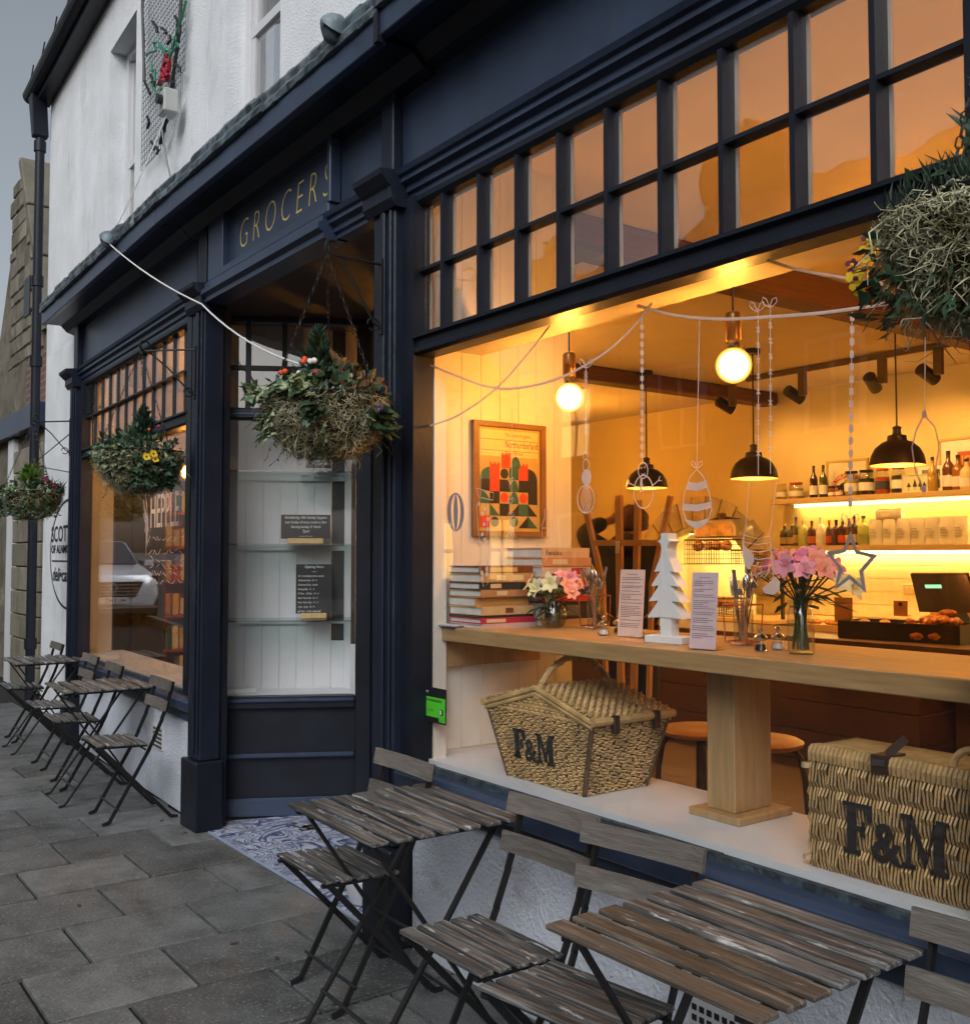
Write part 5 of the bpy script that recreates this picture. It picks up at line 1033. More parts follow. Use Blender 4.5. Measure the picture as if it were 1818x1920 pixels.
def holder(c, label, seed):
    c = Vector(c); r = random.Random(seed); t = thing('cutlery_holder', label, 'cutlery holder', c, 0, 'copper wire cutlery holders')
    w, h = .042, .125; top = [(-w, -w, h), (w, -w, h), (w, w, h), (-w, w, h)]; bot = [(-w * .9, -w * .9, .012), (w * .9, -w * .9, .012), (w * .9, w * .9, .012), (-w * .9, w * .9, .012)]; low = (0, -w * .2, .0025)
    m = MB(); V = lambda p: c + Vector(p)
    for i in range(4): m.tube([V(top[i]), V(top[(i + 1) % 4])], .0022, 5).tube([V(bot[i]), V(bot[(i + 1) % 4])], .0022, 5).tube([V(top[i]), V(bot[i])], .0022, 5).tube([V(bot[i]), V(low)], .0022, 5)
    m.build('wire_frame', COPPER, t)
    MB().lathe([(.028, .004), (.031, .11), (.029, .11), (.026, .008)], c, 18).build('liner', GLASSV, t, smooth=True, recalc=False)
    for i in range(11):
        a = r.uniform(0, 2 * PI); b0 = V((r.uniform(-.012, .012), r.uniform(-.012, .012), .012)); tip = V((.034 * math.cos(a), .034 * math.sin(a), r.uniform(.15, .185))); m = MB().tube([b0, tip], [.0035, .002], 5); k = i % 3
        d = (tip - b0).normalized(); u = d.cross(Vector((0, 1, 0))).normalized()
        if k == 0: m.sphere(tip + d * .018, .018, 10, 7, (.55, .3, 1.25))
        elif k == 1:
            m.obox(tip + d * .008, u * .009, d * .010, u.cross(d) * .0015)
            for q in (-.0075, -.0025, .0025, .0075): m.bar(tip + d * .016 + u * q, tip + d * .046 + u * q, .0022, .0016)
        else: m.obox(tip + d * .03, u * .007, d * .045, u.cross(d) * .001)
        m.build(('spoon', 'fork', 'knife')[k], CHROME, t, smooth=(k == 0))
holder(Z(1098, 1180, BT) + Vector((0, .045, 0)), 'copper wire cutlery holder right of the yellow flowers', 2)
holder(Z(1375, 1212, BT) + Vector((0, .045, 0)), 'copper wire cutlery holder between the menu and the tall vase', 4)
def shaker(c, label, pepper):
    c = Vector(c); t = thing('shaker', label, 'shaker', c, 0, 'glass salt and pepper shakers'); k = 1.05
    MB().lathe([(.016 * k, 0), (.02 * k, .004), (.017 * k, .02), (.015 * k, .032)], c, 18).build('glass', GLASSV, t, smooth=True)
    MB().lathe([(.013 * k, .003), (.0155 * k, .006), (.013 * k, .02)], c, 14).build('contents', BLACK if pepper else WHITEP, t)
    MB().lathe([(.019 * k, .032), (.021 * k, .038), (.015 * k, .046), (.006 * k, .052), (.005 * k, .058), (.0075 * k, .063), (.004 * k, .068)], c, 18).build('cap', CHROME, t, smooth=True)
shaker(Z(1125, 1192, BT) + Vector((0, .015, 0)), 'salt shaker beside the left cutlery holder', False); shaker(Z(1152, 1188, BT) + Vector((0, .02, 0)), 'pepper shaker left of the pink menu', True)
shaker(Z(1417, 1222, BT) + Vector((0, .02, 0)), 'pepper shaker right of the right cutlery holder', True); shaker(Z(1446, 1220, BT) + Vector((0, .03, 0)), 'salt shaker touching the tall flower jar', False)
def menu(u0, u1, v0, v1, label, col):
    a, b_ = Z(u0, v1, BT + .004), Z(u1, v1 + 2, BT + .004); b_ = Vector((b_.x, a.y + .015, b_.z)); h = (Y(u0, v0, a.y).z - BT - .004); d = b_ - a; n = Vector((-d.y, d.x, 0)).normalized()
    t = thing('menu_card', label, 'menu', (a + b_) / 2, 0, 'menus standing on the bar'); lean = n * .02 + Vector((0, 0, h))
    MB().prism([a, b_, b_ + lean, a + lean], n * .002).build('card', col, t)
    MB().prism([a - n * .006 - Vector((0, 0, .004)), b_ - n * .006 - Vector((0, 0, .004)), b_ + n * .05 - Vector((0, 0, .004)), a + n * .05 - Vector((0, 0, .004))], (0, 0, .004)).build('stand', GLASSV, t)
    r = random.Random(u0); m = MB(); L = d.length; dd = d.normalized(); up = lean.normalized(); y = .93
    while y > .12:
        w = r.choice((.85, .8, .6, .4, .75)); st = .08
        if y > .9: st, w = .3, .4
        s0 = st
        while s0 < st + w:
            s1 = min(s0 + r.uniform(.06, .16), st + w); m.obox(a + dd * L * (s0 + s1) / 2 + lean * y - n * .0006, dd * L * (s1 - s0) / 2 * .88, up * h * .0035, n * .0002); s0 = s1
        y -= r.choice((.026, .026, .05))
    m.build('printed_lines', paint('print_grey', (.12, .10, .10), .8), t, kind='stuff')
menu(1157, 1222, 1068, 1192, 'pink printed menu card left of the white wooden tree', paint('pink_card', (.72, .50, .42), .7)); menu(1292, 1360, 1073, 1215, 'lilac printed menu card right of the white wooden tree', paint('lilac_card', (.66, .50, .52), .7))
# white wooden tree
ta, tb_ = Z(1207, 1203, BT), Z(1288, 1210, BT); tc_ = (ta + tb_) / 2 + Vector((0, .02, 0)); TH = Y(1245, 1000, tc_.y).z - BT; dx = Vector((1, .12, 0)).normalized(); nn_ = Vector((-.12, 1, 0)).normalized()
wt = thing('wooden_tree', 'white painted wooden tree cut-out on a block', 'ornament', tc_)
WT = mat('white_wood', (.74, .75, .75), .6, .05, 8., .05, 40.)
MB().obox(tc_ + Vector((0, 0, .012)), dx * .072, nn_ * .036, Vector((0, 0, .012))).build('base', WT, wt, bevel=.002)
MB().obox(tc_ + Vector((0, 0, .024 + .032)), dx * .021, nn_ * .02, Vector((0, 0, .032))).build('trunk', WT, wt)
lv = [(.055, .26), (.044, .42), (.038, .57), (.030, .72)]; half = []
H = TH
prof = [(.012, .235), (.052, .225), (.050, .245), (.028, .34), (.020, .385), (.047, .375), (.043, .40), (.024, .49), (.017, .525), (.040, .515), (.036, .54), (.020, .62), (.013, .655), (.031, .645), (.027, .67), (.012, .78), (.008, .86), (.012, .91), (.022, .925), (.010, .945), (.010, 1.0)]
pts = [tc_ + dx * a * 1.3 + Vector((0, 0, b_ * H)) for a, b_ in prof] + [tc_ - dx * a * 1.3 + Vector((0, 0, b_ * H)) for a, b_ in reversed(prof)]
MB().prism([p - nn_ * .024 for p in pts], nn_ * .048).build('tree_board', WT, wt)

# ---- poster on the side wall
pa, pb, pc_ = X(883, 787, SWX + .002), X(1018, 797, SWX + .002), X(885, 1005, SWX + .002)
py0, py1, pz0, pz1 = pa.y, pb.y, pc_.z, pa.z
ps = thing('framed_poster', 'framed poster with red and black geometric castle and Northumberland title', 'poster', (SWX + .01, (py0 + py1) / 2, pz0))
def pbox(name, a0, a1, b0, b1, d0, d1, m_, parent): return MB().box(SWX + d0, SWX + d1, py0 + (py1 - py0) * a0, py0 + (py1 - py0) * a1, pz0 + (pz1 - pz0) * b0, pz0 + (pz1 - pz0) * b1).build(name, m_, parent)
FRM = mat('teak_frame', (.22, .10, .03), .5, .2, 5.)
for nm, q in (('frame', (0, 1, .955, 1)), ('frame', (0, 1, 0, .045)), ('frame', (0, .07, .045, .955)), ('frame', (.93, 1, .045, .955))): pbox('frame_side', *q, .002, .022, FRM, ps)
sh = pbox('sheet', .07, .93, .045, .955, .002, .010, paint('ochre_print', (.50, .33, .09), .6), ps)
pbox('title_block', .10, .90, .70, .93, .010, .0108, paint('cream_print', (.66, .55, .24), .6), sh)
for b in (.845, .75): pbox('rule', .10, .90, b, b + .004, .0108, .0112, BLACK, sh)
wid = (py1 - py0)
for s_, b, sz in (('The Secret Kingdom', .878, .022), ('Northumberland', .782, .042), ('Great Britain', .718, .024)):
    MB().text(s_, (SWX + .0116, py0 + wid * .44, pz0 + (pz1 - pz0) * b), (0, 1, 0), (0, 0, 1), sz * wid / .40, 0, fitw=wid * (.36 if 'The' in s_ else .45 if 'North' in s_ else .25)).build('lettering', BLACK, sh, recalc=False)
REDP, GRNP, BLKP = paint('red_print', (.60, .05, .015), .6), paint('green_print', (.03, .10, .07), .6), paint('black_print', (.015, .012, .012), .6)
def shp(kind, a, b, s_, m_, k=1):
    A = lambda q: py0 + wid * q; Bz = lambda q: pz0 + (pz1 - pz0) * q; hh = s_ * wid / (pz1 - pz0); xx = SWX + .0108 + .0003 * k
    if kind == 'sq': P = [(0, 0), (1, 0), (1, 1), (0, 1)]
    elif kind == 'tri': P = [(0, 0), (1, 0), (0, 1)]
    elif kind == 'trr': P = [(0, 0), (1, 0), (1, 1)]
    elif kind == 'circ': P = [(.5 + .42 * math.cos(t * PI / 10), .5 + .42 * math.sin(t * PI / 10)) for t in range(20)]
    elif kind == 'arch': P = [(0, 0), (1, 0)] + [(.5 + .5 * math.cos(t * PI / 10), .0 + 1. * math.sin(t * PI / 10)) for t in range(0, 11)][1:-1]
    elif kind == 'tower': P = [(0, 0), (1, 0), (1, 1.4), (.8, 1.4), (.8, 1.25), (.6, 1.25), (.6, 1.4), (.4, 1.4), (.4, 1.25), (.2, 1.25), (.2, 1.4), (0, 1.4)]
    elif kind == 'qr': P = [(0, 0), (1, 0)] + [(math.cos(t * PI / 16), math.sin(t * PI / 16)) for t in range(1, 9)]
    elif kind == 'ql': P = [(0, 0), (1, 0), (1, 1)] + [(1 - math.sin(t * PI / 16), math.cos(t * PI / 16)) for t in range(1, 8)]
    MB().prism([(xx, A(a + s_ * p), Bz(b + hh * q_)) for p, q_ in P], (.0003, 0, 0)).build('printed_shape', m_, sh)
g = .132; hh = g * wid / (pz1 - pz0); x0_ = .10; rows = [.075 + hh * i for i in range(5)]
layout = [['sq', 'circ', 'sq', 'circ', 'trr', 'tri'], ['sq', 'tri', 'sq', 'trr', 'sq', 'tri'], ['qr', 'sq', 'circ', 'arch', 'circ', 'sq'], ['sq', 'sq', 'sq', 'arch', 'sq', 'sq'], ['ql', 'tower', 'circ', 'sq', 'tower', 'qr']]
cols_ = [[REDP, BLKP, None, GRNP, BLKP, GRNP], [None, GRNP, BLKP, BLKP, GRNP, BLKP], [GRNP, BLKP, REDP, GRNP, REDP, BLKP], [BLKP, REDP, BLKP, GRNP, BLKP, BLKP], [GRNP, REDP, BLKP, GRNP, REDP, BLKP]]
for i, (ro, co) in enumerate(zip(layout, cols_)):
    for j, (k_, c_) in enumerate(zip(ro, co)):
        if c_: shp(k_, x0_ + j * g, rows[i], g, c_)
shp('tower', x0_ + 2.2 * g, rows[4] + hh * .95, g * .9, REDP, 2); shp('arch', x0_ + 3.2 * g, rows[4] + hh * .98, g, GRNP, 2)

# ---- hygiene sticker on the glass
s0, s1_ = Y(790, 1285, 2.132), Y(836, 1360, 2.132)
stk = thing('rating_sticker', 'green and black food hygiene rating sticker with number five', 'sticker', (s0.x, 2.132, s1_.z))
sx0, sx1, sz0, sz1 = s0.x, s1_.x, s1_.z - .002, s0.z
def sbx(n, a0, a1, b0, b1, k, m_): return MB().box(sx0 + (sx1 - sx0) * a0, sx0 + (sx1 - sx0) * a1, 2.1335 - .0004 * k, 2.1338 - .0004 * k + .0002, sz0 + (sz1 - sz0) * b0, sz0 + (sz1 - sz0) * b1).build(n, m_, stk)
STG = paint('sticker_green', (.08, .55, .03), .5)
sbx('backing', 0, 1, 0, 1, 0, BLACK); sbx('green_panel', .05, .95, .16, .72, 1, STG); sbx('green_tab', .7, .95, .05, .17, 1, STG)
def stx(s_, a, b, sz, m_, k=2, **kw): MB().text(s_, (sx0 + (sx1 - sx0) * a, 2.1333 - .0004 * k, sz0 + (sz1 - sz0) * b), (1, 0, 0), (0, 0, 1), sz, 0, **kw).build('lettering', m_, stk, recalc=False)
stx('FOOD HYGIENE RATING', .09, .60, .011, BLACK, bold=.0004); stx('FOOD', .10, .83, .012, CHALK); stx('0 1 2 3 4', .09, .30, .018, paint('dark_green', (.02, .2, .01)))
MB().prism([(sx0 + (sx1 - sx0) * .82 + .0105 * math.cos(a), 2.1322, sz0 + (sz1 - sz0) * .33 + .0125 * math.sin(a)) for a in [2 * PI * i / 20 for i in range(20)]], (0, .0003, 0)).build('rating_disc', BLACK, stk); stx('5', .765, .28, .019, CHALK, 4, bold=.001); stx('VERY GOOD', .71, .085, .005, BLACK)

# ================================================================== wicker
def tapered_weave(t, corners_at, levels, strand, bulge=.006, perim=10, name='weave', m_=WICK):
    """horizontal willow rods woven in and out round a loop of stakes; corners_at(f) gives the loop's corner points at height fraction f"""
    rows = MB()
    for k in range(levels):
        f = (k + .5) / levels; cs = corners_at(f); pts = []
        for i in range(len(cs)):
            a, b_ = cs[i], cs[(i + 1) % len(cs)]; n = max(4, int((b_ - a).length / .0095)); nrm = Vector(((b_ - a).y, -(b_ - a).x, 0)).normalized()
            for j in range(n):
                q = a.lerp(b_, j / n); ph = (len(pts) * PI / 1.5) + (k % 2) * PI; pts.append(q + nrm * (bulge * math.sin(ph)) + Vector((0, 0, .0018 * math.sin(ph * .5 + k) + rnd.uniform(-.0006, .0006))))
        rows.tube(pts, strand, 5, closed=True)
    rows.build(name, m_, t, smooth=True, recalc=False, kind='stuff')
# picnic basket
BZ = .724
bk_ = thing('picnic_basket', 'lidded willow picnic basket with arched handle and black F&M lettering', 'basket', (-2.69, 2.36, BZ))
bot = [Vector(p) for p in ((-2.885, 2.215, BZ), (-2.485, 2.215, BZ), (-2.485, 2.49, BZ), (-2.885, 2.49, BZ))]; topc = [Vector(p) for p in ((-2.985, 2.195, .965), (-2.425, 2.195, .965), (-2.425, 2.54, .965), (-2.985, 2.54, .965))]
ca = lambda f: [a.lerp(b_, f) for a, b_ in zip(bot, topc)]
tapered_weave(bk_, ca, 31, .0036, .0075)
m = MB(); ins = [(p - Vector((-2.69, 2.36, 0))) * 1 for p in bot]
cb, ct = [Vector((-2.69 + (p.x + 2.69) * .975, 2.36 + (p.y - 2.36) * .96, p.z + .004)) for p in bot], [Vector((-2.69 + (p.x + 2.69) * .975, 2.36 + (p.y - 2.36) * .96, p.z - .01)) for p in topc]
m.add(cb + ct, [(0, 1, 5, 4), (1, 2, 6, 5), (2, 3, 7, 6), (3, 0, 4, 7), (0, 3, 2, 1)]).build('lining', WICKD, bk_)
m = MB()
for i in range(4): m.tube([bot[i], topc[i]], .009, 7)
for i in range(4):
    n = 9 if i % 2 == 0 else 6
    for j in range(1, n): m.tube([bot[i].lerp(bot[(i + 1) % 4], j / n), topc[i].lerp(topc[(i + 1) % 4], j / n)], .0034, 4)
m.build('stake', WICKD, bk_, kind='stuff')
# gable ends: rods follow the pitch
rx, rz_ = -2.70, 1.044; m = MB()
for yy in (2.195, 2.54):
    for k in range(7):
        f = k / 7; zz = .965 + (rz_ - .965) * f; hl, hr = (rx + 2.985) * (1 - f), (-2.425 - rx) * (1 - f); n = max(3, int((hl + hr) / .0095)); pts = [Vector((rx - hl + (hl + hr) * j / n, yy + .006 * math.sin(j * PI / 1.5 + k * PI), zz)) for j in range(n + 1)]; m.tube(pts, .0055, 5)
m.build('gable_weave', WICK, bk_, smooth=True, recalc=False, kind='stuff')
m = MB()
for yy in (2.190, 2.545): m.tube([(-2.995, yy, .968), (rx, yy, rz_ + .006), (-2.415, yy, .968)], .010, 7).tube([(-2.99, yy, .952), (rx, yy, rz_ - .012), (-2.42, yy, .952)], .007, 6)
m.build('border', WICK, bk_, smooth=True)
for s in (-1, 1):
    xe = -3.0 if s < 0 else -2.41; ld = MB(); L_ = Vector((xe - rx, 0, .972 - rz_))
    for k in range(19):
        f = (k + .5) / 19; n = 34; pts = [Vector((rx, 2.188, rz_ + .012)) + L_ * f + Vector((0, (2.545 - 2.188) * j / n, 0)) + Vector((-L_.z, 0, L_.x)).normalized() * (.006 * math.sin(j * PI / 1.5 + k * PI)) * (1 if s < 0 else -1) for j in range(n + 1)]; ld.tube(pts, .0048, 5)
    ld.build('lid_weave', WICK, bk_, smooth=True, recalc=False, kind='stuff')
    MB().prism([Vector((rx, 2.195, rz_ + .004)), Vector((rx, 2.54, rz_ + .004)), Vector((rx, 2.54, rz_ + .004)) + L_, Vector((rx, 2.195, rz_ + .004)) + L_], (0, 0, .004)).build('lid_board', WICKD, bk_)
    MB().tube([(xe, 2.182, .972), (xe, 2.552, .972)], .014, 8).build('lid_edge', WICK, bk_, smooth=True)
LEATH = paint('dark_leather', (.035, .018, .010), .5)
for yy in (2.275, 2.46): MB().box(-2.412, -2.392, yy - .012, yy + .012, .93, .988).build('strap', LEATH, bk_, bevel=.002)
hp = [(rx, 2.19 + .35 * i / 14, rz_ - .03 + .135 * math.sin(PI * i / 14) ** .6) for i in range(15)]
MB().tube(hp, .0105, 8).build('handle', WICK, bk_, smooth=True)
m = MB()
for i in range(60):
    f = i / 59 * 13.99; k = int(f); a, b_ = Vector(hp[k]), Vector(hp[k + 1]); q = a.lerp(b_, f - k); d = (b_ - a).normalized(); th = i * 1.1; u = d.orthogonal().normalized(); w = d.cross(u); m.sphere(q + (u * math.cos(th) + w * math.sin(th)) * .0085, .006, 5, 4)
m.build('handle_wrap', WICK, bk_, smooth=True, kind='stuff')
FM = paint('lettering_black', (.012, .010, .010), .7)
def serifF(o, xd, up, h, n):
    o, xd, up = Vector(o), Vector(xd), Vector(up); P = lambda a, b: o + xd * a * h + up * b * h; m = MB()
    for q in ([(0, 0), (.42, 0), (.42, .09), (0, .09)], [(.10, .09), (.32, .09), (.32, .91), (.10, .91)], [(0, .91), (.72, .91), (.72, 1), (0, 1)], [(.62, .68), (.72, .68), (.72, .91), (.56, .91)], [(.32, .46), (.50, .46), (.50, .56), (.32, .56)], [(.46, .36), (.54, .36), (.54, .66), (.46, .66)]): m.prism([P(*p) for p in q], n)
    return m
def serifM(o, xd, up, h, n):
    o, xd, up = Vector(o), Vector(xd), Vector(up); P = lambda a, b: o + xd * a * h + up * b * h; m = MB()
    for q in ([(0, 0), (.32, 0), (.32, .09), (0, .09)], [(.12, .09), (.20, .09), (.20, .91), (.12, .91)], [(0, .91), (.26, .91), (.26, 1), (0, 1)], [(.20, .91), (.26, 1), (.60, .22), (.52, .06)], [(.52, .06), (.60, .22), (.80, .91), (.74, .91)], [(.74, .09), (.96, .09), (.96, .91), (.74, .91)], [(.64, 0), (1.06, 0), (1.06, .09), (.64, .09)], [(.80, .91), (1.06, .91), (1.06, 1), (.80, 1)]): m.prism([P(*p) for p in q], n)
    return m
def fm(t, o, xd, up, h, n):
    o, xd, up, n = Vector(o), Vector(xd).normalized() * .88, Vector(up).normalized(), Vector(n)
    serifF(o, xd, up, h, n).build('letter', FM, t)
    MB().text('&', o + xd * h * .70 + up * h * .0, xd, up, h * 1.05, 0, bold=.004 * h / .16, xs=.95).build('letter', FM, t, recalc=False)
    serifM(o + xd * h * 1.42, xd, up, h, n).build('letter', FM, t)
fo = Y(980, 1428, 2.185); upf = (Vector((-2.69, 2.195, .965)) - Vector((-2.69, 2.215, BZ))).normalized()
fm(bk_, Vector((-2.83, 2.2135 - .0185, .800)), (1, 0, 0), upf, .10, Vector((0, .006, 0)))
# flat hamper
hmp = thing('wicker_hamper', 'flat rectangular wicker hamper with big black F&M lettering behind the glass', 'hamper', (-1.25, 2.3, BZ))
hx0, hx1, hy0, hy1, hz1 = -1.605, -.80, 2.19, 2.40, 1.018
MB().box(hx0 + .008, hx1 - .008, hy0 + .010, hy1 - .01, BZ + .004, hz1 - .012).build('core', WICKD, hmp)
nb_ = 9; rowh = (hz1 - BZ) / nb_
for k in range(nb_):
    z0 = BZ + rowh * k; m = MB(); mm = WICK if k % 2 else mat('willow_brown', (.30, .19, .075), .55, .25, 14., .1, 60.)  # every other band in browner willow
    for (a, b_, nx, ny) in (((hx0, hy0), (hx1, hy0), 0, -1), ((hx0, hy1), (hx0, hy0), -1, 0)):
        L = math.hypot(b_[0] - a[0], b_[1] - a[1]); n = int(L / .0092)
        for j in range(n):
            f = (j + .5) / n + rnd.uniform(-.0012, .0012); p = Vector((a[0] + (b_[0] - a[0]) * f, a[1] + (b_[1] - a[1]) * f, 0)); out = Vector((nx, ny, 0)); sl = .003 if k % 2 else -.003; dxx = Vector((-ny, nx, 0)) * sl
            o1 = .004 if (k + (j // 3)) % 2 else .0095
            m.tube([p - dxx + Vector((0, 0, z0)) + out * .001, p + Vector((0, 0, z0 + rowh * .5)) + out * o1, p + dxx + Vector((0, 0, z0 + rowh + .002)) + out * .001], .0033, 5, cap=False)
    m.build('woven_band', mm, hmp, smooth=True, recalc=False, kind='stuff')
m = MB()
for j in range(66):
    x = hx0 + .006 + (hx1 - hx0 - .012) * j / 65; m.tube([(x, hy0 - .006, hz1 - .030), (x + .003, hy0 - .010, hz1 - .010), (x + .004, hy0, hz1 + .006), (x + .004, hy0 + .03, hz1 + .004)], .0055, 4)
m.build('top_border', WICK, hmp, smooth=True, recalc=False, kind='stuff')
MB().box(hx0, hx1, hy0 + .02, hy1, hz1 - .012, hz1).build('lid', WICK, hmp)
for x in (-1.40, -1.02):
    s = MB().box(x - .022, x + .022, hy0 - .013, hy0 + .06, hz1 + .006, hz1 + .012).box(x - .022, x + .022, hy0 - .016, hy0 - .010, hz1 - .03, hz1 + .010).bar((x, hy0 + .02, hz1 + .01), (x + .03, hy0 + .05, hz1 + .05), .02, .006).build('strap', LEATH, hmp); MB().box(x - .016, x + .016, hy0 - .020, hy0 - .016, hz1 - .012, hz1 + .004).build('buckle', CHROME, s)
MB().tube(arc((-1.19, hy0 + .05, hz1 + .004), .065, .045, 0, PI, 12), .009, 7).build('handle', WICK, hmp, smooth=True)
for zz in (hz1 - .045, BZ + .02): MB().tube([(hx0 - .004, hy0 - .008, zz + q * .006) for q in (-1, 1)], .012, 6).build('corner_binding', mat('pale_willow', (.55, .40, .22), .6), hmp)
fm(hmp, (-1.50, hy0 - .0155, BZ + .060), (1, 0, 0), (0, 0, 1), .122, Vector((0, .004, 0)))
# ================================================================== stools
def stool(u0, u1, v, label):
    z = .80; c = Z((u0 + u1) / 2, v, z); t = thing('bar_stool', label, 'stool', (c.x, c.y, .046), 0, 'round wooden bar stools')
    MB().lathe([(.155, 0), (.165, .006), (.168, .018), (.150, .028), (.06, .022), (.0001, .020)], (c.x, c.y, z - .028), 30).build('seat', mat('stool_beech', (.30, .15, .05), .4, .15, 5., stretch=(1, 9, 9)), t, smooth=True)
    for k in range(4):
        a = PI / 4 + k * PI / 2; d = Vector((math.cos(a), math.sin(a), 0)); b = Vector((c.x, c.y, 0))
        pts = [b + d * .04 + Vector((0, 0, z - .035)), b + d * .13 + Vector((0, 0, z - .04)), b + d * .155 + Vector((0, 0, z - .07)), b + d * .17 + Vector((0, 0, z - .16)), b + d * .215 + Vector((0, 0, .047))]
        MB().tube(pts, .012, 7).build('leg', paint('dark_tube', (.03, .018, .012), .4), t, smooth=True)
    MB().tube([(c.x + .19 * math.cos(a), c.y + .19 * math.sin(a), .30) for a in [2 * PI * i / 24 for i in range(24)]], .009, 6, closed=True).build('foot_ring', MATS['dark_tube'], t, smooth=True)
stool(1340, 1505, 1384, 'round wooden bar stool right of the oak post'); stool(1232, 1395, 1364, 'round wooden bar stool between the picnic basket and the oak post')

# ================================================================== shop counter
CW = mat('counter_boards', (.085, .040, .018), .5, .2, 4., .06, 20., stretch=(1, 10, 10))
cn = thing('shop_counter', 'brown boarded shop counter with dark worktop', 'counter', (-5.0, 6.6, .046))
cx1 = Y(1722, 1300, 6.15).x; cx0 = -6.6
for i in range(4): MB().box(cx0, cx1, 6.15, 6.17, .05 + i * .21, .05 + i * .21 + .205).build('board', CW, cn, bevel=.003)
for i in range(4): MB().box(cx1 - .018, cx1, 6.171, 6.9, .05 + i * .21, .05 + i * .21 + .205).build('side_board', CW, cn, bevel=.003)
MB().box(cx0, cx1 - .02, 6.172, 6.9, .05, .885).build('carcass', CW, cn)
MB().box(cx0 - .02, cx1 + .6, 6.12, 6.95, .888, .925).build('worktop', mat('dark_worktop', (.10, .05, .025), .4), cn, bevel=.004)
MB().box(cx1 + .05, cx1 + .55, 6.5, 6.9, .05, .887).build('side_cabinet', CW, cn)
CT = .925
def on(u, v): return Z(u, v, CT)
# pastry tray
a, b = on(1565, 1196), on(1790, 1210); tcn = (a + b) / 2 + Vector((0, .18, 0)); L = (b - a).length / 2
tray = thing('pastry_tray', 'black tray heaped with golden pastries on the counter', 'tray', tcn)
dxv = (b - a).normalized(); dyv = Vector((-dxv.y, dxv.x, 0))
TRAYM = paint('black_tray', (.016, .010, .008), .5)
MB().obox(tcn + Vector((0, 0, .006)), dxv * L, dyv * .17, Vector((0, 0, .006))).obox(tcn - dyv * .165 + Vector((0, 0, .065)), dxv * L, dyv * .006, Vector((0, 0, .06))).obox(tcn + dyv * .165 + Vector((0, 0, .065)), dxv * L, dyv * .006, Vector((0, 0, .06))).obox(tcn + dxv * L + Vector((0, 0, .065)), dxv * .006, dyv * .17, Vector((0, 0, .06))).obox(tcn - dxv * L + Vector((0, 0, .065)), dxv * .006, dyv * .17, Vector((0, 0, .06))).build('tray_body', TRAYM, tray)
PAST = mat('glazed_pastry', (.42, .16, .025), .3, .45, 30., .5, 40.); BREAD = mat('bread_crust', (.40, .19, .06), .6, .35, 12., .4, 30.)
def croissant(c, rz, s, name, parent):
    pts = [(s * .055 * math.cos(t), s * .04 * math.sin(t), 0) for t in [PI * (.05 + .9 * i / 10) for i in range(11)]]; M_ = Matrix.Rotation(rz, 3, 'Z'); rs = [s * .024 * (math.sin(PI * (.06 + .88 * i / 10)) ** .7) * (1 + .14 * (i % 2)) for i in range(11)]
    return MB().tube([Vector(c) + M_ @ Vector(p) for p in pts], rs, 8).build(name, PAST, parent, smooth=True)
for i in range(34): croissant(tcn + dxv * rnd.uniform(-.15, .95) * L * .9 + dyv * rnd.uniform(-.12, .12) + Vector((0, 0, .03 + .05 * (i // 11) + rnd.uniform(0, .02))), rnd.uniform(0, 6.2), rnd.uniform(.9, 1.25), 'pastry', tray)
for i in range(7): MB().sphere(tcn - dxv * L * rnd.uniform(.35, .9) + dyv * rnd.uniform(-.1, .1) + Vector((0, 0, .08 + rnd.uniform(0, .03))), .035, 9, 6, (1.2, .9, .6)).build('bun', BREAD, tray, smooth=True)
KRAFT = paint('kraft_card', (.42, .20, .06), .8)
def card(name, label, u0, u1, v0, v1, y, m_, dark=False):
    p0, p1 = Y(u0, v1, y), Y(u1, v0, y); t = thing(name, label, 'card', ((p0.x + p1.x) / 2, y, p0.z), 0, 'kraft price cards on the counter')
    MB().box(p0.x, p1.x, y, y + .006, p0.z, p1.z).build('card', m_, t)
    MB().box(p0.x, p1.x, y + .006, y + .05, p0.z, p0.z + .006).build('card_foot', m_, t)
    if dark: MB().prism([(p0.x + (p1.x - p0.x) * (.5 + .16 * math.cos(q)), y - .0004, p0.z + (p1.z - p0.z) * (.78 + .12 * math.sin(q))) for q in [2 * PI * i / 14 for i in range(14)]], (0, .0004, 0)).build('stamp', LEATH, t)
card('price_card', 'plain kraft card standing at the left end of the pastry tray', 1564, 1597, 1121, 1166, 6.42, KRAFT); card('price_card', 'kraft card with a dark stamp behind the pastries', 1675, 1700, 1127, 1155, 6.5, KRAFT, True)
# storage jars
def jar(c, r, h, label, lid=True, fill=None, fillh=.7, name='glass_jar', cat='jar', group='jars and bottles in the shop', lidm=None, label_m=None, dome=False):
    c = Vector(c); t = thing(name, label, cat, c, 0, group)
    prof = [(r * .9, 0), (r, .01), (r, h * .78), (r * .8, h * .9), (r * .78, h)]
    MB().lathe(prof, c, 18).build('glass', GLASSV, t, smooth=True)
    if fill: MB().lathe([(r * .86, .006), (r * .93, .015), (r * .93, h * fillh), (.0001, h * fillh + .004)], c, 14).build('contents', fill, t, smooth=True)
    if lid:
        MB().lathe([(r * .84, h), (r * .86, h + .005), (r * .86, h + .02), (.3 * r, h + (.05 if dome else .022)), (.0001, h + (.052 if dome else .023))], c, 18).build('lid', lidm or GLASSV, t, smooth=True)
        if dome: MB().sphere(c + Vector((0, 0, h + .068)), .018, 10, 7).build('knob', GLASSV, t, smooth=True)
    if label_m: MB().lathe([(r * 1.01, h * .2), (r * 1.01, h * .55)], c, 18).build('label', label_m, t)
    return t
BISC = mat('biscuits', (.50, .26, .08), .7, .5, 25., .6, 40.)
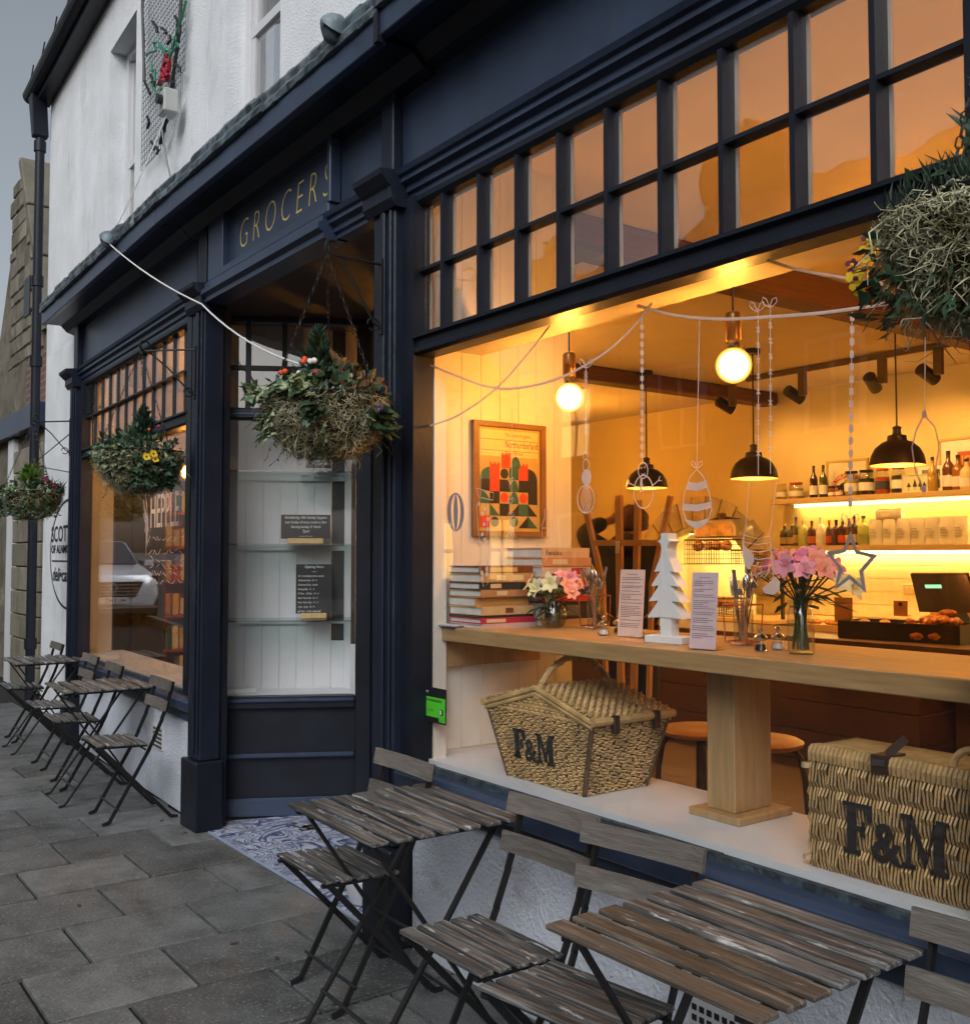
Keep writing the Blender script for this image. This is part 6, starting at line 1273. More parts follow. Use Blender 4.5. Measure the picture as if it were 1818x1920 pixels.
jar(on(1775, 1180) + Vector((0, .25, 0)), .11, .22, 'large glass biscuit jar with domed lid on the counter', True, BISC, .7, dome=True); jar(on(1726, 1172) + Vector((0, .28, 0)), .075, .19, 'smaller glass biscuit jar left of the large one', True, BISC, .7)
# scales
sc = on(1650, 1165) + Vector((0, .55, 0)); t = thing('shop_scales', 'pale shop scales with keypad and black display on a post', 'scales', sc); SCM = paint('scale_beige', (.60, .54, .36), .5)
sl = .20
MB().prism([sc + Vector((-.18, -.12, .0)), sc + Vector((.28, -.12, 0)), sc + Vector((.28, -.10, .05)), sc + Vector((-.18, -.10, .05))], (0, .34, 0)).prism([sc + Vector((-.18, -.10, .05)), sc + Vector((-.18, .12, .14)), sc + Vector((-.18, .24, .14)), sc + Vector((-.18, .24, .05))], (.28, 0, 0)).build('scale_body', SCM, t, bevel=.006)
MB().box(sc.x - .2, sc.x + .32, sc.y - .02, sc.y + .26, sc.z + .145, sc.z + .158).build('pan', CHROME, t)
for i in range(8):
    for j in range(3): MB().box(sc.x - .16 + i * .026, sc.x - .142 + i * .026, sc.y - .085 + j * .05, sc.y - .06 + j * .05, sc.z + .058 + j * .02, sc.z + .066 + j * .02).build('key', WINDARK, t)
pz = Y(1645, 1066, sc.y + .2); MB().tube([(pz.x, sc.y + .2, sc.z + .05), (pz.x, sc.y + .2, pz.z - .02)], .016, 8).build('post', CHROME, t)
ds = MB().box(pz.x - .03, pz.x + .22, sc.y + .17, sc.y + .23, pz.z - .02, pz.z + .115).build('display_box', BLACK, t, bevel=.006)
emission('display_glow', (.35, .8, .4), .9)
for k in range(3): MB().box(pz.x - .015 + .09 * (k % 2), pz.x + .04 + .09 * (k % 2), sc.y + .168, sc.y + .1705, pz.z + .01 + .055 * (k // 2), pz.z + .035 + .055 * (k // 2)).build('readout', MATS['display_glow'], ds)
# till screen
s0 = Y(1722, 1150, 6.75); t = thing('till_screen', 'black till screen tilted behind the biscuit jars', 'till', (s0.x + .2, 6.75, CT)); q0, q1, q2, q3 = Y(1722, 1148, 6.62), Y(1836, 1150, 6.62), Y(1812, 1076, 6.78), Y(1705, 1076, 6.78)
MB().prism([q0, q1, q2, q3], (0, .03, .01)).build('screen', paint('screen_black', (.012, .009, .008), .2), t, bevel=.004)
MB().bar((q0 + q1) / 2 + Vector((0, .1, 0)), Vector((q0.x + .25, 6.85, CT)), .10, .06).build('stand', BLACK, t)
g0 = q0.lerp(q3, .62) + (q1 - q0) * .22; MB().prism([g0, g0 + (q1 - q0) * .28, g0 + (q1 - q0) * .28 + (q3 - q0) * .09, g0 + (q3 - q0) * .09], (0, -.002, -.001)).build('green_readout', MATS['display_glow'], t)
rc = on(1808, 1190) + Vector((0, .3, 0)); t = thing('sweet_tub', 'cream tub with red lid at the right of the counter', 'tub', rc); MB().lathe([(.05, 0), (.055, .10)], rc, 16).build('tub', paint('cream_tub', (.6, .5, .28), .5), t, smooth=True); MB().lathe([(.058, .10), (.058, .125)], rc, 16).build('lid', paint('red_lid', (.6, .04, .02), .4), t, smooth=True)
# bread board beside the tray
bb = on(1520, 1185) + Vector((0, .22, 0)); t = thing('bread_board', 'board of small buns behind the tall flower jar', 'board', bb); MB().box(bb.x - .2, bb.x + .18, bb.y - .12, bb.y + .12, CT + .001, CT + .05).build('board', LWOOD, t)
for i in range(9): MB().sphere(bb + Vector((-.15 + .036 * i, rnd.uniform(-.08, .08), .065)), .03, 9, 6, (1.2, 1, .65)).build('bun', BREAD, t, smooth=True)

# ================================================================== shelves with bottles, jars, pictures
SY = 8.15
xl = Y(1442, 940, SY).x
SH = LWOOD
for zt, lab in ((2.055, 'upper pale wooden wall shelf holding jars and pictures'), (1.60, 'lower pale wooden wall shelf holding bottles and white bags')):
    t = thing('wall_shelf', lab, 'shelf', (-5.0, 8.3, zt - .05), 0, 'wall shelves behind the counter'); MB().box(xl + (0 if zt > 2 else .08), -.1, SY, 8.395, zt - .048, zt).build('board', SH, t, bevel=.003)
    MB().box(xl + .15, -.2, 8.34, 8.39, zt - .075, zt - .05).build('strip_light', MATS['strip_glow'], t)
    ld = bpy.data.lights.new('shelf_light', 'AREA'); ld.shape = 'RECTANGLE'; ld.size = 6.0; ld.size_y = .04; ld.energy = 20 if zt > 2 else 27; ld.color = (1., .55, .14); lo = bpy.data.objects.new('shelf_light', ld); COL.objects.link(lo); lo.location = (-3.2, 8.33, zt - .078); lo.rotation_euler = (R(-8), 0, 0)
# white boarding behind the lower shelf
wb = struct(MB().box(xl + .3, -.03, 8.385, 8.394, .93, 1.55).build('tiled_splashback', paint('cream_boarding', (.68, .62, .42), .5)))
for i in range(5): MB().box(xl + .3, -.03, 8.378, 8.3849, .94 + i * .12, 1.055 + i * .12).build('plank', MATS['cream_boarding'], wb)
bc = thing('back_counter', 'long back counter under the lit shelves', 'counter', (-4, 8.1, .05)); MB().box(xl + .1, -.1, 7.75, 8.36, .89, .93).build('worktop', LWOOD, bc); MB().box(xl + .12, -.12, 7.80, 8.36, .05, .888).build('cabinet', CW, bc)
GB = 'jars and bottles on the wall shelves'
def bottle(u, z, r, h, col, label, lab=CREAM, cap=None, y=8.24, dark=True, shape='wine'):
    c = Y(u, 900, y); c.z = z; t = thing('bottle', label, 'bottle', c, 0, GB); m_ = paint('bottle_%s' % '_'.join('%03d' % int(k * 999) for k in col), col, .12)
    pr = [(r * .9, 0), (r, .008), (r, h * .55), (r * .85, h * .64), (r * .34, h * .76), (r * .32, h * .93)] if shape == 'wine' else [(r * .9, 0), (r, .008), (r * 1.02, h * .60), (r * .7, h * .70), (r * .3, h * .76), (r * .3, h * .90)]
    MB().lathe(pr, c, 16).build('glass', m_, t, smooth=True); MB().lathe([(r * .36, h * .90), (r * .36, h), (.0001, h + .001)], c, 12).build('cap', cap or BLACK, t)
    if lab: MB().lathe([(r * 1.015, h * .10), (r * 1.015, h * .38)], c, 16).build('label', lab, t)
WL = paint('white_label', (.7, .68, .6), .6); U, LO = 2.055, 1.60
bottle(1525, U, .038, .31, (.03, .012, .01), 'dark red wine bottle, left of the pair on the upper shelf', WL); bottle(1543, U, .038, .31, (.05, .06, .01), 'green wine bottle, right of the pair on the upper shelf', WL)
def sjar(u, z, r, h, fill, label, lidm=None, lab=WL, y=8.25): c = Y(u, 900, y); c.z = z; jar(c, r, h, label, True, fill, .72, 'preserve_jar', 'jar', GB, lidm or BLACK, lab)
OLV, DKJ, REDJ, YLJ = mat('green_olives', (.40, .32, .05), .4, .5, 60.), mat('dark_pickle', (.04, .025, .012), .4, .5, 50.), paint('red_preserve', (.48, .06, .01), .4), paint('gold_preserve', (.55, .36, .06), .4)
sjar(1465, U, .05, .14, YLJ, 'yellow tin jar at the left end of the upper shelf', YLJ); sjar(1492, U, .07, .14, paint('biscuit_box', (.5, .3, .14), .6), 'squat jar with red band second on the upper shelf', REDJ)
sjar(1559, U, .035, .085, REDJ, 'small red jar below the round motif picture, left of two'); sjar(1573, U, .035, .085, REDJ, 'small red jar below the round motif picture, right of two')
sjar(1596, U, .065, .21, OLV, 'jar of green olives with white label on the upper shelf'); sjar(1624, U, .07, .21, DKJ, 'jar of dark pickles beside the olives'); sjar(1654, U, .06, .215, REDJ, 'jar of red sauce right of the dark pickles', REDJ, paint('navy_label', (.03, .03, .05), .5)); sjar(1684, U, .06, .22, DKJ, 'dark jar under the nearest dome pendant')
for i, (u, r, h, c, l) in enumerate(((1748, .04, .30, (.35, .22, .04), 'amber bottle behind the black and white photograph'), (1778, .05, .34, (.10, .04, .015), 'brown bottle with paper tag at the right of the upper shelf'), (1796, .05, .30, (.25, .10, .02), 'second brown bottle near the right edge of the upper shelf'), (1812, .055, .26, (.62, .52, .28), 'pale bottle at the right edge of the upper shelf'))): bottle(u, U, r, h, c, l, WL if i else None)
for i, (u, r, h, c, l, lm, cp) in enumerate(((1469, .045, .22, (.05, .05, .03), 'dark patterned gin bottle at the left end of the lower shelf', GOLDL, LWOOD), (1483, .045, .22, (.06, .06, .035), 'dark patterned gin bottle second on the lower shelf', GOLDL, LWOOD), (1491, .035, .28, (.08, .07, .04), 'bottle with violet cap on the lower shelf', GOLDL, PURP), (1504, .048, .27, (.45, .48, .14), 'pale green patterned bottle on the lower shelf', paint('lime_label', (.4, .45, .1), .5), WL), (1520, .04, .24, (.08, .03, .015), 'brown bottle with round orange label on the lower shelf', paint('orange_label', (.5, .15, .02), .5), BLACK), (1537, .045, .27, (.72, .70, .56), 'white bottle in the middle of the lower shelf', WL, WL),
                                              (1553, .035, .24, (.10, .05, .03), 'dark bottle right of the white one on the lower shelf', REDJ, REDJ), (1566, .045, .24, (.06, .02, .012), 'round dark bottle left of the red diamond one', None, BLACK), (1578, .045, .25, (.05, .015, .012), 'dark bottle with red diamond label on the lower shelf', REDJ, WL), (1590, .035, .25, (.09, .04, .02), 'dark bottle right of the red diamond one', CREAM, REDJ), (1600, .035, .27, (.05, .03, .02), 'slim dark bottle behind the star drawing', CREAM, BLACK), (1617, .055, .27, (.42, .46, .05), 'yellow green bottle beside the white bags', paint('olive_label', (.3, .33, .04), .5), paint('green_cap', (.02, .12, .02), .4)))):
    bottle(u, LO, r, h, c, l, lm, cp, shape='gin')
BAG = mat('white_paper_bag', (.74, .70, .56), .8, .08, 10., .6, 18.)
def bag(c, w, d, h, label, rz=0, tilt=None):
    c = Vector(c); t = thing('paper_bag', label, 'bag', c, 0, 'white paper bags on the lower shelf'); m = MB(); vs = []; n = 6; r = random.Random(int(c.x * 1000))
    for j in range(n + 1):
        f = j / n; k = 1 - .03 * f if f < .8 else 1 - .35 * (f - .8) / .2
        for i in range(8):
            a = 2 * PI * i / 8 + PI / 8; sx, sy = (1 if math.cos(a) > 0 else -1) * min(1, abs(math.cos(a)) * 1.35), (1 if math.sin(a) > 0 else -1) * min(1, abs(math.sin(a)) * 1.35)
            v = Vector((sx * w / 2 * (1 if f < .8 else .98) + r.uniform(-.004, .004), sy * d / 2 * k + r.uniform(-.004, .004), f * h)); vs.append((tilt @ v if tilt else v) + c)
    fs = [[j * 8 + i, j * 8 + (i + 1) % 8, (j + 1) * 8 + (i + 1) % 8, (j + 1) * 8 + i] for j in range(n) for i in range(8)] + [list(reversed(range(8))), list(range(n * 8, n * 8 + 8))]
    m.add(vs, fs).build('bag', BAG, t, smooth=True)
    if not tilt:
        p = MB(); rr = random.Random(3)
        for q in range(7): p.box(c.x - w * .34, c.x + w * rr.uniform(.1, .36), c.y - d / 2 - .006, c.y - d / 2 - .0045, c.z + h * (.25 + .055 * q), c.z + h * (.265 + .055 * q))
        p.build('printed_text', paint('soft_print', (.22, .19, .13), .8), t, kind='stuff')
names = ('first', 'second', 'third', 'fourth', 'fifth', 'sixth', 'seventh')
for i, u in enumerate((1643, 1669, 1695, 1722, 1749, 1776, 1803)):
    c = Y(u, 1000, 8.25); c.z = LO + .002; bag(c, .125, .09, .235, 'white paper bag on the lower shelf, %s of seven from the star' % names[i])
c = Y(1650, 960, 8.25); bag((c.x - .02, 8.25, LO + .275), .10, .09, .24, 'white paper bag lying on top of the upright bags', 0, Matrix.Rotation(R(90), 3, 'Y') )
# pictures leaning on the upper shelf
def picture(u0, u1, v0, v1, y, label, fm_, inner, group='pictures on the upper shelf', fw=.022):
    a, b = Y(u0, v1, y), Y(u1, v0, y); a.z = U; t = thing('framed_picture', label, 'picture', ((a.x + b.x) / 2, y, U), 0, group); x0, x1, z0, z1 = a.x, b.x, U, b.z
    for q in ((x0, x1, z1 - fw, z1), (x0, x1, z0, z0 + fw), (x0, x0 + fw, z0 + fw, z1 - fw), (x1 - fw, x1, z0 + fw, z1 - fw)): MB().box(q[0], q[1], y, y + .02, q[2], q[3]).build('frame_side', fm_, t)
    sh_ = MB().box(x0 + fw, x1 - fw, y + .008, y + .018, z0 + fw, z1 - fw).build('print', inner, t); return sh_, x0 + fw, x1 - fw, z0 + fw, z1 - fw, y + .0075
GF = paint('gilt_frame', (.42, .28, .08), .4)
s_, a0, a1, b0, b1, yy = picture(1548, 1626, 858, 925, 8.33, 'gilt framed print with red arched Northumberland lettering', GF, CREAM)
cxx, czz, rr = (a0 + a1) / 2, b0 + .02, (a1 - a0) * .46
MB().prism([(cxx + rr * math.cos(q), yy, czz + rr * math.sin(q)) for q in [PI * i / 20 for i in range(21)]] + [(cxx + rr * .76 * math.cos(q), yy, czz + rr * .76 * math.sin(q)) for q in [PI - PI * i / 20 for i in range(21)]], (0, -.0006, 0)).build('red_band', REDJ, s_)
for i, ch in enumerate('NORTHUMBERLAND'):
    q = PI * (1 - (i + .7) / 14.4); MB().text(ch, (cxx + rr * .79 * math.cos(q), yy - .0012, czz + rr * .79 * math.sin(q)), (math.sin(q), 0, -math.cos(q)), (math.cos(q), 0, math.sin(q)), .05, 0, 'CENTER', bold=.001).build('letter', CREAM, s_, recalc=False)
MB().prism([(cxx + rr * .55 * math.cos(q), yy, czz + .03 + rr * .4 * math.sin(q)) for q in [2 * PI * i / 18 for i in range(18)]], (0, -.0005, 0)).build('motif', BLACK, s_)
s_, a0, a1, b0, b1, yy = picture(1690, 1738, 888, 923, 8.22, 'small pale print of little trees on the upper shelf', WL, paint('pale_print', (.6, .56, .36), .7), fw=.006)
for k, (fx, h) in enumerate(((.25, .3), (.5, .5), (.72, .45), (.88, .3))):
    x = a0 + (a1 - a0) * fx; z = b0 + (b1 - b0) * .3; hh = (b1 - b0) * h; MB().prism([(x - .022, yy, z), (x + .022, yy, z), (x, yy, z + hh)], (0, -.0005, 0)).box(x - .003, x + .003, yy - .0005, yy, z - .03, z).build('printed_tree', BLACK, s_)
s_, a0, a1, b0, b1, yy = picture(1722, 1768, 872, 920, 8.26, 'white framed black and white group photograph on the upper shelf', WL, paint('grey_photo', (.16, .14, .10), .5, .5), fw=.03)
for k in range(9): MB().sphere((a0 + (a1 - a0) * (k + .5) / 9, yy, b0 + (b1 - b0) * (.55 + .15 * (k % 2))), .014, 8, 6, (1, .05, 1.2)).build('printed_face', CREAM, s_)
s_, a0, a1, b0, b1, yy = picture(1760, 1880, 812, 918, 8.36, 'wood framed poster with large orange print at the right of the upper shelf', GF, paint('white_mount', (.66, .62, .5), .6))
MB().box(a0 + (a1 - a0) * .28, a1 - .06, yy - .0006, yy, b0 + .05, b1 - .10).build('poster_print', paint('orange_print', (.42, .07, .02), .6), s_); MB().text('JOVE', (a0 + (a1 - a0) * .34, yy - .0015, b1 - .20), (1, 0, 0), (0, 0, 1), .09, 0, bold=.003).build('lettering', YLJ, s_, recalc=False)
# plug socket
p = Y(1707, 1105, 8.374); t = thing('wall_socket', 'white double wall socket left of the till screen', 'socket', p); MB().box(p.x - .07, p.x + .07, 8.366, 8.376, p.z - .045, p.z + .045).build('plate', paint('socket_cream', (.5, .45, .28), .4), t, bevel=.003); MB().box(p.x - .045, p.x - .02, 8.36, 8.366, p.z + .005, p.z + .02).box(p.x + .02, p.x + .045, 8.36, 8.366, p.z + .005, p.z + .02).build('rocker', WL, t)

# ================================================================== bread counter in front of the arch
al = bpy.data.lights.new('alcove_light', 'AREA'); al.size = .9; al.size_y = .15; al.shape = 'RECTANGLE'; al.energy = 17; al.color = (1., .58, .17); ao = bpy.data.objects.new('alcove_light', al); COL.objects.link(ao); ao.location = (AC, 8.62, 1.74); ao.rotation_euler = (R(12), 0, 0)
fit = thing('strip_lamp', 'lit strip lamp under the stone arch', 'lamp', (AC, 8.62, 1.75)); MB().box(AC - .42, AC + .42, 8.60, 8.66, 1.752, 1.775).build('housing', CHROME, fit); MB().box(AC - .40, AC + .40, 8.605, 8.655, 1.745, 1.7515).build('tube', MATS['strip_glow'], fit)
rack = thing('pan_rail', 'black hanging rail with hooks under the arch', 'rail', (AC, 8.33, 1.75)); pq = [Y(u, v, 8.33) for u, v in ((1322, 982), (1340, 975), (1362, 972), (1386, 976), (1396, 980))]; MB().tube(pq, .022, 6).build('rail', BLACK, rack)
for q in (pq[1], pq[4]): MB().tube(arc(q + Vector((0, 0, -.04)), .03, .03, PI * .6, PI * 2.3, 9), .006, 5).build('hook', CHROME, rack)
BCX0, BCX1 = Y(1085, 1100, 7.2).x, Y(1460, 1100, 7.2).x
bcn = thing('bread_counter', 'glass topped bread counter in front of the lit arch', 'counter', ((BCX0 + BCX1) / 2, 7.4, .05)); MB().box(BCX0, BCX1, 7.1, 7.7, .05, .92).build('cabinet', CW, bcn); MB().box(BCX0 - .02, BCX1 + .02, 7.08, 7.72, .92, .95).build('worktop', LWOOD, bcn)
gz = Y(1300, 1057, 7.15).z; MB().box(BCX0 - .02, BCX1, 7.12, 7.5, gz - .012, gz).build('glass_shelf', MATS['shelf_glass'], bcn)
for x in (BCX0 + .05, BCX1 - .05, (BCX0 + BCX1) / 2): MB().box(x - .012, x + .012, 7.3, 7.324, .95, gz - .012).build('shelf_post', BLACK, bcn)
def wire_basket(c, w, d, h, label, loaves, seed):
    c = Vector(c); t = thing('bread_basket', label, 'bread basket', c, 0, 'wire bread baskets'); r = random.Random(seed); m = MB()
    for k in range(6):
        zz = c.z + h * k / 5; pts = [(c.x - w / 2, c.y - d / 2, zz), (c.x + w / 2, c.y - d / 2, zz), (c.x + w / 2, c.y + d / 2, zz), (c.x - w / 2, c.y + d / 2, zz)]; m.tube(pts, .003 if k < 5 else .007, 4, closed=True)
    for k in range(15):
        x = c.x - w / 2 + w * k / 14; m.tube([(x, c.y - d / 2, c.z), (x, c.y - d / 2, c.z + h)], .0025, 4)
        m.tube([(x, c.y + d / 2, c.z), (x, c.y + d / 2, c.z + h)], .0025, 4)
    m.build('wire', BLACK, t, kind='stuff')
    for i in range(loaves): MB().sphere((c.x - w / 2 + w * (i + .5) / loaves, c.y + r.uniform(-.03, .03), c.z + h * .75), w / loaves * .52, 12, 8, (.95, 1.1, r.uniform(.7, 1.0))).build('loaf', BREAD, t, smooth=True)
g1 = Y(1342, 1058, 7.3); g1.z = gz
wire_basket((g1.x - .04, 7.3, gz + .002), .42, .30, .22, 'wire basket of loaves on the glass shelf under the arch', 4, 1); wire_basket((g1.x + .42, 7.33, gz + .002), .30, .26, .12, 'low wire basket of crusty loaves right of the larger one', 3, 2); wire_basket((g1.x - .02, 7.36, .952), .40, .26, .16, 'wire basket under the glass shelf', 3, 4); wire_basket((g1.x - .95, 7.3, gz + .002), .18, .2, .20, 'narrow wire basket beside the white wooden tree', 2, 6)
cd = Vector((g1.x, 7.38, gz + .24)); t = thing('bread_bin', 'dome lidded steel bread bin above the loaves', 'bread bin', cd - Vector((0, 0, .02)))
prof = [(-.27, 0), (-.27, .10), (-.22, .17), (.22, .17), (.27, .10), (.27, 0)]; MB().prism([(cd.x + a_, cd.y - .10, cd.z + b_) for a_, b_ in prof], (0, .25, 0)).build('lid', paint('brushed_steel', (.42, .36, .24), .3), t, bevel=.02, smooth=True)
MB().prism([(cd.x + a_ * .82, cd.y - .103, cd.z + .015 + b_ * .75) for a_, b_ in prof], (0, .003, 0)).build('lid_window', mat('loaf_window', (.35, .2, .07), .4, .5, 12.), t); MB().lathe([(.02, .17), (.03, .19), (.05, .215), (.04, .23), (.0001, .235)], cd, 14).build('knob', BRASS, t, smooth=True)

# ================================================================== easel
EY = 4.35; EW = mat('easel_beech', (.55, .27, .08), .5, .15, 5., stretch=(9, 9, 1))
es = thing('easel', 'wooden artist easel standing behind the window bar', 'easel', (Y(1170, 1300, EY).x, EY, .046))
def leg(pa_, pb_, w, y): a, b = Y(*pa_, y), Y(*pb_, y); MB().bar(a, b, w, .022, (1, 0, 0)).build('leg', EW, es)
leg((1160, 929), (1168, 1640), .050, EY); leg((1196, 938), (1180, 1640), .045, EY + .04); leg((1097, 950), (1130, 1095), .035, EY + .01); leg((1257, 930), (1222, 1095), .032, EY + .05); leg((1130, 1095), (1145, 1560), .03, EY + .02); leg((1222, 1095), (1208, 1600), .03, EY + .06)
a, b = Y(1113, 1018, EY - .02), Y(1238, 1018, EY - .02); MB().bar(a, b, .022, .035, (0, 1, 0)).build('crossbar', EW, es)
c = Y(1158, 1024, EY - .04); MB().box(c.x - .016, c.x + .016, EY - .05, EY - .035, c.z - .045, c.z + .03).build('clamp', paint('pale_tag', (.72, .64, .5), .5), es, bevel=.004)

# ================================================================== the person behind the easel
PY = 5.05
pc = Y(1180, 1100, PY); px_ = pc.x
per = thing('person', 'person with brown hair in a black hooded top standing behind the easel, turned away', 'person', (px_, PY, .046))
def skin(name, verts, edges, radii, m_, parent, sub=2):
    me = bpy.data.meshes.new(name); me.from_pydata([tuple(v) for v in verts], edges, []); o = bpy.data.objects.new(name, me); COL.objects.link(o)
    md = o.modifiers.new('skin', 'SKIN'); 
    for i, rr in enumerate(radii):
        rr = rr if isinstance(rr, tuple) else (rr, rr); me.skin_vertices[0].data[i].radius = rr
    me.skin_vertices[0].data[0].use_root = True
    s = o.modifiers.new('sub', 'SUBSURF'); s.levels = s.render_levels = sub
    dg = bpy.context.evaluated_depsgraph_get(); nm = bpy.data.meshes.new_from_object(o.evaluated_get(dg)); bpy.data.objects.remove(o); nm.materials.clear(); nm.materials.append(m_); nm.polygons.foreach_set('use_smooth', [True] * len(nm.polygons)); nm.name = name
    q = bpy.data.objects.new(name, nm); COL.objects.link(q); q.parent = parent; q.matrix_parent_inverse = world_of(parent).inverted(); return q
RT, FW2 = Vector((.75, .66, 0)).normalized(), Vector((-.66, .75, 0)).normalized()   # the person faces into the room
O = Vector((px_, PY, .046)); hs = 1.80 / 1.75
def bp(r, f, z): return O + RT * r * hs + FW2 * f * hs + Vector((0, 0, z * hs))
SKINM = paint('skin', (.42, .22, .13), .55)
J = dict(pel=(0, 0, .95), waist=(0, 0, 1.10), chest=(0, .01, 1.30), neck=(0, .0, 1.48), nk2=(.0, .02, 1.54), head=(.02, .035, 1.63), crown=(.02, .03, 1.70), shl=(-.18, 0, 1.42), ell=(-.33, .04, 1.58), wrl=(-.17, .16, 1.66), hal=(-.11, .20, 1.68), shr=(.18, 0, 1.42), elr=(.24, .06, 1.14), wrr=(.16, .26, 1.08), har=(.11, .33, 1.08), hpl=(-.10, 0, .90), knl=(-.11, .02, .50), anl=(-.12, -.01, .09), tol=(-.13, .13, .035), hpr=(.10, 0, .90), knr=(.12, .04, .50), anr=(.13, 0, .09), tor=(.15, .14, .035))
ks = list(J); ix = {k: i for i, k in enumerate(ks)}
ed = [('pel', 'waist'), ('waist', 'chest'), ('chest', 'neck'), ('neck', 'nk2'), ('nk2', 'head'), ('head', 'crown'), ('chest', 'shl'), ('shl', 'ell'), ('ell', 'wrl'), ('wrl', 'hal'), ('chest', 'shr'), ('shr', 'elr'), ('elr', 'wrr'), ('wrr', 'har'), ('pel', 'hpl'), ('hpl', 'knl'), ('knl', 'anl'), ('anl', 'tol'), ('pel', 'hpr'), ('hpr', 'knr'), ('knr', 'anr'), ('anr', 'tor')]
rad = dict(pel=.15, waist=.13, chest=.15, neck=.07, nk2=.058, head=.092, crown=.075, shl=.07, ell=.046, wrl=.03, hal=.035, shr=.07, elr=.046, wrr=.03, har=.035, hpl=.095, knl=.06, anl=.04, tol=.035, hpr=.095, knr=.06, anr=.04, tor=.035)
body = skin('body', [bp(*J[k]) for k in ks], [(ix[a], ix[b]) for a, b in ed], [rad[k] * hs for k in ks], SKINM, per)
def sub_skin(name, keys, grow, m_):
    i2 = {k: i for i, k in enumerate(keys)}; return skin(name, [bp(*J[k]) for k in keys], [(i2[a], i2[b]) for a, b in ed if a in i2 and b in i2], [rad[k] * hs * grow.get(k, 1.18) for k in keys], m_, per)
TOP, TRO = mat('black_jersey', (.012, .011, .012), .85, .2, 30., .1, 80.), mat('dark_denim', (.02, .022, .028), .8, .2, 30.)
sub_skin('hooded_top', ['pel', 'waist', 'chest', 'neck', 'shl', 'ell', 'wrl', 'shr', 'elr', 'wrr'], dict(neck=1.2, wrl=1.7, wrr=1.7, ell=1.7, elr=1.7, shl=1.5, shr=1.45, waist=1.35, pel=1.2, chest=1.3), TOP)
sub_skin('trousers', ['pel', 'hpl', 'knl', 'anl', 'hpr', 'knr', 'anr'], dict(knl=1.3, knr=1.3, anl=1.45, anr=1.45, pel=1.05), TRO)
MB().sphere(bp(-.02, -.10, 1.49), .11 * hs, 14, 10, (1.25, .8, .75)).build('hood', TOP, per, smooth=True)
HAIR = mat('brown_hair', (.07, .022, .010), .6, .4, 40., .5, 60.)
m = MB(); hc = bp(.018, .02, 1.655); vs, fs = [], []; n, k_ = 22, 12
for j in range(k_ + 1):
    th = PI * j / k_
    for i in range(n):
        a = 2 * PI * i / n; d = RT * math.cos(a) * math.sin(th) + FW2 * math.sin(a) * math.sin(th) + Vector((0, 0, math.cos(th))); front = d.dot(FW2); rr = .118 + .010 * mnoise.noise(d * 6) + (-.028 if front > .35 and th > 1.0 else 0) + (-.02 if th > 2.3 else 0); vs.append(hc + d * rr)
fs = [[j * n + i, j * n + (i + 1) % n, (j + 1) * n + (i + 1) % n, (j + 1) * n + i] for j in range(k_) for i in range(n)]; m.add(vs, fs).build('hair', HAIR, per, smooth=True)
fc = bp(.02, .115, 1.615)
MB().sphere(fc + FW2 * .010, .016, 8, 6, (.8, .8, 1.5)).build('nose', SKINM, per, smooth=True); MB().sphere(bp(.02, .085, 1.55), .052, 12, 8, (1.1, .9, .8)).build('beard', HAIR, per, smooth=True)
for s in (-1, 1): MB().sphere(bp(.02 + s * .034, .115, 1.64), .011, 8, 6).build('eye', WHITEP, per, smooth=True); MB().sphere(bp(.02 + s * .10, .02, 1.625), .024, 8, 6, (.5, .8, 1.3)).build('ear', SKINM, per, smooth=True)
for h_, w_ in (('hal', 'wrl'), ('har', 'wrr')):
    hp_, wp_ = bp(*J[h_]), bp(*J[w_]); d = (hp_ - wp_).normalized(); sdv = d.cross(Vector((0, 0, 1))).normalized()
    for f in range(4): o_ = hp_ + Vector((0, 0, .024 - .016 * f)); MB().tube([o_, o_ + d * .045, o_ + d * .07 - sdv * .012, o_ + d * (.085 - .004 * abs(f - 1)) - sdv * .028], [.009, .0085, .008, .006], 7).build('finger', SKINM, per, smooth=True)
    MB().tube([wp_ + d * .03 + Vector((0, 0, .02)), hp_ + Vector((0, 0, .045)), hp_ + d * .03 + Vector((0, 0, .055))], [.011, .010, .007], 7).build('thumb', SKINM, per, smooth=True)
for s, k in ((-1, 'tol'), (1, 'tor')): q = bp(*J[k]); MB().sphere(q - FW2 * .06, .06, 12, 8, (1, 1.0, .55)).sphere(q, .052, 12, 8, (1, 1.1, .6)).build('shoe', LEATH, per, smooth=True)

# ================================================================== drawings in white paint on the big window
GY = 2.1475
def P2(u, v, off=0.): return Y(u, v, GY + off)
DG = 'white paint drawings on the window glass'
def stroke(mb, pix, r=.0022, closed=False, off=0.): return mb.tube([P2(u, v, off) for u, v in pix], r, 5, closed=closed, flat=((0, 1, 0), .35))
def blob(mb, pix, off=0.): return mb.prism([P2(u, v, off) for u, v in pix], (0, .0008, 0))
def ell(u, v, a, b, n=26, t0=0, t1=2 * PI): return [(u + a * math.cos(t0 + (t1 - t0) * i / n), v + b * math.sin(t0 + (t1 - t0) * i / n)) for i in range(n + (1 if t1 - t0 < 6.28 else 0))]
def smoothpts(pts, k=5):
    out = []; q = [pts[0]] + list(pts) + [pts[-1]]
    for i in range(1, len(q) - 2):
        for j in range(k):
            t = j / k; out.append(tuple(.5 * ((2 * q[i][d]) + (-q[i - 1][d] + q[i + 1][d]) * t + (2 * q[i - 1][d] - 5 * q[i][d] + 4 * q[i + 1][d] - q[i + 2][d]) * t * t + (-q[i - 1][d] + 3 * q[i][d] - 3 * q[i + 1][d] + q[i + 2][d]) * t ** 3) for d in (0, 1)))
    return out + [pts[-1]]
